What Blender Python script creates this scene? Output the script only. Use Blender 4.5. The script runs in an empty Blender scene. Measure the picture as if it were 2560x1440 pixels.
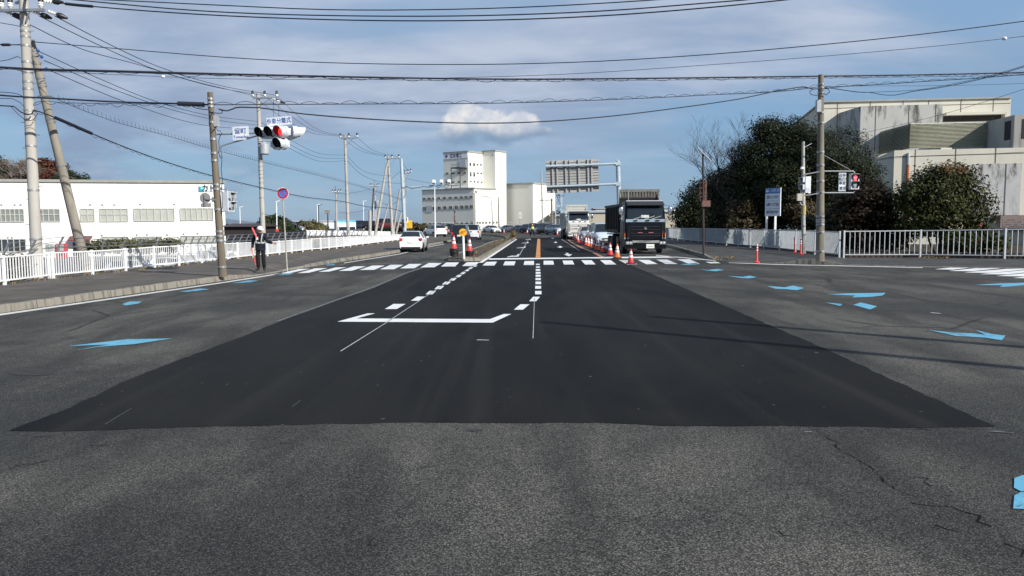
import bpy, bmesh, math, random
import numpy as np
from mathutils import Vector, Matrix
from mathutils.geometry import tessellate_polygon
random.seed(7)
R = math.radians
S = bpy.context.scene
COL = S.collection
# ------------------------------------------------------------------ camera
FPX, CAMH, YHOR, ROLL = 1950.0, 1.9, 557.0, R(0.35)
PITCH = math.atan((720 - YHOR) / FPX)
cd = bpy.data.cameras.new('camera'); cam = bpy.data.objects.new('camera', cd); COL.objects.link(cam)
cd.sensor_width = 36; cd.lens = FPX / 2560 * 36; cd.clip_start = .1; cd.clip_end = 20000
cam.matrix_world = Matrix.Translation((0, 0, CAMH)) @ Matrix.Rotation(R(90) - PITCH, 4, 'X') @ Matrix.Rotation(-ROLL, 4, 'Z')
S.camera = cam
# ------------------------------------------------------------------ light
SUN_H = Vector((0.77, -0.64, 0)).normalized(); SUN_EL = R(29)
sd = bpy.data.lights.new('sun', 'SUN'); sun = bpy.data.objects.new('sun', sd); COL.objects.link(sun)
sd.energy = 5.0; sd.angle = R(.53); sd.color = (1, .95, .87)
sdir = Vector((SUN_H.x * math.cos(SUN_EL), SUN_H.y * math.cos(SUN_EL), math.sin(SUN_EL)))
sun.rotation_euler = (-sdir).to_track_quat('-Z', 'Y').to_euler()
S.view_settings.view_transform = 'Standard'; S.view_settings.look = 'None'
S.view_settings.exposure = 0.3; S.view_settings.gamma = 1
# ------------------------------------------------------------------ world
W = bpy.data.worlds.new('World'); S.world = W; W.use_nodes = True
wt = W.node_tree; wt.nodes.clear()


def nd(t, typ, ins=None, **kw):
    n = t.nodes.new(typ)
    for k, v in kw.items(): setattr(n, k, v)
    for k, v in (ins or {}).items():
        if isinstance(v, bpy.types.NodeSocket): t.links.new(v, n.inputs[k])
        else: n.inputs[k].default_value = v
    return n


def mth(t, op, a, b=None, c=None, clamp=False):
    n = t.nodes.new('ShaderNodeMath'); n.operation = op; n.use_clamp = clamp
    for i, v in enumerate((a, b, c)):
        if v is None: continue
        if isinstance(v, bpy.types.NodeSocket): t.links.new(v, n.inputs[i])
        else: n.inputs[i].default_value = v
    return n.outputs[0]


def mixc(t, fac, a, b, mode='MIX'):
    n = t.nodes.new('ShaderNodeMix'); n.data_type = 'RGBA'; n.blend_type = mode
    for k, v in ((0, fac), (6, a), (7, b)):
        if isinstance(v, bpy.types.NodeSocket): t.links.new(v, n.inputs[k])
        else: n.inputs[k].default_value = (*v, 1) if (k and len(v) == 3) else v
    return n.outputs[2]


def smooth(t, v, a, b, lo=0., hi=1.):
    n = nd(t, 'ShaderNodeMapRange', {0: v, 1: a, 2: b, 3: lo, 4: hi}, interpolation_type='SMOOTHSTEP')
    return n.outputs[0]


def noise(t, vec, scale, detail=4, rough=.55, dist=0., col=False):
    n = nd(t, 'ShaderNodeTexNoise', {'Vector': vec, 'Scale': scale, 'Detail': detail, 'Roughness': rough, 'Distortion': dist})
    return n.outputs['Color' if col else 'Fac']


def ray(px, py):
    x = (px - 1280) / FPX; y = (720 - py) / FPX
    c, s = math.cos(ROLL), math.sin(ROLL)
    x, y = x * c + y * s, -x * s + y * c
    return Vector((x, math.cos(PITCH) + y * math.sin(PITCH), -math.sin(PITCH) + y * math.cos(PITCH)))


def G(px, py, z=0.):
    d = ray(px, py); t = (z - CAMH) / d.z
    return Vector((d.x * t, d.y * t, z))


def V(px, py, Y):
    d = ray(px, py); t = Y / d.y
    return Vector((d.x * t, Y, CAMH + d.z * t))


def onp(px, py, P0, n):
    d = ray(px, py); o = Vector((0, 0, CAMH)); n = Vector(n)
    return o + d * ((Vector(P0) - o).dot(n) / d.dot(n))


def sky_world():
    t = wt
    g = nd(t, 'ShaderNodeTexCoord').outputs['Generated']
    sk = nd(t, 'ShaderNodeTexSky', sky_type='NISHITA', sun_disc=False, sun_elevation=SUN_EL,
            sun_rotation=math.atan2(SUN_H.x, SUN_H.y), air_density=1.0, dust_density=0.25, ozone_density=2.2, altitude=0)
    d = nd(t, 'ShaderNodeVectorMath', {0: g}, operation='NORMALIZE').outputs[0]
    xyz = nd(t, 'ShaderNodeSeparateXYZ', {0: d}); X, Y, Z = xyz.outputs
    # clear air is deeper near the horizon away from the sun than the model gives: clouded band fills it
    base = nd(t, 'ShaderNodeHueSaturation', {'Saturation': 1.0, 'Value': 1.0, 'Color': sk.outputs[0]}).outputs[0]
    el = smooth(t, Z, -.02, .30)
    air = mixc(t, el, (1.55, 3.0, 4.85), (2.3, 3.7, 5.65))
    base = mixc(t, .80, base, air)
    zz = mth(t, 'ADD', mth(t, 'MAXIMUM', Z, 0.0), .16)
    u = mth(t, 'DIVIDE', X, zz); v = mth(t, 'DIVIDE', Y, zz)
    pv = nd(t, 'ShaderNodeCombineXYZ', {0: u, 1: v, 2: 0.0}).outputs[0]
    pv1 = nd(t, 'ShaderNodeMapping', {'Vector': pv, 'Location': (3.1, 1.4, 0), 'Rotation': (0, 0, .25), 'Scale': (.55, 1.0, 1)}).outputs[0]
    n1 = noise(t, pv1, .72, 4, .48, .3)
    n2 = noise(t, pv1, 3.2, 5, .55, .2)
    f = mth(t, 'ADD', mth(t, 'MULTIPLY', n1, .86), mth(t, 'MULTIPLY', n2, .14))
    veil = smooth(t, f, .39, .60)
    hi = mth(t, 'MULTIPLY', veil, smooth(t, Z, .04, .17, .12, .95))
    ccol = mixc(t, smooth(t, n2, .3, .7), (2.9, 3.65, 5.0), (4.5, 5.05, 6.2))
    c = mixc(t, hi, base, ccol)
    # low grey scud on the left
    pv2 = nd(t, 'ShaderNodeMapping', {'Vector': d, 'Scale': (5.0, 5.0, 15.0), 'Location': (1.3, 0, 2.2)}).outputs[0]
    n3 = noise(t, pv2, 1.15, 5, .55, .3)
    leftm = smooth(t, X, .05, -.55)
    low = mth(t, 'MULTIPLY', mth(t, 'MULTIPLY', smooth(t, n3, .40, .62), smooth(t, Z, .26, .10)), smooth(t, X, .25, -.5, .25, .75))
    c = mixc(t, low, c, (2.1, 2.75, 4.0))
    n4 = noise(t, pv2, 1.9, 5, .6)
    puff = mth(t, 'MULTIPLY', mth(t, 'MULTIPLY', smooth(t, n4, .56, .68), smooth(t, Z, .11, .05)), mth(t, 'MULTIPLY', leftm, .5))
    c = mixc(t, puff, c, (4.0, 4.4, 5.4))
    # one cumulus: lobes around fixed compass bearings
    nz = noise(t, nd(t, 'ShaderNodeMapping', {'Vector': d, 'Scale': (1, 1, 1.2)}).outputs[0], 26, 7, .58)
    nzl = noise(t, d, 60, 4, .55)
    m = None
    for (px, py, rx, rz) in ((1160, 303, 56, 46), (1215, 312, 66, 40), (1300, 310, 52, 30), (1160, 334, 74, 40), (1255, 334, 122, 34), (1345, 330, 66, 18)):
        p = ray(px, py).normalized()
        dx = mth(t, 'DIVIDE', mth(t, 'SUBTRACT', X, p.x), rx / FPX)
        dz = mth(t, 'DIVIDE', mth(t, 'SUBTRACT', Z, p.z), rz / FPX)
        e = mth(t, 'SUBTRACT', 1.0, mth(t, 'SQRT', mth(t, 'ADD', mth(t, 'MULTIPLY', dx, dx), mth(t, 'MULTIPLY', dz, dz))))
        m = e if m is None else mth(t, 'SMOOTH_MAX', m, e, .25)
    m = mth(t, 'MULTIPLY', m, 1.0)
    e2 = mth(t, 'ADD', m, mth(t, 'MULTIPLY', mth(t, 'SUBTRACT', nz, .5), 1.5))
    front = smooth(t, Y, .2, .5)
    pc = ray(1215, 330).normalized()
    hgt = smooth(t, mth(t, 'ADD', mth(t, 'SUBTRACT', Z, pc.z), mth(t, 'MULTIPLY', mth(t, 'SUBTRACT', nz, .5), .03)), -.012, .016)
    edge = mth(t, 'ADD', .30, mth(t, 'MULTIPLY', mth(t, 'SUBTRACT', 1.0, hgt), .35))
    mask = mth(t, 'MULTIPLY', nd(t, 'ShaderNodeMapRange', {0: e2, 1: -.02, 2: edge, 3: 0., 4: 1.}, interpolation_type='SMOOTHSTEP').outputs[0], front)
    mask = mth(t, 'MULTIPLY', mask, smooth(t, hgt, 0, .6, .80, .92))
    lit = mixc(t, smooth(t, nzl, .35, .68), (5.2, 5.6, 6.4), (7.6, 7.4, 7.2))
    cum = mixc(t, hgt, (1.75, 2.65, 3.9), lit)
    c = mixc(t, mask, c, cum)
    bg = nd(t, 'ShaderNodeBackground', {'Color': c, 'Strength': .095})
    o = nd(t, 'ShaderNodeOutputWorld', {'Surface': bg.outputs[0]})


sky_world()


# ------------------------------------------------------------------ materials
MATS = {}


def newmat(name):
    m = bpy.data.materials.new(name); m.use_nodes = True; t = m.node_tree; t.nodes.clear()
    b = nd(t, 'ShaderNodeBsdfPrincipled'); nd(t, 'ShaderNodeOutputMaterial', {'Surface': b.outputs[0]})
    return m, t, b


def M(name, col, rough=.6, metal=0., var=.15, scale=3., bump=0., bscale=30., spec=.5, coat=0., stain=None, emit=0., trans=0., streak=False):
    if name in MATS: return MATS[name]
    m, t, b = newmat(name); MATS[name] = m
    ob = nd(t, 'ShaderNodeTexCoord').outputs['Object']
    vec = nd(t, 'ShaderNodeMapping', {'Vector': ob, 'Scale': (1, 1, .18)}).outputs[0] if streak else ob
    f = noise(t, vec, scale, 5, .6)
    lo = tuple(c * (1 - var) for c in col); hi = tuple(min(1, c * (1 + var)) for c in col)
    c = mixc(t, smooth(t, f, .3, .7), lo, hi)
    if stain:
        f2 = noise(t, vec, scale * 2.3, 6, .65)
        c = mixc(t, smooth(t, f2, stain[1], stain[1] + .14, 0, stain[2]), c, stain[0])
    t.links.new(c, b.inputs['Base Color'])
    b.inputs['Roughness'].default_value = rough; b.inputs['Metallic'].default_value = metal
    b.inputs['Specular IOR Level'].default_value = spec; b.inputs['Coat Weight'].default_value = coat
    if trans: b.inputs['Transmission Weight'].default_value = trans
    if emit:
        b.inputs['Emission Color'].default_value = (*col, 1); b.inputs['Emission Strength'].default_value = emit
    if bump:
        bp = nd(t, 'ShaderNodeBump', {'Strength': bump, 'Distance': .02, 'Height': noise(t, ob, bscale, 3, .6)})
        t.links.new(bp.outputs[0], b.inputs['Normal'])
    return m


def asphalt_old():
    m, t, b = newmat('old asphalt'); o = nd(t, 'ShaderNodeTexCoord').outputs['Object']
    big = noise(t, o, .22, 4, .55, .6)
    stre = noise(t, nd(t, 'ShaderNodeMapping', {'Vector': o, 'Rotation': (0, 0, .25), 'Scale': (.9, .22, 1)}).outputs[0], 1.0, 5, .6, .4)
    med = noise(t, o, 2.6, 5, .65)
    fine = noise(t, o, 75, 2, .6)
    vor = nd(t, 'ShaderNodeTexVoronoi', {'Vector': o, 'Scale': 98.0, 'Randomness': 1.0})
    vo = vor.outputs['Distance']; chip = nd(t, 'ShaderNodeSeparateColor', {0: vor.outputs['Color']}).outputs[0]
    bare = smooth(t, big, .36, .62)
    a = mixc(t, bare, (.072, .071, .069), (.158, .150, .135))
    a = mixc(t, smooth(t, stre, .40, .64, 0, .75), a, (.047, .047, .047))
    a = mixc(t, smooth(t, med, .5, .75, 0, .4), a, (.038, .037, .037))
    near = smooth(t, noise(t, o, .13, 3, .5, .5), .40, .62)
    # stones that show where the binder has worn away, each of its own tone
    g1 = mth(t, 'MULTIPLY_ADD', mth(t, 'POWER', chip, 2.0), 1.9, .42)
    g2 = mth(t, 'MULTIPLY_ADD', chip, .7, .65)
    g = nd(t, 'ShaderNodeMix', {0: mth(t, 'MULTIPLY_ADD', near, .6, .4), 2: g2, 3: g1}).outputs[0]
    g = mth(t, 'MULTIPLY', g, smooth(t, vo, .62, .30, .35, 1.0))
    gc = nd(t, 'ShaderNodeCombineColor', {0: g, 1: g, 2: mth(t, 'MULTIPLY', g, .97)}).outputs[0]
    a = mixc(t, 1.0, a, gc, 'MULTIPLY')
    pits = mth(t, 'MULTIPLY', smooth(t, noise(t, o, 34, 4, .65), .40, .32), .7)
    a = mixc(t, pits, a, (.010, .010, .011))
    # cracks that wander over the older parts
    vc = nd(t, 'ShaderNodeTexVoronoi', {'Vector': mixc(t, .12, o, noise(t, o, 1.3, 4, .6, col=True)), 'Scale': .23}, feature='DISTANCE_TO_EDGE').outputs[0]
    ck = mth(t, 'MULTIPLY', smooth(t, vc, .012, .003), smooth(t, noise(t, o, .16, 2), .5, .62))
    a = mixc(t, mth(t, 'MULTIPLY', ck, .75), a, (.012, .012, .012))
    t.links.new(a, b.inputs['Base Color'])
    b.inputs['Roughness'].default_value = .9; b.inputs['Specular IOR Level'].default_value = .2
    h = mth(t, 'ADD', mth(t, 'MULTIPLY', fine, .5), mth(t, 'MULTIPLY', chip, .5))
    bp = nd(t, 'ShaderNodeBump', {'Strength': .5, 'Distance': .008, 'Height': h}); t.links.new(bp.outputs[0], b.inputs['Normal'])
    return m


def asphalt_new():
    m, t, b = newmat('fresh asphalt'); o = nd(t, 'ShaderNodeTexCoord').outputs['Object']
    big = noise(t, nd(t, 'ShaderNodeMapping', {'Vector': o, 'Scale': (1, .35, 1)}).outputs[0], .5, 5, .6, .5)
    lane = noise(t, nd(t, 'ShaderNodeMapping', {'Vector': o, 'Rotation': (0, 0, -.02), 'Scale': (2.2, .05, 1)}).outputs[0], 1.0, 3, .5)
    fine = noise(t, o, 120, 2, .6)
    film = smooth(t, noise(t, nd(t, 'ShaderNodeMapping', {'Vector': o, 'Rotation': (0, 0, .5), 'Scale': (1, .3, 1)}).outputs[0], .33, 5, .65, .8), .42, .66, 0, .7)
    a = mixc(t, smooth(t, big, .32, .68), (.0058, .0061, .0068), (.0115, .0114, .0114))
    a = mixc(t, smooth(t, lane, .50, .72, 0, .6), a, (.024, .0235, .0225))
    a = mixc(t, film, a, (.018, .0178, .0172))
    g = smooth(t, fine, .25, .75, .5, 1.6)
    a = mixc(t, .8, a, nd(t, 'ShaderNodeCombineColor', {0: g, 1: g, 2: g}).outputs[0], 'MULTIPLY')
    sp = smooth(t, noise(t, o, 9, 1, .5), .77, .80)
    a = mixc(t, mth(t, 'MULTIPLY', sp, .5), a, (.2, .2, .2))
    sc = noise(t, nd(t, 'ShaderNodeMapping', {'Vector': o, 'Rotation': (0, 0, .9), 'Scale': (.5, 7, 1)}).outputs[0], 1.1, 6, .7, .3)
    scm = mth(t, 'MULTIPLY', smooth(t, sc, .66, .72), smooth(t, noise(t, o, .32, 2), .5, .64, 0, .22))
    a = mixc(t, scm, a, (.22, .22, .22))
    t.links.new(a, b.inputs['Base Color'])
    b.inputs['Roughness'].default_value = .85; b.inputs['Specular IOR Level'].default_value = .12
    bp = nd(t, 'ShaderNodeBump', {'Strength': .4, 'Distance': .006, 'Height': fine}); t.links.new(bp.outputs[0], b.inputs['Normal'])
    return m


def paint(name, col, under, wear=.5, sc=5., amt=.9):
    m, t, b = newmat(name); o = nd(t, 'ShaderNodeTexCoord').outputs['Object']
    f = noise(t, o, sc, 6, .7); f2 = noise(t, o, 60, 2, .6)
    k = mth(t, 'ADD', mth(t, 'MULTIPLY', f, .62), mth(t, 'MULTIPLY', f2, .38))
    v = mixc(t, smooth(t, noise(t, o, 2.2, 4), .3, .7), tuple(c * .86 for c in col), col)
    t.links.new(mixc(t, smooth(t, k, wear, wear + .1, 0, amt), v, under), b.inputs['Base Color'])
    b.inputs['Roughness'].default_value = .6
    return m


def concrete(name, col, dark, amt=.6, sc=1.0, top=None, runz=.22):
    """weathered concrete: soft blotches, runs that hang from the top edge"""
    m, t, b = newmat(name); o = nd(t, 'ShaderNodeTexCoord').outputs['Object']
    run = noise(t, nd(t, 'ShaderNodeMapping', {'Vector': o, 'Scale': (2.2, 2.2, runz)}).outputs[0], sc, 6, .65)
    blo = noise(t, o, sc * .6, 6, .6, .3); sp = noise(t, o, sc * 7, 4, .7)
    c = mixc(t, smooth(t, blo, .3, .7), tuple(k * .88 for k in col), col)
    f = mth(t, 'MULTIPLY', smooth(t, run, .46, .68), amt)
    if top is not None:
        z = nd(t, 'ShaderNodeSeparateXYZ', {0: o}).outputs[2]
        f = mth(t, 'MULTIPLY', f, smooth(t, mth(t, 'ADD', z, mth(t, 'MULTIPLY', mth(t, 'SUBTRACT', run, .5), 3.0)), top[0], top[1], .25, 1.0))
    c = mixc(t, f, c, dark)
    c = mixc(t, mth(t, 'MULTIPLY', smooth(t, sp, .6, .7), mth(t, 'MULTIPLY', f, .9)), c, tuple(k * .45 for k in dark))
    t.links.new(c, b.inputs['Base Color']); b.inputs['Roughness'].default_value = .85; b.inputs['Specular IOR Level'].default_value = .3
    bp = nd(t, 'ShaderNodeBump', {'Strength': .25, 'Distance': .01, 'Height': sp}); t.links.new(bp.outputs[0], b.inputs['Normal'])
    return m


def leafmat(name, cols, rough=.55, trans=.18, nscale=.7):
    m, t, b = newmat(name); o = nd(t, 'ShaderNodeTexCoord').outputs['Object']
    rnd = nd(t, 'ShaderNodeNewGeometry').outputs['Random Per Island']
    f = mth(t, 'ADD', mth(t, 'MULTIPLY', rnd, .5), mth(t, 'MULTIPLY', noise(t, o, nscale, 4, .6), .62))
    cr = nd(t, 'ShaderNodeValToRGB', {0: f}); e = cr.color_ramp.elements
    while len(e) < len(cols): e.new(.5)
    for i, c in enumerate(cols): e[i].position = .25 + .6 * i / max(1, len(cols) - 1); e[i].color = (*c, 1)
    t.links.new(cr.outputs[0], b.inputs['Base Color']); b.inputs['Roughness'].default_value = rough
    b.inputs['Specular IOR Level'].default_value = .12
    if trans: b.inputs['Transmission Weight'].default_value = 0
    return m


mAsph = asphalt_old(); mNew = asphalt_new()
mWhiteP = paint('white road paint', (.78, .78, .76), (.10, .10, .10), .66, 4, .7)
mWornP = paint('worn white road paint', (.62, .60, .53), (.08, .08, .08), .52, 5, .8)
mLineP = paint('edge line paint', (.66, .65, .61), (.09, .09, .09), .56, 6, .75)
mBlueP = paint('blue arrow paint', (.12, .40, .56), (.06, .06, .06), .545, 4.5, .95)
mBlueW = paint('worn blue arrow paint', (.115, .40, .57), (.07, .07, .07), .50, 2.6, .97)
mOrangeP = paint('orange line paint', (.62, .25, .055), (.09, .08, .07), .64, 4, .6)
mOrangeW = paint('worn orange line paint', (.50, .20, .09), (.08, .07, .07), .52, 5, .8)
mChalk = paint('chalk line', (.5, .5, .5), (.05, .05, .05), .5, 14, .9)
mSide = M('pavement asphalt', (.100, .088, .076), .9, var=.22, scale=.9, bump=.4, bscale=90, spec=.3, stain=((.05, .047, .045), .55, .6))
mSideD = M('right pavement asphalt', (.062, .060, .058), .9, var=.25, scale=.9, bump=.4, bscale=90, spec=.3, stain=((.035, .034, .033), .5, .7))
mKerb = concrete('kerb concrete', (.25, .23, .195), (.07, .065, .055), .85, 2.2)
mDirt = M('median dirt', (.075, .058, .042), .95, var=.45, scale=2.2, bump=.9, bscale=12, spec=.2, stain=((.17, .14, .09), .53, .75))
mSoil = M('soil', (.055, .044, .032), .95, var=.4, scale=1.5, bump=.8, bscale=10, spec=.2)
mGround = M('ground', (.13, .12, .105), .95, var=.3, scale=.05, spec=.2, stain=((.10, .10, .07), .52, .7))
mLot = M('car park asphalt', (.10, .098, .095), .9, var=.2, scale=.2, spec=.3)
mDry = leafmat('dry grass', [(.09, .065, .035), (.20, .15, .08), (.32, .25, .15)], .8)
mPole = concrete('pole concrete', (.43, .41, .375), (.24, .225, .20), .45, 1.2)
mPoleB = concrete('brown weathered pole', (.165, .135, .10), (.085, .07, .055), .6, 1.6)
mPoleR = concrete('grey weathered pole', (.20, .18, .145), (.10, .088, .072), .6, 1.6)
mSteel = M('galvanised steel', (.30, .315, .325), .45, .55, .12, 4)
mSteelB = M('pale blue painted steel', (.38, .46, .52), .5, .1, .08, 2)
mBand = M('steel band', (.34, .34, .34), .5, .5, .2, 8)
mDark = M('dark metal', (.03, .03, .034), .5, .3, .2, 6)
mBlack = M('black rubber', (.012, .012, .013), .6, 0, .25, 8)
mBlackP = M('black plastic', (.016, .016, .018), .45, 0, .2, 5)
mWire = M('cable sheath', (.010, .012, .022), .55, 0, .1, 1)
mWireG = M('grey cable', (.05, .055, .07), .55, 0, .1, 1)
mPorc = M('porcelain', (.75, .75, .73), .25, 0, .04, 5)
mWhiteF = M('white painted fence', (.74, .75, .76), .5, 0, .06, 3, stain=((.45, .42, .38), .66, .5))
mGreyF = M('grey white fence', (.42, .455, .475), .5, 0, .08, 3, stain=((.34, .33, .31), .62, .6))
mWhite = M('white enamel', (.76, .77, .78), .35, 0, .04, 3)
mWhiteS = M('signal white', (.56, .59, .62), .4, 0, .05, 4)
mGreyS = M('signal grey', (.36, .38, .40), .5, .1, .1, 5)
mGlass = M('dark vehicle glass', (.010, .014, .018), .06, 0, .1, 2, spec=.8)
mGlassL = M('window glass', (.055, .065, .07), .08, 0, .2, 1, spec=.8)
mChrome = M('chrome', (.75, .76, .78), .12, 1., .03, 3)
mLens = M('clear lens', (.55, .57, .60), .12, .2, .2, 20, spec=.8)
mRedL = M('red lamp', (.45, .02, .02), .2, 0, .1, 8)
mAmber = M('amber lamp', (.75, .16, .01), .2, 0, .15, 10)
mPlate = M('white number plate', (.72, .72, .68), .5, 0, .03, 5)
mPlateY = M('yellow number plate', (.70, .52, .05), .5, 0, .05, 5)
mInk = M('dark lettering', (.03, .04, .07), .6, 0, .05, 5)
mInkB = M('blue lettering', (.045, .10, .30), .5, 0, .05, 5)
mInkW = M('white lettering', (.75, .77, .8), .5, 0, .03, 5)
mSignB = M('blue sign face', (.055, .17, .46), .5, 0, .06, 2)
mSignW = M('white sign face', (.62, .66, .72), .5, 0, .04, 2)
mConeR = M('red cone plastic', (.62, .035, .030), .42, 0, .12, 9)
mConeO = M('orange cone plastic', (.80, .13, .020), .42, 0, .12, 9)
mConeD = M('faded orange cone plastic', (.52, .085, .022), .5, 0, .16, 9)
mRefl = M('white reflective sleeve', (.74, .74, .74), .4, 0, .08, 12, stain=((.4, .38, .36), .64, .6))
mSkin = M('skin', (.50, .29, .20), .55, 0, .08, 20)
# ------------------------------------------------------------------ mesh helpers
def finish(me, smooth_angle):
    if smooth_angle:
        me.polygons.foreach_set('use_smooth', [True] * len(me.polygons))
        me.set_sharp_from_angle(angle=R(smooth_angle))


class MB:
    def __init__(s): s.v = []; s.f = []; s.m = []

    def add(s, vs, fs, m=0):
        k = len(s.v); s.v += [tuple(p) for p in vs]
        s.f += [tuple(i + k for i in f) for f in fs]; s.m += [m] * len(fs)
        return s

    def box(s, c, d, m=0, rz=0., rx=0., ry=0.):
        x, y, z = (k / 2 for k in d)
        vs = [Vector(p) for p in ((-x, -y, -z), (x, -y, -z), (x, y, -z), (-x, y, -z), (-x, -y, z), (x, -y, z), (x, y, z), (-x, y, z))]
        if rz or rx or ry:
            q = Matrix.Rotation(rz, 3, 'Z') @ Matrix.Rotation(ry, 3, 'Y') @ Matrix.Rotation(rx, 3, 'X'); vs = [q @ p for p in vs]
        c = Vector(c)
        return s.add([p + c for p in vs], [(3, 2, 1, 0), (4, 5, 6, 7), (0, 1, 5, 4), (1, 2, 6, 5), (2, 3, 7, 6), (3, 0, 4, 7)], m)

    def beam(s, a, b, w, h=None, m=0, up=(0, 0, 1)):
        a, b = Vector(a), Vector(b); h = w if h is None else h
        d = (b - a).normalized(); u = Vector(up)
        if abs(d.dot(u)) > .98: u = Vector((0, 1, 0))
        x = d.cross(u).normalized() * w / 2; y = x.cross(d).normalized() * h / 2
        vs = [p + i * x + j * y for p in (a, b) for i, j in ((-1, -1), (1, -1), (1, 1), (-1, 1))]
        return s.add(vs, [(3, 2, 1, 0), (4, 5, 6, 7), (0, 1, 5, 4), (1, 2, 6, 5), (2, 3, 7, 6), (3, 0, 4, 7)], m)

    def tube(s, pts, r, n=8, m=0, cap=True):
        pts = [Vector(p) for p in pts]
        rs = r if isinstance(r, (list, tuple)) else [r] * len(pts)
        k = len(s.v); prev = None
        for i, p in enumerate(pts):
            a = pts[max(0, i - 1)]; b = pts[min(len(pts) - 1, i + 1)]
            d = (b - a).normalized()
            u = Vector((0, 0, 1)) if abs(d.z) < .95 else Vector((1, 0, 0))
            if prev is not None:
                x = (prev - d * prev.dot(d)); x = x.normalized() if x.length > 1e-6 else d.cross(u).normalized()
            else: x = d.cross(u).normalized()
            prev = x; y = d.cross(x)
            for j in range(n):
                t = 2 * math.pi * j / n
                s.v.append(tuple(p + (x * math.cos(t) + y * math.sin(t)) * rs[i]))
        for i in range(len(pts) - 1):
            for j in range(n):
                q = (j + 1) % n
                s.f.append((k + i * n + j, k + i * n + q, k + (i + 1) * n + q, k + (i + 1) * n + j)); s.m.append(m)
        if cap:
            s.f.append(tuple(k + j for j in reversed(range(n)))); s.m.append(m)
            s.f.append(tuple(k + (len(pts) - 1) * n + j for j in range(n))); s.m.append(m)
        return s

    def lathe(s, prof, c=(0, 0, 0), n=16, m=0, rot=None, cap=True):
        k = len(s.v); c = Vector(c)
        for r, z in prof:
            for j in range(n):
                t = 2 * math.pi * j / n; p = Vector((r * math.cos(t), r * math.sin(t), z))
                if rot is not None: p = rot @ p
                s.v.append(tuple(p + c))
        for i in range(len(prof) - 1):
            for j in range(n):
                q = (j + 1) % n
                s.f.append((k + i * n + j, k + i * n + q, k + (i + 1) * n + q, k + (i + 1) * n + j)); s.m.append(m)
        if cap:
            s.f.append(tuple(k + j for j in reversed(range(n)))); s.m.append(m)
            s.f.append(tuple(k + (len(prof) - 1) * n + j for j in range(n))); s.m.append(m)
        return s

    def poly(s, pts, m=0):
        pts = [Vector(p) for p in pts]
        nrm = sum(((pts[i] - pts[0]).cross(pts[(i + 1) % len(pts)] - pts[0]) for i in range(len(pts))), Vector())
        tris = tessellate_polygon([pts])
        out = []
        for a, b, c in tris:
            n = (pts[b] - pts[a]).cross(pts[c] - pts[a])
            out.append((a, b, c) if n.dot(nrm) >= 0 else (a, c, b))
        return s.add(pts, out, m)

    def up(s, pts, m=0):
        """flat polygon that always faces up"""
        pts = [Vector(p) for p in pts]
        a = sum(pts[i].x * pts[(i + 1) % len(pts)].y - pts[(i + 1) % len(pts)].x * pts[i].y for i in range(len(pts)))
        if a < 0: pts = pts[::-1]
        return s.poly(pts, m)

    def slab(s, pts, d, m=0):
        """polygon pts (any plane) thickened along vector d"""
        pts = [Vector(p) for p in pts]; d = Vector(d); n = len(pts)
        nrm = sum(((pts[i] - pts[0]).cross(pts[(i + 1) % n] - pts[0]) for i in range(n)), Vector())
        if nrm.dot(d) > 0: pts = pts[::-1]
        s.poly(pts, m); s.poly([p + d for p in reversed(pts)], m)
        k = len(s.v); s.v += [tuple(p) for p in pts] + [tuple(p + d) for p in pts]
        for i in range(n):
            j = (i + 1) % n
            s.f.append((k + j, k + i, k + n + i, k + n + j)); s.m.append(m)
        return s

    def build(s, name, mats, parent=None, world=True, sm=0):
        """world: vertices are in world coordinates and are moved under the parent's origin"""
        mats = mats if isinstance(mats, (list, tuple)) else [mats]
        off = Vector()
        if parent is not None and world:
            q = parent
            while q is not None: off += q.location; q = q.parent
        me = bpy.data.meshes.new(name)
        me.from_pydata([tuple(Vector(p) - off) for p in s.v] if off.length else s.v, [], s.f)
        for m in mats: me.materials.append(m)
        if len(mats) > 1: me.polygons.foreach_set('material_index', s.m)
        me.update(); finish(me, sm)
        o = bpy.data.objects.new(name, me); COL.objects.link(o)
        if parent is not None: o.parent = parent
        return o


def tag(o, label, cat, group=None):
    o['label'] = label; o['category'] = cat
    if group: o['group'] = group
    return o


def thing(name, label, cat, loc=(0, 0, 0), rz=0., group=None):
    o = bpy.data.objects.new(name, None); COL.objects.link(o); o.location = loc; o.rotation_euler = (0, 0, rz)
    o.empty_display_size = .2
    return tag(o, label, cat, group)


def kind(o, k='structure'): o['kind'] = k; return o


def copy_tree(o, parent=None):
    c = o.copy(); COL.objects.link(c); c.parent = parent
    for ch in list(o.children): copy_tree(ch, c)
    return c


def paint_part(o, mat):
    o.material_slots[0].link = 'OBJECT'; o.material_slots[0].material = mat


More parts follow.
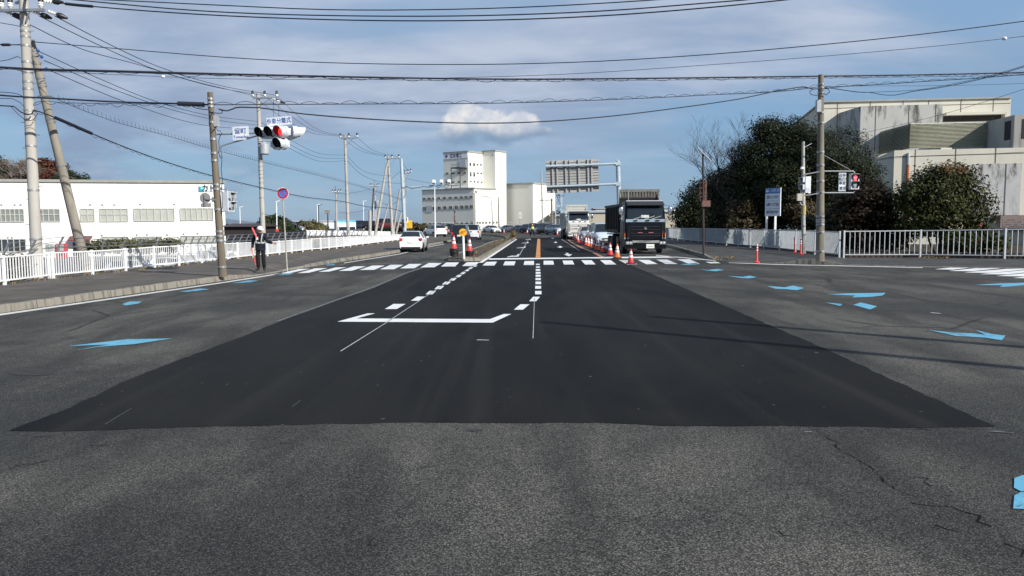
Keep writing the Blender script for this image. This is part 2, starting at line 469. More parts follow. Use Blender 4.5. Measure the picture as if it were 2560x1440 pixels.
def text(body, size, org, xa, nrm, mat, parent, name='lettering', align='CENTER', bold=.0, sx=1., ext=.004, spacing=1.):
    """flat raised lettering as a mesh: org = centre, xa = reading direction, nrm = faces the reader"""
    c = bpy.data.curves.new(name, 'FONT'); c.body = body; c.size = size; c.align_x = align; c.align_y = 'CENTER'
    c.offset = bold * size; c.extrude = ext; c.space_character = spacing; c.resolution_u = 2
    o = bpy.data.objects.new(name, c); COL.objects.link(o)
    bpy.context.view_layer.update()
    dg = bpy.context.evaluated_depsgraph_get()
    me = bpy.data.meshes.new_from_object(o.evaluated_get(dg)); bpy.data.objects.remove(o)
    xa = Vector(xa).normalized(); nrm = Vector(nrm).normalized(); ya = nrm.cross(xa)
    off = Vector(org); q = parent
    while q is not None: off -= q.location; q = q.parent
    mw = Matrix(((xa.x * sx, ya.x, nrm.x, off.x), (xa.y * sx, ya.y, nrm.y, off.y), (xa.z * sx, ya.z, nrm.z, off.z), (0, 0, 0, 1)))
    me.transform(mw); me.materials.clear(); me.materials.append(mat)
    r = bpy.data.objects.new(name, me); COL.objects.link(r); r.parent = parent
    return r


def cards(name, P, size, mat, parent=None, aspect=1.9, up_bias=.0, jit=.4, out=None, seed=1, off=None):
    """leaf-sized quads at the points P (n,3); one mesh"""
    rs = np.random.RandomState(seed); n = len(P)
    d = rs.normal(size=(n, 3)); d[:, 2] += up_bias
    if out is not None: d = d * .42 + out * .9 + np.array([.05, -.05, .25])
    d /= np.linalg.norm(d, axis=1)[:, None]
    t = rs.normal(size=(n, 3)); x = np.cross(d, t); x /= np.linalg.norm(x, axis=1)[:, None]; y = np.cross(d, x)
    s = size * (1 + jit * rs.uniform(-1, 1, n))[:, None]
    if off is not None: P = P - np.array(off)
    v = np.stack([P - x * s / 2, P - y * s * aspect / 2, P + x * s / 2, P + y * s * aspect / 2], 1).reshape(-1, 3)
    me = bpy.data.meshes.new(name); me.vertices.add(4 * n); me.vertices.foreach_set('co', v.ravel())
    me.loops.add(4 * n); me.loops.foreach_set('vertex_index', np.arange(4 * n, dtype=np.int32))
    me.polygons.add(n); me.polygons.foreach_set('loop_start', np.arange(0, 4 * n, 4, dtype=np.int32))
    me.polygons.foreach_set('loop_total', np.full(n, 4, dtype=np.int32))
    me.materials.append(mat); me.update(calc_edges=True); me.validate()
    o = bpy.data.objects.new(name, me); COL.objects.link(o)
    if parent is not None: o.parent = parent
    return o


def blob(rs, lobes, n, clump=.35, shell=.55):
    """points in clumps over ellipsoid lobes [(cx,cy,cz,rx,ry,rz)] plus their outward directions"""
    vol = np.array([l[3] * l[4] * l[5] for l in lobes]) ** .67; vol /= vol.sum()
    P = []; O = []
    for l, w in zip(lobes, vol):
        k = int(n * w); nc = max(6, k // 45)
        d = rs.normal(size=(nc, 3)); d /= np.linalg.norm(d, axis=1)[:, None]
        r = shell + (1 - shell) * rs.uniform(0, 1, nc) ** .6
        r *= 1 + .13 * np.sin(d[:, 0] * 5.1 + l[0]) * np.cos(d[:, 2] * 4.3 + l[1])
        cc = np.array(l[:3]) + d * r[:, None] * np.array(l[3:])
        idx = rs.randint(0, nc, k)
        e = rs.normal(size=(k, 3)) * clump * np.array([1, 1, .7])
        P.append(cc[idx] + e); O.append(d[idx])
    return np.concatenate(P), np.concatenate(O)
# ------------------------------------------------------------------ ground, roads, pavements
def xf(l, z=0.): return [G(x, y, z) for x, y in l]


mb = MB(); mb.up([(-4000, -300, -2.3), (4000, -300, -2.3), (4000, 9000, -2.3), (-4000, 9000, -2.3)])
kind(mb.build('ground', mGround))
FENCE_L = [(-60, 722, 647), (12, 712, 640), (124, 697, 632), (134, 696, 630), (232, 686, 626), (315, 677, 621), (387, 669, 616), (448, 664, 613), (505, 657, 610), (550, 652.5, 608.5),
           (595, 648, 606.5), (633, 643.5, 605), (669, 640, 603.5), (699, 636.5, 602), (730, 633, 600), (757, 630, 598), (780, 627, 596.3), (802, 625.5, 595), (823, 623.5, 594), (842, 621.5, 593), (860, 619.5, 592),
           (876, 617.5, 591), (891, 615.5, 590.3), (907, 613.3, 589.6), (922, 611.5, 589), (945, 608.8, 588), (958, 607, 587.3), (970, 605.5, 586.7), (982, 604, 586.1), (994, 602.5, 585.5), (1005, 601, 585)]
fl = [G(x, y, .15) for x, y, _ in FENCE_L]
edgeL = [Vector((-17, -40, 0)), Vector((-17, 10, 0))] + [p + Vector((-.55, 0, 0)) for p in fl[1:]] + [Vector((-14, 92, 0)), Vector((-30, 118, 0)), Vector((-70, 150, 0)), Vector((-90, 190, 0))]
KERB_L = [(-260, 824), (-60, 792), (0, 783), (140, 763), (280, 742), (420, 722), (560, 702), (600, 696), (640, 690), (690, 681.5), (726, 675), (790, 665), (850, 655), (930, 643), (985, 634), (1030, 624.5), (1075, 614.5), (1115, 606.5), (1136, 602), (1141, 599), (1122, 596.3), (1085, 594), (1050, 592.5), (960, 590)]
kl = xf(KERB_L)
kl = [Vector((-11.6, -40, 0)), Vector((-11.6, 8, 0))] + kl
KZ = [.175] * 9 + [.13, .04, .03, .05, .14] + [.17] * (len(kl) - 14)
# raised ground: everything but the low car park on the left
top = [Vector((p.x, p.y, -.06)) for p in edgeL] + [Vector((-90, 330, -.06)), Vector((420, 330, -.06)), Vector((420, -40, -.06))]
mb = MB(); mb.up(top)
for i in range(len(edgeL) + 1):
    a, b = top[i], top[i + 1]
    d = (b - a).normalized(); n = Vector((-d.y, d.x, 0))
    mb.add([a, b, b + n * 2.6 + Vector((0, 0, -2.24)), a + n * 2.6 + Vector((0, 0, -2.24))], [(0, 1, 2, 3)])
kind(mb.build('terrain', mSoil))
mb = MB(); mb.up([Vector((p.x + .4, p.y, 0)) for p in edgeL[:-4]] + [Vector((-28, 114, 0)), Vector((-66, 146, 0)), Vector((-66, 186, 0)), Vector((60, 186, 0)), Vector((60, 60, 0)), Vector((200, 60, 0)), Vector((200, -40, 0))])
kind(mb.build('road', mAsph))
mb = MB(); mb.up([(-130, 20, -2.29), (-19.5, 20, -2.29), (-16, 80, -2.29), (-34, 120, -2.29), (-120, 200, -2.29), (-190, 200, -2.29)])
kind(mb.build('car_park_surface', mLot)).name = 'car_park_ground'
# fresh asphalt patch
NEWP = [(20, 1077), (100, 1047), (180, 1017), (300, 957), (400, 917), (500, 880), (633, 830), (700, 803), (839, 753), (935, 719.5), (1022.6, 681.7), (1066, 668), (1122, 653), (1205, 652), (1292, 598), (1291, 595.5), (1413, 593.2), (1440, 612.5), (1475, 628), (1500, 643), (1545, 648), (1572, 660), (1660, 698), (1765, 744), (1857, 784), (1955, 825), (2047, 865), (2117, 896), (2300, 980), (2490, 1066), (2300, 1069), (2000, 1065), (1650, 1064), (1500, 1056), (1350, 1057), (1000, 1056), (700, 1062), (400, 1070), (200, 1077)]
rs_ = random.Random(3)
pts = []
base = [G(x, y, .004) for x, y in NEWP]
for i, a in enumerate(base):
    b = base[(i + 1) % len(base)]; k = 1 if i in (12, 13, 14, 15) else max(1, int((b - a).length / .16))
    for j in range(k):
        p = a.lerp(b, j / k)
        if j: p += Vector((rs_.uniform(-.022, .022), rs_.uniform(-.02, .02), 0))
        pts.append(p)
mb = MB(); mb.up(pts); kind(mb.build('fresh_road_surface', mNew))
# darker oval repairs and oil spots in the old road
mb = MB()
for (px, py, rx, ry) in ((78, 930, 66, 9), (100, 1087, 36, 5), (248, 1111, 26, 3), (718, 1105, 18, 4), (1187, 1075, 22, 4), (1005, 1178, 6, 2)):
    c = G(px, py, .004); ex = G(px + rx, py, .004) - c; ey = G(px, py - ry, .004) - c
    mb.up([c + ex * math.cos(t) * rs_.uniform(.85, 1.1) + ey * math.sin(t) * rs_.uniform(.8, 1.1) for t in np.linspace(0, 2 * math.pi, 18)[:-1]])
kind(mb.build('road_stain_marking', M('oil stained asphalt', (.030, .027, .025), .8, var=.3, scale=6, bump=.4, bscale=60, spec=.4)))


# ------------------------------------------------------------------ painted markings
def marks(name, polys, mat, z=.008):
    mb = MB()
    for pl in polys: mb.up([G(x, y, z) for x, y in pl])
    return kind(mb.build(name, mat))


def cr(l, s, ox, oy): return [(ox + x / s, oy + y / s) for x, y in l]


BARS = [[(680, 687.6), (712, 685), (775.6, 671.7), (748, 672.5)], [(743.7, 682.9), (771.6, 682), (819.4, 670), (787.6, 670.8)], [(795.5, 679.7), (823.4, 678.9), (867, 668), (839, 668.5)],
        [(846.5, 677.3), (879, 676.9), (915, 665.7), (885, 665.7)], [(898, 674.9), (935, 674.5), (962, 663.7), (931, 663.7)], [(950, 673.3), (985, 673), (1009, 661.8), (977, 661.8)],
        [(1000.7, 671), (1036, 670.5), (1054.5, 659.8), (1022.6, 659.8)], [(1051, 668.5), (1086, 668), (1104, 658), (1072, 657.4)], [(1102, 666), (1138, 666), (1148, 655.8), (1116, 656)],
        [(1155, 665), (1188, 665), (1198, 655), (1167, 655.8)], [(1206, 663.7), (1236, 663.7), (1242.5, 654), (1216, 654.6)], [(1257.7, 663.3), (1285.6, 663.3), (1289, 653.4), (1262.5, 653.4)],
        [(1308.7, 662.5), (1335, 662.5), (1335, 652.2), (1311.5, 652.6)], [(1359, 661.8), (1385, 661.8), (1383, 651.8), (1359, 651.8)], [(1410, 661.4), (1436, 661), (1431, 651.4), (1406, 651.4)],
        [(1463, 661.4), (1489, 661), (1479, 650.6), (1453, 650.6)], [(1513.5, 661.4), (1541, 661), (1526.6, 650.2), (1500, 650.2)], [(1616, 660.6), (1644, 659.8), (1622, 649.4), (1594, 649.4)],
        [(1664, 659.8), (1694, 659.8), (1668, 649), (1641, 649)], [(1723, 659.5), (1749, 659.5), (1725, 648.5), (1693, 648.5)], [(1775.5, 658.4), (1802, 658), (1790, 653.6), (1763.6, 654.5)]]
marks('crosswalk_marking', BARS, mWhiteP)
marks('worn_crosswalk_marking', [[(1568, 661), (1594, 660.6), (1570, 650.2), (1546.5, 650.2)]], mWornP)
RB = [[(1925, 92), (2035, 82), (2165, 84), (2060, 96)], [(2025, 106), (2200, 84), (2405, 86), (2200, 108)], [(2130, 116), (2330, 90), (2700, 86), (2350, 120)], [(2240, 130), (2560, 92), (2800, 92), (2480, 132)], [(2360, 142), (2600, 118), (2800, 114), (2600, 146)], [(2480, 158), (2640, 138), (2800, 134), (2700, 160)]]
marks('side_crosswalk_marking', [cr([(1925, 94), (2030, 83), (2165, 84), (2055, 97)], 2.844, 1660, 640), cr([(2022, 106), (2210, 87), (2400, 86), (2190, 108)], 2.844, 1660, 640), cr([(2130, 117), (2430, 92), (2640, 88), (2330, 120)], 2.844, 1660, 640), cr([(2240, 129), (2560, 101), (2760, 96), (2440, 131)], 2.844, 1660, 640), cr([(2360, 142), (2620, 117), (2800, 112), (2560, 145)], 2.844, 1660, 640), cr([(2480, 156), (2700, 133), (2850, 128), (2680, 160)], 2.844, 1660, 640)], mWhiteP)


def lineq(l, wl):  # ribbon in pixels: list of (x,y,halfheight) -> polygon
    return [(x, y - h) for x, y, h in l] + [(x, y + h) for x, y, h in reversed(l)]


marks('stop_line_marking', [lineq([(1222, 647.6, 1.6), (1400, 645.4, 1.6), (1560, 643.7, 1.6), (1690, 642.4, 1.5)], 0), [(1196, 657), (1207, 656.5), (1293.5, 598), (1289, 598)]], mWhiteP)
marks('edge_line_marking', [lineq([(-60, 795.5, 2.4), (0, 786.5, 2.2), (280, 746.5, 1.6), (560, 706, 1.3), (640, 693.5, 1.3), (705, 683, 1.2)], 0), lineq([(860, 657.5, .8), (1000, 635, .7), (1060, 619.5, .6), (1110, 610, .5)], 0),
                          lineq([(1640, 638, .8), (1740, 647, .8), (1790, 651.6, .8)], 0), lineq([(1822, 656.5, .7), (1948, 661.2, .8), (2108, 664.6, .8), (2306, 669, .8)], 0)], mLineP)
marks('orange_line_marking', [[(1339, 645), (1351, 645), (1350.4, 596.8), (1343.8, 596.8)]], mOrangeP)
marks('worn_orange_line_marking', [[(1411.8, 593.8), (1424, 604), (1437, 612.5), (1454, 621), (1478, 630), (1500, 642.6), (1511, 642.4), (1483, 628.5), (1458, 619), (1440, 610.7), (1427, 602.7), (1415.6, 593.8)]], mOrangeW)
DL = [(1275, 164, 30, 7), (1247, 176, 32, 9), (1225, 190, 33, 11), (1197, 208, 40, 12), (1170, 226, 45, 14), (1135, 247, 50, 15), (1095, 270, 58, 17), (1050, 298, 62, 20), (997, 330, 66, 22), (918, 368, 94, 26), (773, 417, 130, 32)]
DR = [(1668, 153, 24, 8), (1669, 170, 25, 9), (1669, 188, 28, 11), (1670, 206, 30, 12), (1670, 224, 31, 13), (1670, 245, 33, 14), (1671, 269, 35, 16), (1670, 297, 37, 18), (1671, 330, 40, 21), (1648, 370, 68, 28), (1567, 420, 98, 34)]
dash = []
for i, (x, y, w, h) in enumerate(DL + DR):
    sk = (.36 if w < 80 else .42) if i < 11 or w > 50 else 0
    q = [(x - w / 2, y + h / 2), (x + w / 2 - sk * w, y + h / 2), (x + w / 2, y - h / 2), (x - w / 2 + sk * w, y - h / 2)]
    dash.append(cr(q, 2.51, 680, 600))
marks('dashed_line_marking', dash, mWhiteP)
marks('box_line_marking', [cr([(410, 512), (600, 460), (648, 460), (530, 492), (1368, 496), (1455, 464), (1502, 464), (1385, 518)], 2.51, 680, 600)], mWhiteP)
CH = [[(850, 877.5), (853, 878), (968, 806), (966, 805.5)], [(969, 803), (971, 803.5), (1184, 663), (1183, 662.7)], [(1331.6, 846), (1333.6, 846), (1336.6, 745), (1335.4, 745)], [(1403, 598), (1404, 597.5), (1449, 626), (1447.6, 626.6)],
      [(1190, 850), (1222, 851), (1222, 849.4), (1195, 848.6)], [(1296, 640), (1298, 640), (1322, 598), (1321, 598)], [(2324, 782), (2352, 784), (2352, 783), (2330, 781)],
      [(2010, 1079), (2030, 1079.5), (2030, 1078.8), (2010, 1078.5)]]
marks('chalk_line_marking', CH, mChalk)
marks('faint_chalk_line_marking', [[(262, 1060), (264, 1060), (330, 1020), (329.3, 1019.6)], [(2465, 1078), (2535, 1083), (2535, 1081.5), (2490, 1076.5)], [(730, 1016), (752, 1000), (753, 1000.3), (731.5, 1016)]], paint('faint chalk', (.12, .12, .118), (.03, .03, .03), .5, 14, .9))
AR = [cr([(850, 822), (1000, 806), (1150, 802), (1200, 737), (1130, 739), (1098, 778), (1020, 784), (1000, 776), (900, 796)], 9.85, 1180, 560), cr([(1080, 596), (1180, 590), (1305, 588), (1328, 550), (1280, 553), (1262, 572), (1190, 578), (1120, 585)], 9.85, 1180, 560),
      cr([(1205, 473), (1300, 470), (1385, 472), (1400, 445), (1352, 447), (1340, 458), (1260, 463)], 9.85, 1180, 560), cr([(1305, 384), (1440, 381), (1448, 372), (1425, 358), (1405, 372), (1340, 376)], 9.85, 1180, 560),
      cr([(2260, 750), (2330, 742), (2300, 712), (2360, 712), (2400, 745), (2470, 748), (2390, 795)], 9.85, 1180, 560), cr([(2090, 566), (2150, 558), (2140, 542), (2185, 542), (2205, 560), (2245, 563), (2180, 586)], 9.85, 1180, 560),
      cr([(2005, 455), (2045, 447), (2040, 435), (2075, 435), (2085, 450), (2110, 455), (2060, 467)], 9.85, 1180, 560), cr([(1940, 355), (1975, 349), (1975, 340), (2005, 342), (2012, 352), (2035, 356), (1985, 366)], 9.85, 1180, 560)]
marks('lane_arrow_marking', AR, mWhiteP)
marks('blue_arrow_marking', [[(170, 865), (320, 848), (430, 846), (337, 860), (247, 867), (177, 877), (273, 861)], [(1818, 689.6), (1857, 692), (1874, 689), (1892, 693), (1871, 696), (1850, 694.5)],
                             [(1917, 715), (1962, 718), (1983, 714), (2010, 720), (1992, 725.5), (1966, 723), (1938, 721.6)], [(2068, 735.6), (2128, 733), (2214, 732), (2207, 738.5), (2177, 742), (2130, 743.4), (2138, 739)],
                             [(2435, 712.4), (2497, 708.6), (2580, 706), (2580, 710.4), (2532, 715.6), (2500, 717.4), (2506, 713)], [(2133, 762), (2152, 756), (2193, 766), (2175, 773.6)],
                             [(2536, 1195), (2556, 1188), (2600, 1186), (2600, 1228), (2552, 1228), (2535, 1219)], [(2536, 1238), (2552, 1230), (2600, 1232), (2600, 1274), (2533, 1271)]], mBlueP)
marks('worn_blue_arrow_marking', [[(305, 760), (325, 754), (355, 753.5), (345, 759), (314, 763.5)], [(447, 729.5), (500, 721), (523, 723), (495, 727), (470, 729.5)], [(580, 708), (620, 701), (645, 701.5), (625, 706)], [(690, 686.5), (712, 683.5), (735, 682.5), (727, 685.6), (705, 688)],
                                  [(1750, 672), (1770, 675), (1776, 674), (1795, 672), (1810, 675), (1790, 678), (1765, 676)], [(2064, 756), (2106, 760), (2101, 765)], [(1700, 660.5), (1740, 657.5), (1748, 660), (1722, 662.5)], [(815, 662), (838, 660), (836, 662.5), (818, 664)],
                                  [(2321, 824.6), (2384, 831.6), (2434, 833), (2460, 836), (2439, 824.6), (2479, 835), (2514, 838.7), (2504, 851), (2465, 844), (2391, 840)]], mBlueW)


# ------------------------------------------------------------------ kerbs and pavements
def kerb_blocks(mb, path, zs, w=.17, gap=.02, L=.62, n_side=1, seed=1, jump=1.):
    rr = random.Random(seed)
    for i in range(len(path) - 1):
        a, b = path[i], path[i + 1]; d = b - a; ln = d.length
        if ln < .05: continue
        k = max(1, round(ln / L)); d = d / ln; n = Vector((-d.y, d.x, 0)) * n_side
        for j in range(k):
            s0, s1 = j / k * ln, (j + 1) / k * ln - gap
            p, q = a + d * s0, a + d * s1
            za = zs[i] + (zs[i + 1] - zs[i]) * j / k; zb = zs[i] + (zs[i + 1] - zs[i]) * (j + 1) / k
            za += rr.uniform(-.012, .01); zb += rr.uniform(-.012, .01)
            o = n * rr.uniform(-.012, .012)
            vs = [p + o, q + o, q + n * w + o, p + n * w + o]
            z0 = -.03
            v = [Vector((t.x, t.y, z0)) for t in vs] + [Vector((vs[0].x, vs[0].y, za)) + n * .03, Vector((vs[1].x, vs[1].y, zb)) + n * .03, Vector((vs[2].x, vs[2].y, zb)), Vector((vs[3].x, vs[3].y, za))]
            mb.add(v, [(0, 1, 5, 4), (1, 2, 6, 5), (2, 3, 7, 6), (3, 0, 4, 7), (4, 5, 6, 7)])


mb = MB(); kerb_blocks(mb, kl, KZ, n_side=1, seed=2); kind(mb.build('kerb', mKerb))
# left pavement: strip between kerb back and fence
inner = []
for i, p in enumerate(kl):
    a = kl[max(0, i - 1)]; b = kl[min(len(kl) - 1, i + 1)]; d = (b - a).normalized()
    inner.append(Vector((p.x, p.y, KZ[i] - .012)) + Vector((-d.y, d.x, 0)) * .16)
outer = [Vector((p.x, p.y, .14)) for p in edgeL[:-3]] + [Vector((-29, 112.5, .14))]
mb = MB(); mb.up(inner + outer[::-1]); kind(mb.build('pavement', mSide))
# right pavement with the raised kerb round the signal pole
KERB_R = [(1560, 582), (1620, 601), (1650, 611), (1700, 626), (1738, 637), (1758, 643), (1772, 648.5), (1800, 653), (1850, 656), (1940, 659), (1962, 659.4), (1994, 660), (2058, 661.3), (2090, 662), (2112, 662.6), (2300, 667.5), (2560, 672), (2900, 678)]
KZR = [.17, .17, .17, .17, .17, .17, .10, .03, .03, .035, .08, .20, .20, .09, .03, .03, .03, .03]
kr = xf(KERB_R)
mb = MB(); kerb_blocks(mb, kr, KZR, n_side=1, seed=5); kind(mb.build('right_kerb', mKerb)).name = 'pole_side_kerb'
FENCE_R = [(1665, 596, 569), (1680, 598, 569.3), (1694, 600, 569.6), (1709, 602, 570), (1727, 603.7, 570.2), (1747, 606, 570.5), (1767, 607.3, 570.8), (1790.7, 609.8, 571.2), (1816, 612.7, 571.5), (1845, 615.3, 571.8), (1876, 618.2, 572.2), (1910, 621, 573), (1948.6, 625, 573.8), (1989, 630, 574.7), (2037, 635.5, 575.7), (2098, 642.3, 578.5)]
FENCE_R2 = [(2109, 643.4, 577), (2300, 643, 575), (2511, 645.7, 572), (2740, 648, 569)]
frp = [G(x, y, .15) for x, y, _ in FENCE_R]; frp2 = [G(x, y, .15) for x, y, _ in FENCE_R2]
inner = []
for i, p in enumerate(kr):
    a = kr[max(0, i - 1)]; b = kr[min(len(kr) - 1, i + 1)]; d = (b - a).normalized()
    inner.append(Vector((p.x, p.y, KZR[i] - .012)) + Vector((-d.y, d.x, 0)) * .16)
outR = [p + Vector((.35, .1, 0)) for p in frp] + [p + Vector((0, .4, 0)) for p in frp2[1:]]
mb = MB(); mb.up(inner + [Vector((p.x, p.y, .13)) for p in reversed(outR)]); kind(mb.build('pavement', mSideD))
# planted lot behind the right fence
mb = MB(); mb.up([Vector((p.x + .3, p.y + .05, .02)) for p in outR] + [Vector((150, 34, .02)), Vector((150, 130, .02)), Vector((20, 130, .02))])
kind(mb.build('lot_ground', mSoil))
# low retaining edge under the right fence
mb = MB()
for a, b in zip(outR, outR[1:]): mb.beam(a + Vector((.05, 0, -.0)), b + Vector((.05, 0, -.0)), .14, .42)
kind(mb.build('fence_footing_kerb', M('dark footing', (.07, .05, .04), .9, var=.3, scale=2)))
# ------------------------------------------------------------------ median
nose = [(1120, 652.5), (1160, 653.6), (1203, 652.6)]
mr = xf([(1203, 652.6), (1232, 634), (1258, 617), (1280, 602), (1288, 597.5), (1291, 594.5), (1288, 591), (1276, 589)])
mfar = xf([(1240, 586.2), (1195, 583.6), (1120, 582.3), (1000, 582)])
mfar2 = xf([(1000, 584.6), (1120, 585), (1195, 586.8), (1240, 590.5), (1262, 594.5)])
mlft = xf([(1267, 599), (1262, 602), (1231, 607.5), (1197, 622.5), (1184, 627), (1150, 638), (1122, 648.5)])
outl = xf(nose) + mr[1:] + mfar + mfar2 + mlft
mb = MB(); kerb_blocks(mb, outl + [outl[0]], [.2] * (len(outl) + 1), n_side=1, seed=8, w=.18); kind(mb.build('median_kerb', mKerb))
mb = MB(); mb.up([Vector((p.x, p.y, .175)) for p in outl]); kind(mb.build('median_ground', mDirt))


def grass(name, spots, mat, h=.25, seed=1, blades=14, w=.02):
    """spots: points; tufts of thin leaning blades, one object of kind stuff"""
    rr = random.Random(seed); mb = MB()
    for p in spots:
        for _ in range(blades):
            a = rr.uniform(0, 6.28); l = rr.uniform(.4, 1) * h; q = Vector(p) + Vector((rr.gauss(0, .08), rr.gauss(0, .08), 0))
            t = Vector((math.cos(a), math.sin(a), 0)); s = Vector((-t.y, t.x, 0)) * w
            mb.add([q - s, q + s, q + t * l * rr.uniform(.2, .9) + Vector((0, 0, l))], [(0, 1, 2)])
    return kind(mb.build(name, mat), 'stuff')


rr = random.Random(4)
sp = []
for a, b in zip(fl[1:], fl[2:]):
    n = int((b - a).length * 4)
    sp += [a.lerp(b, rr.random()) + Vector((rr.uniform(-.3, .18), rr.uniform(-.1, .1), -.01)) for _ in range(n)]
grass('dry_grass', sp, mDry, .13, 3, 10, .014)
sp = []
for a, b in zip(mr, mr[1:]): sp += [a.lerp(b, rr.random()) + Vector((-rr.uniform(.25, 1.2), 0, .17)) for _ in range(int((b - a).length * 3))]
for a, b in zip(mfar, mfar[1:]): sp += [a.lerp(b, rr.random()) + Vector((0, rr.uniform(-4, .3), .17)) for _ in range(int((b - a).length * 2))]
grass('median_weeds', sp[::2], mDry, .13, 5, 9, .016)
sp = [G(1284, 594, .17) + Vector((rr.gauss(0, .13), rr.gauss(0, .5), 0)) for _ in range(26)]
grass('dry_reed_grass', sp, mDry, 1.15, 6, 9, .02)
sp = [G(1775 + rr.uniform(0, 60), 643 + rr.uniform(0, 8), .1) for _ in range(25)] + [p.lerp(frp2[2], rr.random() * .35) + Vector((0, -.2, -.02)) for p in [frp2[1]] * 30]
grass('dry_weeds', sp, mDry, .10, 7, 8, .02)

sm_ = [(700, 803), (839, 753), (935, 719.5), (1022.6, 681.7), (1066, 668), (1110, 657)]
kind(MB().up([G(x - 2, y, .0035) for x, y in sm_] + [G(x - 10 + 4 * k / 5, y - 1, .0035) for k, (x, y) in reversed(list(enumerate(sm_)))]).build('dusty_seam_surface', paint('dusty seam', (.115, .110, .100), (.07, .069, .066), .48, 1.6, .95)))

# cracks in the worn road: thin ragged near-black ribbons
def crack(pts, w, rr):
    P = [G(x, y, .003) for x, y in pts]; c = []
    for a, b in zip(P, P[1:]):
        k = max(2, int((b - a).length / .07)); d = (b - a).normalized(); n = Vector((-d.y, d.x, 0))
        c += [a.lerp(b, j / k) + n * rr.gauss(0, .022) for j in range(k)]
    c.append(P[-1]); mb = MB()
    for i in range(len(c) - 1):
        a, b = c[i], c[i + 1]; n = Vector((-(b - a).y, (b - a).x, 0)).normalized(); wa = w * .62 * rr.uniform(.3, 1) * (1 if rr.random() > .15 else .2); wb = wa * rr.uniform(.5, 1.2)
        mb.add([a - n * wa, b - n * wb, b + n * wb, a + n * wa], [(0, 1, 2, 3)])
    return mb
rc = random.Random(12); cm = M('dark crack', (.010, .010, .010), 1, var=.3, spec=.1)
for l, w in (([(2028, 1066), (2075, 1098), (2110, 1126), (2160, 1165), (2235, 1222), (2300, 1245)], .011), ([(2265, 1188), (2295, 1196), (2330, 1215)], .010), ([(2275, 1258), (2340, 1264), (2410, 1278), (2480, 1316)], .013), ([(2320, 1300), (2365, 1320), (2420, 1330)], .008), ([(2500, 1342), (2540, 1375), (2600, 1420)], .011), ([(1940, 692), (1980, 700), (2040, 712), (2110, 733)], .02), ([(1930, 751), (2000, 750), (2070, 744)], .014), ([(2160, 1065), (2260, 1072), (2330, 1076)], .012), ([(1930, 1318), (1960, 1336), (2000, 1352)], .007),
             ([(20, 1172), (60, 1161), (118, 1150)], .010), ([(205, 930), (260, 921), (330, 905)], .010), ([(0, 806), (60, 790), (130, 778)], .014), ([(938, 1372), (946, 1350), (950, 1330)], .006), ([(1530, 1310), (1600, 1290), (1660, 1280)], .005), ([(720, 1240), (800, 1226), (880, 1215)], .005)):
    kind(crack(l, w, rc).build('road_crack_marking', cm))
# ------------------------------------------------------------------ buildings
UP = Vector((0, 0, 1))


def rect_on(x0, y0, x1, y1, P0, n):
    """pixel box -> 4 points on a plane (made upright and level): bl, br, tr, tl"""
    a = onp(x0, (y0 + y1) / 2, P0, n); b = onp(x1, (y0 + y1) / 2, P0, n)
    zb = (onp(x0, y1, P0, n).z + onp(x1, y1, P0, n).z) / 2; zt = (onp(x0, y0, P0, n).z + onp(x1, y0, P0, n).z) / 2
    return [Vector((a.x, a.y, zb)), Vector((b.x, b.y, zb)), Vector((b.x, b.y, zt)), Vector((a.x, a.y, zt))]


def window(parent, q, n, cols=2, rows=1, fr=.07, mframe=None, mpane=None, depth=.09, name='window', split=None):
    """frame standing proud of the wall with mullions, and a pane as a sub-part"""
    n = Vector(n).normalized(); mframe = mframe or mSteel; mpane = mpane or mGlassL
    bl, br, tr, tl = q; mb = MB()
    o = n * depth / 2
    for a, b in ((bl, br), (tl, tr)): mb.beam(a + o, b + o, fr, depth, up=n)
    for i in range(cols + 1):
        t = i / cols; mb.beam(bl.lerp(br, t) + o * .98, tl.lerp(tr, t) + o * .98, fr, depth, up=n)
    for j in (split or [k / rows for k in range(1, rows)]):
        mb.beam(bl.lerp(tl, j) + o * .96, br.lerp(tr, j) + o * .96, fr, depth, up=n)
    f = mb.build(name, mframe, parent)
    pm = MB(); e = n * .025; pm.add([p + e for p in q], [(0, 1, 2, 3)]); pm.build('pane', mpane, f)
    return f


def boxfoot(mb, C, uL, lL, uR, lR, z0, z1, m=0, topm=None):
    a = Vector((C.x, C.y, 0)); pts = [a, a + uR * lR, a + uR * lR + uL * lL, a + uL * lL]
    lo = [p + UP * z0 for p in pts]; hi = [p + UP * z1 for p in pts]
    mb.add(lo + hi, [(0, 1, 5, 4), (1, 2, 6, 5), (2, 3, 7, 6), (3, 0, 4, 7), (4, 5, 6, 7)], m)


# ---- factory with the tower
mCream = M('cream wall panels', (.76, .745, .67), .7, var=.04, scale=.12, spec=.3, streak=True)
mTrim = M('roof edge trim', (.30, .30, .27), .6, var=.1, scale=1)
mRoof = M('flat roof', (.22, .22, .21), .9, var=.15, scale=.3)
mShut = M('grey shutter panel', (.50, .52, .54), .5, var=.06, scale=1)
mWinF = M('factory window', (.03, .034, .038), .15, var=.3, scale=2, spec=.8)
nL = Vector((-.55, -.835, 0)).normalized(); nR = Vector((.835, -.55, 0)).normalized()
uL = Vector((-nR.x, -nR.y, 0)); uR = Vector((-nL.x, -nL.y, 0))
C = V(1184.5, 470, 240)
lowz = C.z
lenL = (onp(1055, 520, C, nL) - onp(1184.5, 520, C, nL)).length
Bpt = onp(1265.5, 520, C, nR); lenR = (Bpt - onp(1184.5, 520, C, nR)).length
fac = thing('factory_building', 'tall cream factory with a windowed tower and a blue emblem sign near its roof', 'factory', (C.x, C.y, 0))
mb = MB(); boxfoot(mb, C, uL, lenL, uR, lenR, -.06, lowz); mb.build('wall', mCream, fac)
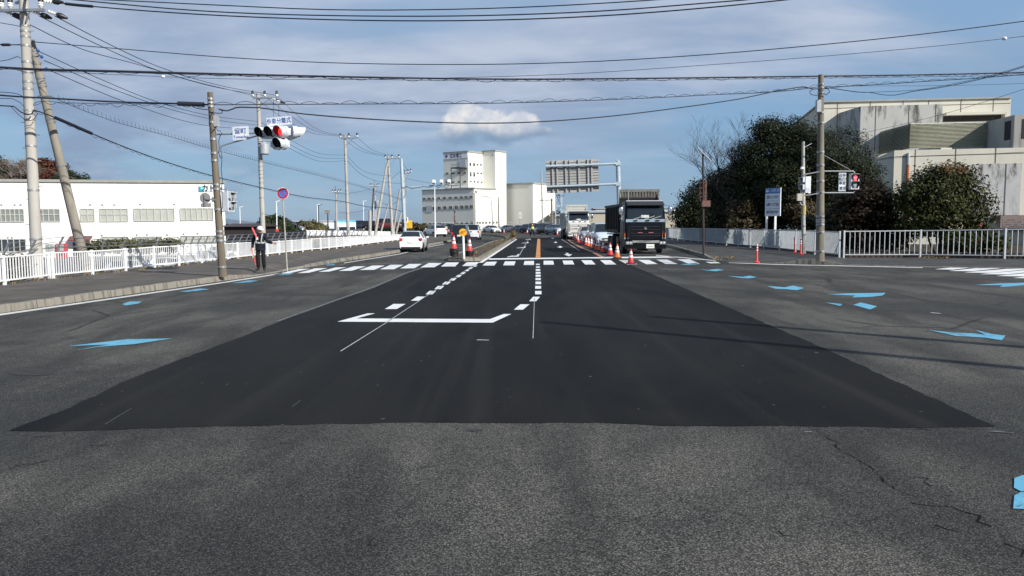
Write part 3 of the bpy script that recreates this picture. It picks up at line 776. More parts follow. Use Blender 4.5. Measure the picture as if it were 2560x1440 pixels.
Wp = onp(1238.5, 430, C, nR); Qp = onp(1206.5, 430, Wp, nL); Tp = onp(1170.5, 430, Qp, nR)
tz = onp(1170.5, 378.5, Tp, nL).z; wz = onp(1250, 378, Wp, nR).z
lT = (onp(1109, 430, Tp, nL) - onp(1170.5, 430, Tp, nL)).length; rT = (Qp - onp(1170.5, 430, Tp, nR)).length + 4
mb = MB(); boxfoot(mb, Tp, uL, lT, uR, rT, lowz - .5, tz); mb.build('tower_wall', mCream, fac)
lW = (Qp - Wp).length + 2.5; Wb = onp(1265.5, 430, C, nR)
mb = MB(); boxfoot(mb, Wp, uL, lW, uR, (Wb - Wp).length, lowz - .01, wz); mb.build('tower_wall', mCream, fac)
for (c, l, r, z) in ((C, lenL, lenR * .66, lowz), (Tp, lT, rT - 4, tz), (Wp, lW - 2.5, (Wb - Wp).length, wz)):
    c0 = Vector((c.x, c.y, z))
    MB().beam(c0 + uL * l + nL * .1, c0 + nL * .1 + nR * .1, .35, .45).build('roof_trim', mTrim, fac); MB().beam(c0 + nR * .1, c0 + uR * r + nR * .1, .35, .45).build('roof_trim', mTrim, fac)


def wins(parent, boxes, P0, n, mat=mWinF, cols=2, **k):
    for b in boxes:
        q = [p + Vector(n) * .02 for p in rect_on(*b, P0, n)]
        window(parent, q, n, cols, 1, .12, mTrim, mat, .12, **k)


def cx(l, y0, y1, w, s=6.0, ox=1030, oy=360): return [(ox + (x - w / 2) / s, oy + (y0 + dy) / s, ox + (x + w / 2) / s, oy + (y1 + dy) / s) for x, dy in l]


wins(fac, cx([(188, 14), (262, 11), (330, 9), (406, 5), (493, 1), (578, -2), (665, -5), (745, -9), (816, -12), (889, -16)], 795, 824, 42), C, nL)
wins(fac, cx([(192, 6), (334, 1), (411, -3), (497, -7), (584, -10), (669, -14), (750, -18), (821, -20), (893, -24)], 942, 988, 45), C, nL)
wins(fac, cx([(200, 4), (273, 2), (340, 1), (418, -3), (678, -8), (756, -10), (828, -13), (900, -16)], 1182, 1210, 42), C, nL)
wins(fac, cx([(978, 0), (1017, 0), (1061, 0), (1110, 0), (1162, -2), (1218, -3), (1267, -4)], 1166, 1194, 24), C, nR, cols=1)
wins(fac, cx([(533, 3), (618, -1), (705, -4), (792, -9)], 428, 454, 40), Tp, nL)
wins(fac, cx([(530, 8), (622, 6), (711, 2), (796, -2)], 555, 582, 40), Tp, nL)
wins(fac, cx([(872, -3), (927, 0)], 287, 330, 25) + cx([(877, -2), (930, 0)], 445, 488, 25), Tp, nR, cols=1)
wins(fac, cx([(980, 0), (1031, 3), (876, 123), (930, 125), (984, 128), (1036, 130), (880, 253), (934, 256), (987, 260), (1040, 263)], 298, 322, 24), Tp, nR, cols=1)
q = rect_on(1066.5, 514, 1081, 531, C, nL); MB().slab([p + nL * .1 for p in q], nL * -.08).build('shutter_panel', mShut, fac)
q = rect_on(1147, 401, 1165, 418, Tp, nL); MB().slab([p + nL * .1 for p in q], nL * -.08).build('shutter_panel', mShut, fac)
q = rect_on(1109.5, 558, 1133.5, 577, C, nL); MB().slab([p + nL * .12 for p in q], nL * -.1).build('loading_door', mShut, fac)
q = rect_on(1230, 385, 1234, 390, Wp, nL); MB().slab([p + nL * .1 for p in q], nL * -.08).build('vent', mTrim, fac)
# steel platform on posts at the tower
pa = onp(1146, 420, Tp, nL); pb = onp(1168, 420, Tp, nL); zz = onp(1147, 420.5, Tp, nL).z; dpt = nL * 3.9
pa.z = pb.z = zz
mb = MB(); mb.slab([pa, pb, pb + dpt, pa + dpt], UP * -.3); pl = mb.build('platform', mDark, fac)
mb = MB()
for p in (pa, pb): mb.beam(Vector((p.x, p.y, lowz)) + dpt * .96, Vector((p.x, p.y, zz - .3)) + dpt * .96, .22)
mb.beam(pa + dpt * .96 - UP * 5.6, pb + dpt * .96 - UP * 5.6, .14)
for t in np.linspace(0, 1, 9): mb.beam(pa.lerp(pb, t) + dpt * .97, pa.lerp(pb, t) + dpt * .97 + UP * .9, .05)
mb.beam(pa + dpt * .97 + UP * .9, pb + dpt * .97 + UP * .9, .06); mb.build('platform_frame', mDark, fac)
# roof sign: white panel, emblem and lettering
q = rect_on(1109.4, 382.5, 1170.2, 396.5, Tp, nL); e = nL * .16
MB().slab([p + e for p in q], nL * -.14).build('sign_panel', M('white sign panel', (.80, .80, .80), .5, var=.03), fac)
sc = q[0].lerp(q[2], .5) + nL * .19; sh = (q[3] - q[0]).length; sw = (q[1] - q[0]).length
text('住友電工', sh * .80, sc - uL * sw * .02 - UP * sh * .02, -uL, nL, M('navy lettering', (.02, .03, .10), .5, var=.02), fac, bold=.012, sx=(sw * .50) / (sh * .80 * 4.0))
mb = MB(); ec = sc + uL * sw * .375; er = sh * .36
for k in range(4):
    a = k * math.pi / 2; dv = (-uL * math.cos(a) + UP * math.sin(a)) * er * .5; pv = (-uL * -math.sin(a) + UP * math.cos(a)) * er * .42
    mb.poly([ec + dv * 2, ec + dv + pv, ec + dv * .38, ec + dv - pv])
for k in range(4):
    a = k * math.pi / 2 + math.pi / 4; dv = (-uL * math.cos(a) + UP * math.sin(a)) * er * .35; pv = (-uL * -math.sin(a) + UP * math.cos(a)) * er * .30
    mb.poly([ec + nL * .006 + dv * 1.5, ec + nL * .006 + dv + pv, ec + nL * .006 + dv * .45, ec + nL * .006 + dv - pv])
mb.build('emblem', M('navy emblem', (.03, .035, .22), .5, var=.05), fac)
# ---- lower hall at the right of it
D = onp(1332.5, 500, Bpt - nL * .5 + uR * 2, nL)
hz = onp(1332.5, 458, D, nL).z
hall = thing('factory_hall', 'plain cream windowless hall adjoining the tower factory', 'factory', (D.x, D.y, 0))
lD = (onp(1262, 500, D, nL) - D).length; rD = (onp(1387, 500, D, nR) - D).length
D = Vector((D.x, D.y, 0))
mb = MB(); boxfoot(mb, D, uL, 18, uR, rD, -.06, hz); mb.build('wall', mCream, hall)
mb = MB(); c0 = D + UP * hz; mb.beam(c0 + uL * 18 + nL * .1, c0 + nL * .1 + nR * .1, .35, .45); mb.beam(c0 + nR * .1, c0 + uR * rD + nR * .1, .35, .45); mb.build('roof_trim', mTrim, hall)
# ---- low wall in front of the factory
mb = MB(); rr = random.Random(2)
wl = xf([(1052, 583), (1110, 581), (1180, 579.5), (1280, 578.3), (1395, 577.5)])
wl = [Vector((p.x, p.y * 1.10, 0)) for p in wl]
t = thing('concrete_wall', 'low pale concrete boundary wall running along the foot of the factory', 'wall', wl[0])
for a, b in zip(wl, wl[1:]):
    mb.beam(a + UP * .55, b + UP * .55, .2, 1.2)
mb.build('wall', concrete('pale wall concrete', (.52, .50, .45), (.25, .23, .19), .6, .8), t)
mb = MB()
for a, b in zip(wl, wl[1:]):
    k = max(1, int((b - a).length / 2.5))
    for j in range(k): p = a.lerp(b, j / k); mb.beam(p + UP * 1.1, p + UP * 2.1, .05)
    for z in (1.55, 2.05): mb.beam(a + UP * z, b + UP * z, .04)
mb.build('railing', mGreyF, t)
# ---- white commercial building on the left
mWB = M('white plaster wall', (.82, .815, .775), .75, var=.03, scale=.3, spec=.3, streak=True, stain=((.62, .58, .50), .66, .5))
WL = V(0, 500, 103); WR = V(560, 500, 110)
wd = (WR - WL); wd.z = 0; wd.normalize(); wn = Vector((wd.y, -wd.x, 0))
wtop = (onp(100, 451.5, WL, wn).z + onp(540, 455, WL, wn).z) / 2
wbld = thing('white_building', 'long white two storey commercial building with a flat roof behind the car park', 'building', (WL.x, WL.y, -2.3))
A = onp(-420, 500, WL, wn); B = onp(561.5, 500, WL, wn)
bk = Vector((B.x, B.y, 0)).normalized() * 26 - wd * 2.5
mb = MB(); _f = [Vector((p.x, p.y, 0)) for p in (A, B, B + bk, A + bk)]; mb.add([p + UP * -2.3 for p in _f] + [p + UP * wtop for p in _f], [(0, 1, 5, 4), (1, 2, 6, 5), (2, 3, 7, 6), (3, 0, 4, 7), (4, 5, 6, 7)]); mb.build('wall', mWB, wbld)
mb = MB(); c0 = Vector((B.x, B.y, wtop)); mb.beam(c0 - wd * (B - A).length + wn * .1, c0 + wn * .1 + wd * .15, .3, .35); mb.build('roof_trim', mTrim, wbld)
mFrW = M('pale window frame', (.48, .48, .45), .5, var=.05)
mPale = M('blinded window pane', (.42, .43, .385), .25, var=.08, scale=.5, spec=.5)
mMid = M('reflective window pane', (.20, .22, .20), .15, var=.15, scale=.5, spec=.7)
mDk = M('dark window pane', (.045, .055, .065), .12, var=.3, scale=.6, spec=.7)
for (x0, y0, x1, y1, c, r, pm) in ((-80, 522, -20, 554, 4, 2, mMid), (-9, 523, 60, 554.5, 6, 2, mMid), (94, 523, 149.5, 553.5, 4, 2, mMid), (202, 522, 236, 553.5, 2, 2, mPale), (250, 522, 319.5, 553.5, 4, 2, mPale), (335.5, 521.5, 436, 552, 6, 1, mPale), (451.5, 521, 533, 550.5, 6, 1, mPale),
                           (-90, 598, -30, 629, 4, 1, mDk), (-10, 598, 65, 629, 5, 1, mDk), (254, 592, 320, 605, 4, 1, mPale), (338, 591.5, 405, 606, 4, 1, mPale), (454, 589.5, 541, 607, 6, 1, mPale)):
    window(wbld, rect_on(x0, y0, x1, y1, WL + wn * .03, wn), wn, c, r, .09, mFrW, pm, .12, split=[.55] if r == 2 else None)
for (x, y) in ((5, 511), (38, 511), (53, 511), (227, 511), (257, 511), (287, 511), (352, 510), (437, 510), (21, 593), (31, 593), (256, 587.5), (343, 586), (369, 586), (419, 586), (460, 584), (495, 583)):
    p = onp(x, y, WL, wn); mb = MB(); mb.lathe([(.13, 0), (.14, .12), (.05, .2)], p + wn * .0, 8, rot=wn.to_track_quat('Z', 'Y').to_matrix()); mb.build('vent_hood', mFrW, wbld)
q = rect_on(176, 592, 232, 602, WL, wn); mb = MB(); mb.slab([q[3] + wn * .05, q[2] + wn * .05, q[1] + wn * 1.6, q[0] + wn * 1.6], UP * .12); mb.build('awning', M('dark red awning', (.13, .035, .04), .6), wbld)
q = rect_on(183, 606, 211, 640, WL + wn * .02, wn); MB().slab(q, wn * .05).build('door', mDk, wbld)
# sign on its wall
q = rect_on(497, 466, 509, 479, WL + wn * .14, wn); mb = MB(); mb.slab(q, wn * -.1); mb.build('emblem', M('teal emblem', (.03, .28, .45), .5, var=.1), wbld)
q2 = rect_on(501, 464.5, 511.5, 473.5, WL + wn * .17, wn); mb = MB(); mb.poly([q2[0], q2[0].lerp(q2[1], .75), q2[1].lerp(q2[2], .6), q2[2].lerp(q2[3], .1), q2[3].lerp(q2[0], .3)]); mb.build('emblem', M('mint emblem', (.20, .62, .55), .5, var=.1), wbld)
p = onp(530, 471.5, WL + wn * .14, wn); MB().slab(rect_on(509.5, 465, 558, 479, WL + wn * .10, wn), wn * -.06).build('sign_panel', mWhite, wbld)
text('カトー', 1.0, p + wn * .03, wd, wn, mInk, wbld, bold=.03, sx=.95, spacing=.9)
# ---- concrete hall on the right
mConc = concrete('light hall concrete', (.62, .595, .505), (.44, .42, .36), .32, .35)
mConcS = concrete('stained hall concrete', (.44, .43, .39), (.085, .08, .07), 1.0, .55)
mConcD = concrete('grey hall concrete', (.33, .325, .31), (.12, .115, .105), .8, .5)
mJoint = M('panel joint', (.10, .095, .085), .9)
hb = thing('concrete_hall', 'large pale concrete public hall with stained panels, louvres and stepped flat roofs', 'building', (40, 66, 0))


def prism(C0, pts, z0, z1, name, mat):
    pts = [Vector((p.x, p.y, 0)) for p in pts]
    a = sum(pts[i].x * pts[(i + 1) % len(pts)].y - pts[(i + 1) % len(pts)].x * pts[i].y for i in range(len(pts)))
    if a < 0: pts = pts[::-1]
    n = len(pts); mb = MB()
    mb.add([p + UP * z0 for p in pts] + [p + UP * z1 for p in pts], [(i, (i + 1) % n, n + (i + 1) % n, n + i) for i in range(n)])
    mb.poly([p + UP * z1 for p in pts]); return mb.build(name, mat, C0)


def joints(P0, n, vs, hs, name='panel_joint', parent=None, w=.05):
    n = Vector(n)
    for x, y0, y1 in vs: MB().beam(onp(x, y0, P0, n) + n * .012, Vector((*onp(x, y0, P0, n).xy, onp(x, y1, P0, n).z)) + n * .012, w, .02, up=n).build(name, mJoint, parent)
    for x0, ya, x1, yb in hs: MB().beam(onp(x0, ya, P0, n) + n * .012, onp(x1, yb, P0, n) + n * .012, w, .02, up=n).build(name, mJoint, parent)


U1 = V(2055, 257, 76); U2 = V(2528, 245, 74); uz = (U1.z + U2.z) / 2
ud = Vector((U2.x - U1.x, U2.y - U1.y, 0)).normalized(); un = Vector((ud.y, -ud.x, 0))
U0 = V(1950, 303, 106)
prism(hb, [U1, U2, U2 - un * 30, U0 - un * 4, U0], 0, uz, 'upper_wall', mConc)
mb = MB(); z = uz + .06
mb.beam(Vector((U0.x, U0.y, z)), Vector((U1.x, U1.y, z)), .25, .14); mb.beam(Vector((U1.x, U1.y, z)) + un * .05, Vector((U2.x, U2.y, z)) + un * .05, .25, .14); mb.build('roof_trim', mTrim, hb)
joints(U1, un, [(2094, 258, 330), (2176, 254, 270), (2258, 252, 262), (2322, 250, 262), (2403, 248, 300), (2484, 246, 300)], [(2058, 272, 2150, 268.5), (2150, 268.5, 2526, 258)], parent=hb)
# window recess in the upper wall
q = rect_on(2358, 285.5, 2506, 303, U1 + un * .02, un)
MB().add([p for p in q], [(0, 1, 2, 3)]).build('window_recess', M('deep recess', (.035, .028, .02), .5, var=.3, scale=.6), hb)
mb = MB(); mb.beam(q[3] + un * .35, q[2] + un * .35, .7, .25); mb.beam(q[2] + un * .35, q[1] + un * .35, .2, .7, up=un); mb.build('window_hood', mConc, hb)
# projecting stained block
P1 = V(2152, 266, 71.5); P2 = V(2357, 260, 70.5); pz = (P1.z + P2.z) / 2
pd = Vector((P2.x - P1.x, P2.y - P1.y, 0)).normalized(); pn = Vector((pd.y, -pd.x, 0))
Pb = onp(2137, 300, U1, un)
prism(hb, [P1, P2, P2 - pn * 5, Vector((P1.x - .2, P1.y + 5.5, 0))], 0, pz, 'stained_wall', concrete('streaked hall concrete', (.46, .455, .43), (.07, .067, .06), .95, .8, top=(pz - 4.0, pz + .3), runz=.6))
joints(P1, pn, [(2190, 264, 380), (2273, 262, 320), (2340, 260, 305)], [], parent=hb)
# louvred screen on the lower roof
L0 = V(2275, 309, 65.5); L2 = V(2487, 302, 64.5); L1 = V(2193, 331, 72); lz = (L0.z + L2.z) / 2
Z0 = V(2275, 371, 65.5).z
mb = MB(); nsl = 19
for i in range(nsl):
    z = Z0 + (lz - Z0) * (i + .5) / nsl; h = (lz - Z0) / nsl
    for a, b in ((L1, L0), (L0, L2)):
        d = Vector((b.x - a.x, b.y - a.y, 0)).normalized(); n = Vector((d.y, -d.x, 0))
        A_ = Vector((a.x, a.y, z)); B_ = Vector((b.x, b.y, z))
        mb.add([A_ + n * .14 - UP * h * .5, B_ + n * .14 - UP * h * .5, B_ + UP * h * .36, A_ + UP * h * .36], [(0, 1, 2, 3)])
mb.build('louvre_screen', M('olive louvre', (.42, .415, .32), .6, var=.18, scale=.35, stain=((.24, .25, .17), .56, .5)), hb)
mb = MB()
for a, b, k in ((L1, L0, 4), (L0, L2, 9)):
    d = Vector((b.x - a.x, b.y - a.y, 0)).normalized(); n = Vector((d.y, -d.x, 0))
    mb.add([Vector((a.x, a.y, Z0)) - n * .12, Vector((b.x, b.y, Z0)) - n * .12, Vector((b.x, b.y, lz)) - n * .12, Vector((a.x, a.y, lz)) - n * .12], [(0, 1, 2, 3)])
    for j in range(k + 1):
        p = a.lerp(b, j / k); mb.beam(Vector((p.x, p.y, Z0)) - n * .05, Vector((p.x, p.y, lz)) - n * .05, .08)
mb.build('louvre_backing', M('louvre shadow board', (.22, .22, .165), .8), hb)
# lower block with its parapet
K0 = V(2236, 376, 62); K2 = V(2700, 362, 59.5); K1 = V(2188, 386, 70); kz = K0.z
kd = Vector((K2.x - K0.x, K2.y - K0.y, 0)).normalized(); kn = Vector((kd.y, -kd.x, 0))
prism(hb, [K0, K2, K2 - kn * 14, K1 - kn * 3, K1], 0, kz, 'lower_wall', mConc)
joints(K0, kn, [(2289, 374, 560), (2390, 372, 560), (2490, 370, 408), (2516, 408, 538)], [(2238, 392, 2700, 378)], parent=hb)
q = rect_on(2430, 409, 2552, 538, K0 + kn * .05, kn)
MB().slab(q, kn * -.04).build('stained_panel', concrete('spotted stained concrete', (.47, .47, .465), (.085, .08, .072), 1.0, 1.0, top=(q[2].z - 2.6, q[2].z + .3), runz=.7), hb)
joints(K0 + kn * .055, kn, [(2516, 409.5, 537.5)], [], parent=hb)
ld = Vector((K0.x - K1.x, K0.y - K1.y, 0)).normalized(); ln_ = Vector((ld.y, -ld.x, 0))
joints(K1, ln_, [], [(2191, 401, 2235, 392)], parent=hb)
# roof room with an opening, at the right
q0 = V(2487, 298, 63.5); q1 = V(2537, 287, 60.6); q3 = V(2660, 284, 60.2); rz0 = kz - .1; rzt = q1.z
prism(hb, [q0, q1, q3, q3 + Vector((0, 8, 0)), q0 + Vector((0, 6, 0))], rz0, rzt, 'roof_room_wall', mConcD)
rd = Vector((q1.x - q0.x, q1.y - q0.y, 0)).normalized(); rn = Vector((rd.y, -rd.x, 0))
MB().slab(rect_on(2511, 303, 2526, 350, q0 + rn * .03, rn), rn * -.02).build('roof_room_opening', M('dark opening', (.01, .01, .01), .8), hb)
r2 = Vector((q3.x - q1.x, q3.y - q1.y, 0)).normalized(); r2n = Vector((r2.y, -r2.x, 0))
MB().slab(rect_on(2555, 297, 2600, 346, q1 + r2n * .03, r2n), r2n * -.02).build('roof_room_opening', M('dark opening', (.01, .01, .01), .8), hb)
# drain pipe, canopy, low dark plinth and doors
p = onp(2271.5, 382, K0 + kn * .12, kn); pb_ = onp(2271.5, 412, K0 + kn * .12, kn)
mb = MB(); mb.tube([p, Vector((p.x, p.y, pb_.z))], .1, 8); mb.build('pipe', mGreyF, hb)
mb = MB(); mb.tube([Vector((p.x, p.y, pb_.z)), Vector((p.x, p.y, 0))], .1, 8); mb.build('pipe', M('rust red pipe', (.40, .12, .04), .6), hb)
q = rect_on(2480, 538, 2720, 541, K0 + kn * .02, kn)
MB().slab([q[3], q[2], q[2] + kn * 2.2, q[3] + kn * 2.2], UP * -.16).build('canopy', M('canopy slab', (.10, .085, .08), .7), hb)
q = rect_on(2290, 623, 2700, 640, K0 + kn * .03, kn); MB().slab(q, kn * .05).build('plinth', M('dark plinth', (.055, .045, .05), .8), hb)
q = rect_on(2290, 574, 2700, 577, K0 + kn * .3, kn); MB().slab(q, kn * .1).build('handrail', mDark, hb)
# notice board in front of it (brown, small lettering)
nb = onp(2500, 575, V(2540, 560, 50), (0, -1, 0))
board = thing('notice_board', 'brown notice board with rows of small dark lettering beside the concrete hall', 'sign', (nb.x, nb.y, .02))
q = rect_on(2501, 538.5, 2605, 569, nb, (0, -1, 0)); MB().slab(q, (0, .08, 0)).build('board', M('brown sign face', (.135, .095, .085), .6, var=.1), board)
mb = MB()
for x in (2517, 2590): p = onp(x, 560, nb + Vector((0, .12, 0)), (0, -1, 0)); mb.beam(Vector((p.x, p.y, 0)), Vector((p.x, p.y, q[2].z)), .1)
mb.build('post', mDark, board)
mb = MB(); rr = random.Random(9)
for y in (550, 555.3, 561.5, 566):
    x = 2505 + (0 if y < 558 else 1)
    while x < 2600:
        w = rr.uniform(1.6, 2.6)
        if rr.random() > .2: mb.add([p + Vector((0, -.006, 0)) for p in rect_on(x, y - 1.3, x + w, y + 1.2, nb, (0, -1, 0))], [(0, 1, 2, 3)])
        x += w + rr.uniform(.5, 1.2)
mb.build('lettering', mInk, board)
# far sheds
def shed(label, x0, x1, yt, yb, Y, col, roofcol, zb=-.1, dep=25, ridge=0, cat='warehouse', name='warehouse'):
    a, b = V(x0, yt, Y), V(x1, yt, Y); z0 = min(zb, V(x0, yb, Y).z)
    t = thing(name, label, cat, (a.x, Y, z0))
    mb = MB(); mb.box(((a.x + b.x) / 2, Y + dep / 2, (z0 + a.z) / 2), (b.x - a.x, dep, a.z - z0)); mb.build('wall', M('shed ' + label[:18], col, .8, var=.08, scale=.1, streak=True), t)
    rz = V(x0, yt - ridge, Y).z if ridge else a.z + .4
    mb = MB(); o = .5
    mb.add([(a.x - o, Y - o, a.z), (b.x + o, Y - o, a.z), (b.x + o, Y + dep / 2, rz), (a.x - o, Y + dep / 2, rz), (a.x - o, Y + dep + o, a.z), (b.x + o, Y + dep + o, a.z)], [(0, 1, 2, 3), (3, 2, 5, 4), (0, 3, 4), (1, 5, 2)])
    mb.build('roof', M('roof ' + label[:18], roofcol, .6, var=.1, scale=.2), t)
    return t


shed('long beige warehouse with a grey ridged roof behind the queue of trucks', 1398, 1694, 532, 575, 210, (.40, .37, .29), (.33, .36, .39), ridge=9, dep=50)
shed('short white flat roofed block standing above the beige warehouse roof', 1490, 1552, 522, 560, 268, (.62, .61, .58), (.4, .4, .4), dep=15, name='rooftop_block', cat='building')
shed('low pale shed just left of the dark trees', 1655, 1712, 521, 560, 300, (.52, .51, .48), (.4, .4, .38), dep=20)
shed('distant white warehouse above the bushes beyond the car park', 716, 800, 554, 575, 330, (.70, .70, .68), (.62, .63, .65), ridge=2, dep=40)
sh = shed('open dark brown carport roof beside the white building', 560, 634, 567, 573, 96, (.03, .02, .018), (.035, .022, .02), zb=.5, dep=9, name='carport', cat='carport')
# ------------------------------------------------------------------ fences
def fence(name, label, pts, mat, every=.125, bal=.022, post=.075, lab_group=None, hmul=1., lift=.13):
    base = [G(x, y, .15) for x, y, _ in pts]; tops = [V(x, t, b.y).z for (x, _, t), b in zip(pts, base)]
    root = thing(name, label, 'fence', base[0])
    for i, (b, z) in enumerate(zip(base, tops)):
        mb = MB(); mb.box((b.x, b.y, (b.z - .05 + z + .02) / 2), (post, post, z + .02 - b.z + .05)); mb.build('post', mat, root)
        if i == len(base) - 1: break
        c = base[i + 1]; z2 = tops[i + 1]; mb = MB(); d = (c - b).normalized()
        a0 = Vector((b.x, b.y, z - .03)) + d * post * .5; a1 = Vector((c.x, c.y, z2 - .03)) - d * post * .5
        b0 = Vector((b.x, b.y, b.z + lift)) + d * post * .5; b1 = Vector((c.x, c.y, c.z + lift)) - d * post * .5
        mb.beam(a0, a1, .05, .045); mb.beam(b0, b1, .045, .045)
        L = (c - b).length; k = max(2, int(L / every))
        for j in range(1, k):
            t = j / k; mb.beam(b0.lerp(b1, t), a0.lerp(a1, t), bal)
        mb.build('panel', mat, root)
    return root


fence('metal_fence', 'short white metal fence section with widely spaced bars beside the tall utility pole', FENCE_L[:3], mWhiteF, .155, .026)
fence('metal_fence', 'long white metal bar fence running along the left pavement to the road bend', FENCE_L[3:], mWhiteF, .125, .024)
fence('metal_fence', 'grey white bar fence behind the red posts, running back along the dark trees', FENCE_R, mGreyF, .12, .024)
fence('metal_fence', 'grey white fence of widely spaced bars in front of the round olive tree', FENCE_R2, mGreyF, .22, .028)


# ------------------------------------------------------------------ poles
def shaft(mb, a, b, r0, r1, n=14, k=6): mb.tube([Vector(a).lerp(Vector(b), i / k) for i in range(k + 1)], [r0 + (r1 - r0) * i / k for i in range(k + 1)], n)


def pole(name, label, base, top, r0, r1, mat=None, bands=(), cat='utility pole', group=None, steps=False, bmat=None):
    base, top = Vector(base), Vector(top)
    root = thing(name, label, cat, base, group=group)
    mb = MB(); shaft(mb, base, top, r0, r1); mb.build('shaft', mat or mPole, root, sm=40)
    d = (top - base); L = d.length; dn = d.normalized()
    q = dn.to_track_quat('Z', 'Y').to_matrix()
    for t in bands:
        r = r0 + (r1 - r0) * t + .012; p = base.lerp(top, t)
        mb = MB(); mb.lathe([(r, -.035), (r, .035)], p, 14, rot=q); mb.box(p + q @ Vector((r + .02, 0, 0)), (.06, .05, .06)); mb.build('band', bmat or mBand, root, sm=40)
    if steps:
        z = 2.0; s = 1
        while z < L - .6:
            t = z / L; r = r0 + (r1 - r0) * t; p = base.lerp(top, t); MB().tube([p + Vector((s * r * .9, 0, 0)), p + Vector((s * (r + .16), 0, 0))], .012, 5).build('step_bolt', mBand, root); z += .45; s = -s
    return root


def insulator(root, p, up=Vector((0, 0, 1)), h=.30, r=.085, parent=None):
    q = up.to_track_quat('Z', 'Y').to_matrix()
    mb = MB(); mb.lathe([(.02, 0), (.045, .02), (r * .7, .06), (r, .10), (r * .72, .15), (r, .18), (r * .75, .22)], p, 10, rot=q); o = mb.build('insulator', mPorc, parent or root, sm=50)
    mb = MB(); mb.lathe([(r * .8, .22), (r * .85, h * .9), (r * .5, h * 1.1), (.02, h * 1.15)], p, 10, rot=q); mb.build('insulator_cap', mBlackP, parent or root, sm=50)


def crossarm(root, a, b, w=.09, ins=(), brace=None, h=.30, r=.085, mat=None):
    a, b = Vector(a), Vector(b); mb = MB(); mb.beam(a, b, w); 
    if brace: mb.beam(a.lerp(b, brace[0]), brace[1], .035)
    ca = mb.build('crossarm', mat or mSteel, root)
    for t in ins: insulator(root, a.lerp(b, t) + Vector((0, 0, w / 2)), parent=ca, h=h, r=r)
    return ca


def strain(root, p, d, L=.55):
    """strain insulator: porcelain discs and a black cover, lying along d"""
    d = Vector(d).normalized(); q = d.to_track_quat('Z', 'Y').to_matrix()
    mb = MB(); mb.lathe([(.02, 0), (.07, .05), (.03, .09), (.075, .14), (.03, .18), (.075, .23), (.02, .27)], p, 10, rot=q); mb.build('strain_insulator', mPorc, root, sm=50)
    mb = MB(); mb.lathe([(.03, .27), (.085, .33), (.10, .45), (.03, L + .1)], p, 10, rot=q); mb.build('insulator_cover', mBlackP, root, sm=50)


Y1 = 28.0
b1 = V(95, 700, Y1); t1 = V(60, 16, Y1); dz = (t1 - b1); b1g = b1 + dz * ((-2.3 - b1.z) / dz.z)
t1x = b1 + dz * 1.06
PA = pole('utility_pole', 'tallest pale concrete utility pole, by the white fence, with crossarms and many cables', b1g, t1x, .215, .145, mPole, [.30, .44, .565, .60, .64, .655, .665, .70, .725, .745, .77, .80, .845, .87, .885, .90], steps=True)
crossarm(PA, V(-22, 27, Y1 - .2), V(112, 25, Y1 - .2), .09, (.20, .36, .93), brace=(.72, V(66, 55, Y1 - .2)), r=.10, h=.36)
crossarm(PA, V(40, 8, Y1 + .9), V(86, -12, Y1 - 1.0), .08)
for px, py, q in ((118, 27, (1.0, .5, -.35)), (78, 27, (1.0, .5, -.35)), (8, 27, (1, .5, -.35)), (110, 3, (1, .06, -.04))): strain(PA, V(px, py, Y1 - .2), q)
# cable loops low on the pole
for k, l in enumerate(([(0, 230), (30, 232), (48, 236), (62, 243)], [(0, 246), (30, 246), (50, 256), (62, 268)], [(0, 264), (35, 266), (52, 280), (70, 287), (80, 284), (85, 275)], [(28, 267), (45, 285), (66, 302), (84, 300), (95, 283)], [(0, 153), (20, 150), (45, 141), (52, 146)], [(0, 57), (30, 62), (50, 66)])):
    mb = MB(); mb.tube([V(x, y, Y1 - .35) for x, y in l], .012 if k != 2 else .022, 5); mb.build('service_cable', mWire, PA)
mb = MB()
mb.tube([V(-20, 109, Y1 - .3), V(12, 112, Y1 - .3), V(52, 112, Y1 - .3)], .018, 6); mb.lathe([(.02, 0), (.05, .05), (.05, .3), (.02, .36)], V(2, 112, Y1 - .3), 8, rot=Matrix.Rotation(R(90), 3, 'Y')); mb.build('service_cable', mWire, PA)
# its leaning strut
bs = V(203, 622, 31.5); ts = V(77, 100, 28.9); dz = ts - bs
PB = pole('strut_pole', 'grey concrete strut pole leaning against the tallest utility pole', bs + dz * ((-2.3 - bs.z) / dz.z), ts, .215, .125, concrete('strut concrete', (.31, .285, .24), (.17, .155, .13), .5, 1.2), [.345, .60, .745, .755, .86, .87, .885, .93, .955, .97])
for px, py in ((75, 103), (95, 127), (104, 142), (116, 172)):
    p = V(px, py, 28.6); mb = MB(); mb.lathe([(.02, -.05), (.06, -.04), (.06, .04), (.02, .05)], p, 8, rot=Matrix.Rotation(R(60), 3, 'Y')); mb.build('insulator', mInkB, PB)
mb = MB(); mb.beam(V(95, 241, 29.3), V(131, 241, 29.0), .05); mb.build('bracket', mSteel, PB)


def upole(label, base, top, Y, r0, r1, arm=None, bands=(), mat=None, zb=-2.3, group='utility poles along the left side', ins=(0, .5, 1), steps=False):
    b = V(*base, Y); t = V(*top, Y); d = t - b
    if zb is not None: b = b + d * ((zb - b.z) / d.z)
    root = pole('utility_pole', label, b, t, r0, r1, mat or mPole, bands, group=group, steps=steps)
    if arm:
        a0, a1 = V(*arm[0], Y - .15), V(*arm[1], Y - .15)
        crossarm(root, a0, a1, .1, ins, brace=(.75, V(top[0] + 1.5, arm[0][1] + 22, Y - .15)), h=.42, r=.12)
    return root


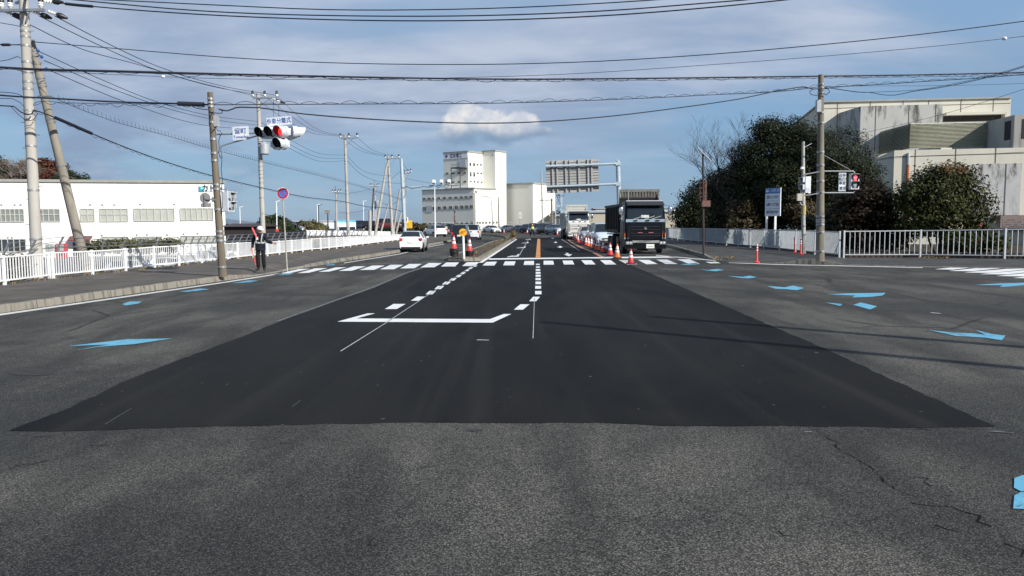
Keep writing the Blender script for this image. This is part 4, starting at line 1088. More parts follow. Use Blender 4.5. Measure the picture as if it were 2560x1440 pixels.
PC = upole('pale utility pole behind the guard with a transformer on its shaft', (658, 590), (645, 234), 58, .20, .13, ((632, 245), (692, 245)), [.45, .50, .53, .555, .575, .595, .615, .64, .66, .70, .76, .80])
mb = MB(); p = V(661, 372, 57.6); mb.lathe([(.28, -.42), (.34, -.36), (.34, .30), (.22, .38), (.1, .5)], p, 12); mb.box(p + Vector((-.25, 0, .1)), (.4, .1, .1)); mb.build('transformer', mGreyS, PC, sm=40)
mb = MB(); mb.beam(V(644, 354, 57.7), V(690, 353, 57.7), .08); mb.build('bracket', mSteel, PC)
mb = MB(); mb.tube([V(684, 246, 57.6), V(684, 290, 57.6)], .015, 4); mb.tube([V(697, 262, 57.6), V(697, 292, 57.6)], .015, 4); mb.build('drop_cable', mWire, PC)
for px, py in ((680, 246), (691, 251)): strain(PC, V(px, py, 57.7), (1, .4, -.3))
PD = upole('pale utility pole standing alone between the no parking sign and the leaning struts', (871, 590), (862, 337), 80, .20, .12, ((851, 346), (893, 345)), [.4, .55, .575, .62, .78, .80, .85])
PE = upole('utility pole with a strut leaning on it, just left of the pale blue camera gantry', (981, 584), (970, 391), 100, .22, .13, ((963, 397), (997, 396)), [.5, .7, .75, .8])
bs = V(938, 586, 99); ts = V(968, 407, 99.6); dz = ts - bs
pole('strut_pole', 'strut pole leaning to the right against the pole beside the camera gantry', bs + dz * ((-2.3 - bs.z) / dz.z), ts, .20, .13, mPole, [.6])
PF = upole('thin utility pole directly behind the camera gantry post', (1014, 584), (1009, 430), 112, .17, .12, ((1013, 434), (1027, 431)), [.3, .5, .6, .7, .8], zb=-.1)
bs = V(983, 580, 116); ts = V(1000, 473, 115)
pole('strut_pole', 'thin strut pole leaning behind the pole left of the camera gantry', bs + (ts - bs) * -.1, ts, .19, .13, mPole)
bs = V(990, 584, 118); ts = V(1003, 532, 118)
pole('strut_pole', 'shortest leaning strut pole at the foot of the camera gantry', bs + (ts - bs) * -.1, ts, .16, .12, mPole)
bs = V(952, 582, 130); ts = V(971, 510, 130)
pole('strut_pole', 'leaning concrete strut with its top free against the sky left of the gantry', bs + (ts - bs) * -.3, ts, .17, .12, mPole)
upole('stubby pale concrete pole without arms left of the strut poles', (925, 586), (925, 526), 105, .23, .20, None, [.6])
PG = upole('distant utility pole with a lightning rod over the car park', (842, 585), (840, 477), 125, .17, .12, ((831, 482), (852, 481)), [.6, .8], ins=(.0, .3, .7, 1))
mb = MB(); mb.tube([V(839.5, 480, 125), V(838, 464, 125)], .03, 5); mb.build('lightning_rod', mDark, PG)
PH = upole('distant utility pole with crossarms and a transformer left of the leaning struts', (940, 585), (937, 464), 135, .2, .12, ((925, 466), (948, 466)), [.6, .7, .8], ins=(0, .2, .8, 1))
mb = MB(); mb.tube([V(936, 466, 135), V(935, 450, 135)], .03, 5); mb.build('lightning_rod', mDark, PH)
mb = MB(); p = V(943, 508, 134.5); mb.lathe([(.3, -.6), (.35, -.5), (.35, .4), (.2, .5)], p, 10); mb.build('transformer', mGreyS, PH, sm=40)
bs = V(927, 575, 136); ts = V(934, 470, 135.3)
pole('strut_pole', 'distant strut pole leaning on the crossarmed pole over the car park', bs + (ts - bs) * -.05, ts, .15, .11, mPole)
# ---- left signal pole
sb = G(557, 692, .15); SY = sb.y; stp = V(525, 231, SY)
PS = pole('signal_pole', 'brown weathered signal pole at the left kerb carrying the traffic lights and place name sign', sb, stp, .135, .088, mPoleB, [.055, .20, .225, .25, .37, .48, .505, .635, .675, .75, .84, .925, .945, .965], 'signal pole', bmat=mSteel)
mb = MB(); mb.box(V(539.5, 303, SY - .02) + Vector((.02, 0, 0)), (.15, .14, .36)); mb.build('junction_box', mGreyS, PS)
mb = MB(); mb.tube([V(x, y, SY - .16) for x, y in ((533, 280), (527, 288), (524, 300), (523, 312), (526, 322), (532, 328), (538, 322), (541, 315))], .014, 5)
mb.tube([V(x, y, SY - .1) for x, y in ((541, 318), (544, 327), (551, 327), (554, 333), (550, 342), (547, 352), (548, 366), (553, 380), (556, 395), (550, 395), (548, 385), (553, 392), (555, 402), (553, 422), (556, 450), (554, 470), (556, 520), (562, 529))], .013, 5)
mb.tube([V(x, y, SY - .1) for x, y in ((473, 262), (490, 270), (505, 273), (520, 274), (526, 280), (540, 283), (555, 283), (557, 278), (545, 272))], .014, 5)
mb.build('loose_cable', mWire, PS)
arm0 = V(541, 336, SY); arm1 = V(740, 329, SY)
mb = MB(); mb.tube([arm0, arm1], .03, 8)
mb.tube([V(x, y, SY) for x, y in ((546, 384), (548, 376), (550, 370), (555, 365), (565, 361), (590, 354), (620, 346), (652, 337), (690, 331))], .025, 8)
mb.build('signal_arm', mSteel, PS, sm=40)


def signal(name, label, loc, yaw, red=True, n=3):
    """Japanese horizontal signal facing local -Y; lamps from local left: green, amber, red"""
    root = thing(name, label, 'traffic light', loc, yaw)
    w = .39
    mb = MB(); k = 24
    W_, H_, D_ = n * w / 2, .20, .075
    outl = []
    for cxx, a0 in ((W_ - .2, -90), (-(W_ - .2), 90)):
        for i in range(11): t = R(a0 + 18 * i); outl.append(Vector((cxx + .2 * math.cos(t), 0, .2 * math.sin(t))))
    mb.slab([p + Vector((0, D_, 0)) for p in outl], (0, -2 * D_, 0)); mb.box((0, D_ + .05, 0), (n * w * .7, .1, .22)); mb.build('housing', mWhiteS, root, world=False, sm=40)
    for i in range(n):
        x = (i - (n - 1) / 2) * w
        mb = MB(); seg = 22; r = .17
        pr = []
        for j in range(seg + 1):
            t = R(-50 + 280 * j / seg); ln = .09 + .20 * (math.sin(t) * .5 + .5) ** .6
            pr.append((Vector((x + r * math.cos(t), -D_, r * math.sin(t))), Vector((x + r * math.cos(t) * 1.03, -D_ - ln, r * math.sin(t) * 1.03))))
        inn = [(Vector((x + (a.x - x) * .95, a.y, a.z * .95)), Vector((x + (b.x - x) * .95, b.y, b.z * .95))) for a, b in pr]
        for j in range(seg):
            (a, b), (c, d) = pr[j], pr[j + 1]; mb.add([a, b, d, c], [(3, 2, 1, 0)], 0)
            (e, f), (g, h) = inn[j], inn[j + 1]; mb.add([e, f, h, g], [(0, 1, 2, 3)], 1)
            mb.add([b, d, h, f], [(0, 1, 2, 3)], 0)
        mb.build('visor', [mWhiteS, mBlackP], root, world=False)
        mat = (M('lit red signal', (1.0, .03, .03), .4, var=.02, emit=1.5) if red and i == n - 1 else M('dark signal lens', (.02, .022, .024), .25))
        mb = MB(); mb.lathe([(.001, .03), (.09, .022), (.15, 0)], (x, -D_ - .004, 0), 20, rot=Matrix.Rotation(R(90), 3, 'X'), cap=False); mb.build('lamp', mat, root, world=False, sm=60)
    return root


signal('traffic_light', 'white three lamp traffic light showing red, facing the junction from the brown signal pole', V(685, 331, SY - .30), R(-24))
signal('traffic_light', 'single dark arrow lamp hung below the right end of the red traffic light', V(707, 359, SY - .28), R(-26), False, 1)
signal('traffic_light', 'back of the white traffic light facing away behind the red one', V(727, 333, SY + .32), R(122), False, 3)
t = signal('traffic_light', 'back of the small grey lamp facing away below the red traffic light', V(693, 360, SY + .30), R(150), False, 1)
# name sign and mode sign
def plate(name, label, cx_, cy_, w_, h_, Y, lines, yaw=0., tilt=0., rim=True, face=mSignW, ink=mInkB, cat='sign'):
    c = V(cx_, cy_, Y); w = w_ * Y / FPX; h = h_ * Y / FPX
    root = thing(name, label, cat, c)
    xa = Vector((math.cos(yaw), math.sin(yaw), math.tan(tilt))).normalized(); n = Vector((math.sin(yaw), -math.cos(yaw), 0)); ya = n.cross(xa)
    def rect(a, b, e): return [c + xa * i * a + ya * j * b + n * e for i, j in ((-1, -1), (1, -1), (1, 1), (-1, 1))]
    MB().slab(rect(w / 2, h / 2, 0), n * -.02).build('plate', M('sign rim white', (.70, .72, .74), .5, var=.03), root)
    if rim:
        MB().slab(rect(w / 2 * .955, h / 2 * .94, .002), n * -.001).build('border', M('sign border blue', (.22, .29, .45), .5), root)
        MB().slab(rect(w / 2 * .925, h / 2 * .90, .004), n * -.001).build('face', face, root)
    for body, sz, ox, oy, bold, sx in lines: text(body, sz * h, c + xa * ox * w + ya * oy * h + n * .010, xa, n, ink, root, bold=bold, sx=sx)
    return root


s1 = plate('name_sign', 'white place name sign reading Tomecho on the signal arm', 601.5, 333, 40, 33, SY - .08, [('留町', .46, 0, .14, .0, 1.0), ('Tomecho', .30, 0, -.27, .0, .94)], tilt=R(3))
s2 = plate('mode_sign', 'long white sign with five blue characters above the red traffic light', 697.5, 303, 61, 21, SY - .20, [('歩車分離式', .72, 0, .0, .0, .80)], tilt=R(5))
# pedestrian signal seen edge-on, and the backs of two small signs
def ped_signal(label, c, yaw, lit=True, n_=2):
    root = thing('pedestrian_signal', label, 'traffic light', c, yaw)
    mb = MB(); mb.box((0, .0, 0), (.36, .20, .66)); o = mb.build('housing', mWhiteS, root, world=False)
    for z, on in ((.155, True), (-.155, False)):
        mb = MB(); mb.box((0, -.104, z), (.27, .008, .27)); f = mb.build('lamp', M('red walk lamp field', (.10, .02, .03), .4, emit=.15) if on and lit else M('dark walk lamp', (.05, .055, .06), .3), root, world=False)
        mb = MB()
        for (x, zz, w, h) in ((0, .085, .05, .05), (0, .02, .10, .09), (-.022, -.07, .035, .10), (.022, -.07, .035, .10), (-.066, .02, .025, .08), (.066, .02, .025, .08)): mb.box((x, -.112, z + zz), (w, .006, h))
        mb.build('walking_figure', M('lit red figure', (1.0, .09, .12), .4, emit=1.6) if on and lit else M('unlit figure', (.28, .31, .32), .5), root, world=False)
        mb = MB(); mb.box((0, -.17, z + .15), (.31, .15, .015)); mb.box((-.15, -.15, z + .05), (.012, .10, .2)); mb.box((.15, -.15, z + .05), (.012, .10, .2)); mb.build('visor', mDark if lit else mWhiteS, root, world=False)
    return root


ped_signal('white pedestrian signal seen edge-on at the right of the brown signal pole', V(571, 504, SY), R(75), False)
mb = MB(); mb.tube([V(538, 473, SY), V(568, 473, SY), V(569, 480, SY)], .02, 6); mb.tube([V(544, 529, SY), V(570, 528, SY), V(570, 524, SY)], .02, 6); mb.build('signal_arm', mSteel, PS)
t = thing('round_sign', 'back of a round grey sign with a small plate below, left of the signal pole', 'sign', V(512, 500, SY - .1))
q = Matrix.Rotation(R(90), 3, 'X')
mb = MB(); mb.lathe([(.001, 0), (.175, 0), (.18, .012), (.001, .013)], V(513, 495.5, SY - .05), 24, rot=q, cap=False); mb.build('disc', M('sign back grey', (.30, .295, .28), .5, .3, .06, 5), t)
mb = MB(); mb.box(V(514.5, 513, SY - .05), (.34, .012, .13)); mb.build('plate', M('sign back grey', (.30, .295, .28), .5, .3), t)
mb = MB(); mb.box(V(512, 502, SY - .08), (.045, .03, .40)); mb.beam(V(512, 497, SY - .1), V(541, 500, SY - .1), .04); mb.box(V(532, 499, SY - .1), (.06, .06, .16)); mb.build('bracket', mSteel, t)
# ---- no parking sign
pb_ = G(718, 672, .12); pt_ = V(707.5, 500, pb_.y)
t = thing('no_parking_sign', 'round no parking sign, blue with a red ring and slash, on a thin rusty post', 'sign', pb_)
mb = MB(); mb.tube([pb_ - UP * .1, pt_, V(706, 478, pb_.y)], .03, 8); mb.build('post', M('rusty grey post', (.36, .34, .30), .6, .2, .2, 6, stain=((.30, .17, .07), .55, .8)), t)
c = V(707, 483.5, pb_.y - .06); rr_ = 14.6 * pb_.y / FPX
for nm, r0, e, m in (('disc', rr_, 0, mWhite), ('ring', rr_ * .93, .006, M('sign red', (.42, .02, .05), .45, var=.05)), ('face', rr_ * .62, .010, M('sign blue', (.03, .19, .62), .45, var=.05))):
    mb = MB(); mb.lathe([(.001, e), (r0, e), (r0, e - .012), (.001, e - .012)], c, 32, rot=q, cap=False); mb.build(nm, m, t)
mb = MB(); mb.beam(c + Vector((-rr_ * .47, -.014, rr_ * .47)), c + Vector((rr_ * .47, -.014, -rr_ * .47)), rr_ * .20, .004, up=(0, 1, 0)); mb.build('slash', M('sign red', (.42, .02, .05)), t)
mb = MB(); mb.beam(G(706, 678, .06), G(719, 671, .12), .07, .05); mb.build('foot', mKerb, t)
# ---- camera gantry
gb = G(1012, 606, .15); gY = 83.0
gb = V(1013, 606, gY)
t = thing('camera_gantry', 'pale blue steel gantry post with a lattice arm reaching over the left lanes', 'gantry', Vector((gb.x, gb.y, .1)))
mb = MB(); shaft(mb, Vector((gb.x, gb.y, .0)), V(1003, 397, gY), .19, .16); mb.build('post', mSteelB, t, sm=40)
mb = MB(); a, b = V(1006, 468, gY), V(1134, 461.5, gY); c_, d_ = V(1006, 475, gY), V(1113, 471, gY)
mb.beam(a, b, .11); mb.beam(c_, d_, .09); mb.build('arm', mSteelB, t)
mb = MB(); mb.tube([V(x, y, gY - .15) for x, y in ((1008, 470), (1016, 466), (1030, 471), (1045, 469), (1058, 466), (1075, 468), (1085, 464), (1097, 469), (1104, 464), (1117, 469), (1124, 463))], .03, 5)
mb.tube([V(x, y, gY - .2) for x, y in ((1006, 468), (1015, 474), (1013, 490), (1009, 495))], .025, 5); mb.build('cable', mDark, t)
mb = MB(); mb.box(V(1007, 552, gY - .25), (.2, .12, .3)); mb.box(V(1008, 562, gY - .25), (.26, .14, .45)); mb.build('control_box', mDark, t)
for i, (x, y) in enumerate(((1085, 455.5), (1104, 455), (1123, 454.5))):
    c = V(x, y, gY - .1); cmr = thing('traffic_camera', ['white camera housing nearest the gantry post on the arm', 'white camera housing between two others on the gantry arm', 'white camera housing at the far tip of the gantry arm'][i], 'camera', c, group='cameras on the gantry arm')
    mb = MB(); mb.box(c + Vector((0, 0, .05)), (.33, .5, .42), ry=.08); mb.build('housing', mWhite, cmr); mb = MB(); mb.box(c + Vector((-.02, -.26, -.12)), (.24, .1, .12)); mb.build('lens', mDark, cmr)
    mb = MB(); mb.tube([c - UP * .15, V(x - 1, 463, gY)], .03, 6); mb.build('bracket', mSteelB, cmr)
# ---- direction sign seen from behind
DY = 76.0
gp = V(1549, 560, DY); t = thing('direction_sign', 'back of a large grey overhead road sign on two pale blue arms', 'sign', Vector((gp.x, DY, .1)))
mb = MB(); shaft(mb, Vector((gp.x + .1, DY, 0)), V(1544.5, 403, DY), .24, .21); mb.lathe([(.21, 0), (.24, .02), (.1, .12)], V(1544.5, 403, DY), 14); mb.build('post', mSteelB, t, sm=40)
mb = MB(); mb.tube([V(1364, 416, DY - .32), V(1540, 409.5, DY - .32)], .115, 10); mb.build('arm', mSteelB, t, sm=40)
mb = MB(); mb.tube([V(1366, 467, DY - .32), V(1540, 460, DY - .32)], .115, 10); mb.build('arm', mSteelB, t, sm=40)
for y in (409.5, 460):
    mb = MB(); mb.box(V(1543, y, DY - .05), (.62, .5, .34)); mb.build('clamp', mSteelB, t)
P_ = [V(1364, 402, DY), V(1495.5, 397, DY), V(1497.5, 478.5, DY), V(1367, 483.5, DY)]
mSB = M('sign back aluminium', (.40, .395, .38), .5, .25, .06, .5)
MB().slab(P_, (0, .06, 0)).build('panel', mSB, t)
mb = MB()
for j in range(1, 12): mb.beam(P_[0].lerp(P_[3], j / 12) + Vector((0, -.02, 0)), P_[1].lerp(P_[2], j / 12) + Vector((0, -.02, 0)), .05, .035, up=(0, 1, 0))
mb.build('panel_seams', M('sign back seams', (.15, .15, .145), .6, .2), t)
for x in (.125, .21, .375, .455, .625, .80, .87):
    mb = MB(); w = .035 if x == .455 else .14; mb.beam(P_[0].lerp(P_[1], x) + Vector((0, -.10, 0)), P_[3].lerp(P_[2], x) + Vector((0, -.10, 0)), w, .10, up=(0, 1, 0)); mb.build('stiffener', mSB, t)
# ---- right signal pole
rb = G(2050, 653, .17); RY = rb.y; rt = V(2052.5, 187, RY)
PR = pole('signal_pole', 'grey weathered signal pole at the right corner with two pedestrian signals', rb, rt, .185, .115, mPoleR, [.055, .16, .20, .215, .225, .245, .375, .435, .52, .59, .745, .80, .905, .93, .95], 'signal pole', bmat=mBand)
mb = MB(); mb.box(V(2046, 265, RY - .08), (.18, .2, .50)); mb.build('junction_box', mGreyS, PR)
mb = MB(); mb.tube([V(x, y, RY - .2) for x, y in ((2046, 280), (2041, 288), (2035, 296), (2042, 302), (2050, 304))], .02, 5)
mb.tube([V(x, y, RY - .2) for x, y in ((2052, 222), (2035, 222), (2024, 228), (2027, 236), (2042, 239), (2050, 232), (2046, 250))], .017, 5)
mb.tube([V(x, y, RY - .2) for x, y in ((2055, 222), (2071, 222), (2074, 230), (2066, 237), (2058, 234))], .017, 5); mb.build('loose_cable', mWire, PR)
mb = MB()
for y0 in (428, 482):
    mb.tube([V(2054, y0, RY), V(2134, y0 - (0 if y0 == 428 else 0), RY), V(2136, y0 + (4 if y0 < 450 else -4), RY)], .028, 7)
    mb.tube([V(2050, y0 + 1, RY), V(2012, y0 + (8 if y0 < 450 else 7), RY - 1.2)], .025, 7)
mb.tube([V(2056, 386, RY), V(2126, 425, RY)], .012, 5); mb.build('signal_arm', mSteel, PR)
ped_signal('pedestrian signal glowing red on the arm right of the grey signal pole', V(2135, 454, RY), R(6))
ped_signal('pedestrian signal seen edge-on at the left of the grey signal pole', V(2013, 462, RY - 1.2), R(-78), False)
plate('pedestrian_sign', 'white upright sign with black characters beside the red pedestrian signal', 2106, 455, 18, 45, RY - .03, [('自\n転\n車', .205, -.23, .14, .004, .95), ('歩\n行\n者', .205, .23, .14, .004, .95), ('専用', .205, .08, -.36, .004, .95)], ink=mInk)
plate('pedestrian_sign', 'grey upright sign seen at a slant beside the edge-on pedestrian signal', 2024, 462, 6, 42, RY - .9, [], yaw=R(0), rim=False)
# ---- slim pole with a cream box
sb_ = G(2009, 634, .15); t = pole('service_pole', 'slim pale pole with a cream box standing behind two red posts', sb_, V(2008, 354, sb_.y), .115, .075, mPole, [.25, .55, .63, .70], 'utility pole')
mb = MB(); mb.box(V(1998.5, 493, sb_.y - .15), (.26, .18, .38)); mb.build('cable_box', M('cream box', (.46, .43, .36), .6, var=.06), t)
mb = MB(); mb.tube([V(x, y, sb_.y - .15) for x, y in ((2000, 503), (2001, 510), (2006, 513))], .03, 6); mb.build('conduit', mGreyS, t)
mb = MB(); mb.box(V(2006, 420, sb_.y - .1), (.16, .16, .12)); mb.tube([V(2010, 369, sb_.y), V(2030, 358, sb_.y)], .012, 4); mb.build('fittings', mWhite, t)
mb = MB(); mb.lathe([(.122, -.25), (.122, .25)], V(2009, 525, sb_.y), 12); mb.build('yellow_sleeve', M('faded yellow sleeve', (.40, .33, .13), .7, var=.2, scale=5), t)
# ---- blue and white direction board
ib = [G(1915, 622, .05) + Vector((.35, .6, 0)), G(1937, 624, .05) + Vector((.35, .6, 0))]
A_ = V(1916.5, 500, ib[0].y - .3); B_ = V(1954.5, 500, ib[1].y)
t = thing('direction_board', 'white information board with a blue arrow header on two white posts', 'sign', (ib[0].x, ib[0].y, .05))
for a in [q_ + Vector((0, .45, 0)) for q_ in ib]: mb = MB(); mb.beam(a, Vector((a.x, a.y, V(1930, 500, a.y).z)), .14, .05); mb.build('post', mWhite, t)
bd = Vector((B_.x - A_.x, B_.y - A_.y, 0)).normalized(); bn = Vector((bd.y, -bd.x, 0)); A_ = A_ + bn * .12; B_ = B_ + bn * .12
zt, zm, zl = onp(1935, 470, A_, bn).z, onp(1935, 483.5, A_, bn).z, onp(1935, 540, A_, bn).z
def brect(z0, z1, e=0., i=0.): return [Vector((A_.x, A_.y, z0)) + bd * i + bn * e, Vector((B_.x, B_.y, z0)) - bd * i + bn * e, Vector((B_.x, B_.y, z1)) - bd * i + bn * e, Vector((A_.x, A_.y, z1)) + bd * i + bn * e]
MB().slab(brect(zl, zt), bn * -.06).build('panel', M('board white', (.70, .73, .77), .5, var=.05, scale=2), t)
MB().slab(brect(zm, zt - .01, .006, .01), bn * -.004).build('header', mSignB, t)
mid = (A_ + B_) / 2; bw = (B_ - A_).length
def at_(x, z): return Vector((mid.x, mid.y, z)) + bd * x * bw + bn * .012
hh = zt - zm; lh = (zm - zl) / 3
text('この信号 左折', hh * .56, at_(.15, (zt + zm) / 2), bd, bn, mInkW, t, bold=.01, sx=.72)
ax = at_(-.36, (zt + zm) / 2)
mb = MB(); mb.poly([ax - bd * hh * .42, ax + UP * hh * .36, ax + UP * hh * .13, ax + bd * hh * .42 + UP * hh * .13, ax + bd * hh * .42 - UP * hh * .13, ax - UP * hh * .13, ax - UP * hh * .36][::-1]); mb.build('arrow', mInkW, t)
for k, (s, sx, sz) in enumerate((('日立市コミュニティセンター', .50, .52), ('久慈サンピア日立', .80, .52), ('久慈サンピア日立スポーツセンター', .42, .48))):
    text(s, lh * sz, at_(0, zm - lh * (k + .5)), bd, bn, mInk, t, bold=.0, sx=sx * bw / (2.0))
mb = MB()
for k in (1, 2): z = zm - lh * k; mb.beam(at_(-.47, z), at_(.47, z), .012, .008, up=bn)
mb.build('divider', mInk, t)
# ---- brown solar sign post on the right corner
sp_ = G(1759, 637, .15); t = thing('solar_sign_post', 'dark brown post with a tilted solar panel and rust brown sign back', 'sign post', sp_)
mb = MB(); mb.tube([sp_, V(1757.5, 385, sp_.y)], .055, 10); mb.build('post', M('brown steel', (.045, .028, .022), .5, .2, .2, 5), t)
a, b = V(1744, 372, sp_.y), V(1777, 405, sp_.y); d = (b - a)
mb = MB(); mb.slab([a + Vector((0, -.1, 0)), b + Vector((0, -.1, 0)), b + Vector((0, .1, 0)), a + Vector((0, .1, 0))], (.03, 0, .05)); mb.build('solar_panel', M('solar panel frame', (.42, .44, .48), .35, .3, .1, 4), t)
mRust = M('rust brown sign back', (.16, .075, .06), .6, .1, .12, 3)
mb = MB(); q_ = rect_on(1748.5, 450, 1766.5, 500, sp_ + Vector((0, .1, 0)), (0, -1, 0)); mb.slab(q_, (0, .05, 0)); mb.build('sign_back', mRust, t)
mb = MB()
for x in (1752, 1763): a = onp(x, 450, sp_ + Vector((0, .06, 0)), (0, -1, 0)); b = onp(x, 503, sp_ + Vector((0, .06, 0)), (0, -1, 0)); mb.beam(a, Vector((a.x, a.y, b.z)), .05)
for y in (457, 470, 483, 492): mb.beam(onp(1748, y, sp_ + Vector((0, -.0, 0)), (0, -1, 0)), onp(1767, y, sp_, (0, -1, 0)), .04)
mb.build('sign_frame', M('dark rust frame', (.09, .042, .035), .6), t)
mb = MB(); mb.slab(rect_on(1754.5, 501.5, 1774.5, 516.5, sp_ + Vector((0, -.06, 0)), (0, -1, 0)), (0, -.14, 0)); mb.build('battery_box', mRust, t)
# ---- red flexible posts
def delineator(label, px, py, yt, tilt=0.):
    p = G(px, py, .13); h = V(px, yt, p.y).z - .13
    t = thing('delineator_post', label, 'bollard', p, group='red flexible posts on the right pavement'); t.rotation_euler = (0, tilt, 0)
    mr = M('red flexible post', (.75, .05, .035), .4, var=.08, scale=6)
    mb = MB(); mb.lathe([(.13, 0), (.13, .03), (.06, .06), (.042, .10), (.04, h - .03), (.03, h)], (0, 0, 0), 14); mb.build('post', mr, t, world=False, sm=40)
    for z in (.62, .76, .90): mb = MB(); mb.lathe([(.0425, h * z), (.0425, h * (z + .07))], (0, 0, 0), 14, cap=False); mb.build('reflective_band', mRefl, t, world=False, sm=40)


delineator('bright red flexible post standing alone at the kerb edge', 1892, 656.5, 609)
delineator('red flexible post left of the two by the slim pole, leaning left', 1987, 632, 592, R(-2.5))
delineator('red flexible post right beside the slim pole', 2002, 636, 594, R(-1))
# ---- median beacon
mbp = G(1160, 645, .2); t = thing('beacon_sign', 'round yellow beacon on a white post at the tip of the median', 'beacon', mbp)
mb = MB(); mb.tube([mbp - UP * .05, V(1158, 590, mbp.y)], .055, 10); mb.build('post', mWhite, t)
c = V(1157, 581, mbp.y); mY = M('yellow beacon', (.85, .42, .02), .4, var=.06, scale=9)
mb = MB(); mb.lathe([(.001, .05), (.175, .05), (.185, .03), (.185, -.06), (.001, -.06)], c, 24, rot=q, cap=False); mb.build('disc', mY, t, sm=40)
mb = MB(); mb.lathe([(.001, .075), (.06, .07), (.085, .055)], c, 20, rot=q, cap=False); mb.build('lamp', M('amber beacon lens', (.75, .25, .01), .25, var=.1, scale=20), t, sm=50)
mb = MB()
for k in range(12): a = k * math.pi / 6; mb.lathe([(.001, .058), (.012, .054)], c + Vector((.125 * math.cos(a), 0, .125 * math.sin(a))), 8, rot=q, cap=False)
mb.build('studs', M('amber beacon lens', (.75, .25, .01)), t)
# ---- small posts and lamps far off
def lamp(label, x, yb, yt, Y, r=.09, head=(8, 1.2), mat=None, arm=True, zb=None, cat='street lamp', name='street_lamp', group='slim lamp posts over the car park'):
    a, b = V(x, yb, Y), V(x - (yb - yt) * .012, yt, Y)
    if zb is not None: a.z = zb
    t = thing(name, label, cat, a, group=group); mb = MB(); mb.tube([a, b], [r * 1.2, r * .8], 8); mb.build('post', mat or mWhite, t)
    if arm: mb = MB(); w = head[0] * Y / FPX; mb.beam(b + Vector((-w * .15, 0, -.02)), b + Vector((w, 0, .12)), .2, .12); mb.build('lamp_head', mat or mWhite, t)
    return t


lamp('slim white lamp post rising behind the carport', 600, 566, 518, 150, zb=-2.3)
lamp('tall slim white lamp post right of the guard', 692, 590, 504, 118, zb=-2.3)
lamp('slim white lamp post of a close pair over the bushes', 794, 588, 512, 140, zb=-2.3)
lamp('slim black lamp post of a close pair over the bushes', 797, 590, 513, 137, mat=mDark, zb=-2.3)
lamp('slim white lamp post between the lorries and the struts', 909, 573, 503, 170, zb=-2.3)
lamp('thin white lamp post just right of the crossarmed distant pole', 935, 572, 512, 180, zb=-2.3)
t = lamp('black floodlight post standing in the car park', 820, 592, 532, 110, .10, mat=mDark, arm=False, zb=-2.3, name='floodlight_post', cat='floodlight')
mb = MB(); c = V(818.5, 528, 110)
for x, z in ((-.22, .12), (.22, .12), (-.2, -.2), (.22, -.2)): mb.box(c + Vector((x, -.1, z)), (.36, .25, .26), rx=.4)
mb.build('lamp_head', mGreyS, t)
t = lamp('slender white post in front of the factory, on the bend of the pavement', 1088, 596, 468, 98, .08, arm=False, zb=.12, cat='post', name='slender_post', group=None)
t = lamp('factory gate lamp post with a floodlight at the corner of the cream wall', 1188, 573, 482, 175, .16, arm=False, zb=0, group=None, mat=M('tan steel', (.34, .31, .25), .6))
mb = MB(); mb.box(V(1190, 480, 175), (.5, .5, .3), ry=.3); mb.build('lamp_head', mDark, t)
a = V(1231.5, 572, 165); t = thing('street_lamp', 'curved grey street lamp arching left in front of the bright factory wall', 'street lamp', Vector((a.x, a.y, 0)))
mb = MB(); mb.tube([Vector((a.x, a.y, 0))] + [V(x, y, 165) for x, y in ((1230, 520), (1229, 502), (1226, 496), (1220, 492), (1213, 491), (1205, 490.5))], [.13, .11, .1, .09, .08, .07, .07], 8); mb.build('post', mSteel, t, sm=40)
t = upole('thin dark grey pole in front of the bright factory wall', (1247.5, 570), (1245.5, 492), 180, .17, .12, None, [.6, .8], zb=0, mat=mPoleR, group=None)
mb = MB(); mb.beam(V(1243, 513, 180), V(1250, 511, 180), .08); mb.build('bracket', mDark, t)
t = upole('tall pale pole standing in front of the hall beside the sign frame', (1357, 572), (1353.5, 428), 150, .19, .12, None, [.55, .6, .9], zb=0, group=None)
a = V(1137, 578, 120); t = thing('solar_sign_post', 'small brown solar post in front of the grey factory wall', 'sign post', Vector((a.x, a.y, 0)))
mb = MB(); mb.tube([Vector((a.x, a.y, 0)), V(1136, 527, 120)], .06, 8); mb.build('post', mRust, t)
mb = MB(); mb.box(V(1136, 546, 120), (.22, .12, .85)); mb.box(V(1138, 554, 119.9), (.3, .15, .28)); mb.build('sign_back', mRust, t)
a, b = V(1133.5, 525.5, 120), V(1139.5, 532, 120); mb = MB(); mb.slab([a - Vector((0, .3, 0)), b - Vector((0, .3, 0)), b + Vector((0, .3, 0)), a + Vector((0, .3, 0))], (.02, 0, .05)); mb.build('solar_panel', mDark, t)
a = V(1300, 562, 160); t = thing('road_sign', 'back of a white framed road sign before the plain factory hall', 'sign', Vector((a.x, a.y, 0)))
mb = MB(); mb.slab(rect_on(1297, 531.5, 1303.5, 545.5, a, (0, -1, 0)), (0, .05, 0)); mb.build('plate', mWhite, t)
mb = MB(); mb.slab(rect_on(1298.5, 533.5, 1302, 543.5, a + Vector((0, -.02, 0)), (0, -1, 0)), (0, .01, 0)); mb.build('face', mGreyS, t)
mb = MB(); mb.tube([Vector((a.x, a.y + .1, 0)), V(1300, 533, 160.1)], .06, 6); mb.build('post', mSteel, t)
a = V(1380, 572, 145); t = thing('sign_frame', 'grey post carrying an open white sign frame in front of the hall', 'sign', Vector((a.x, a.y, 0)))
mb = MB(); mb.tube([Vector((a.x, a.y, 0)), V(1379, 496, 145)], [.2, .17], 8); mb.beam(V(1382, 500, 145), V(1346, 501.5, 145), .14); mb.build('post', mPoleR, t)
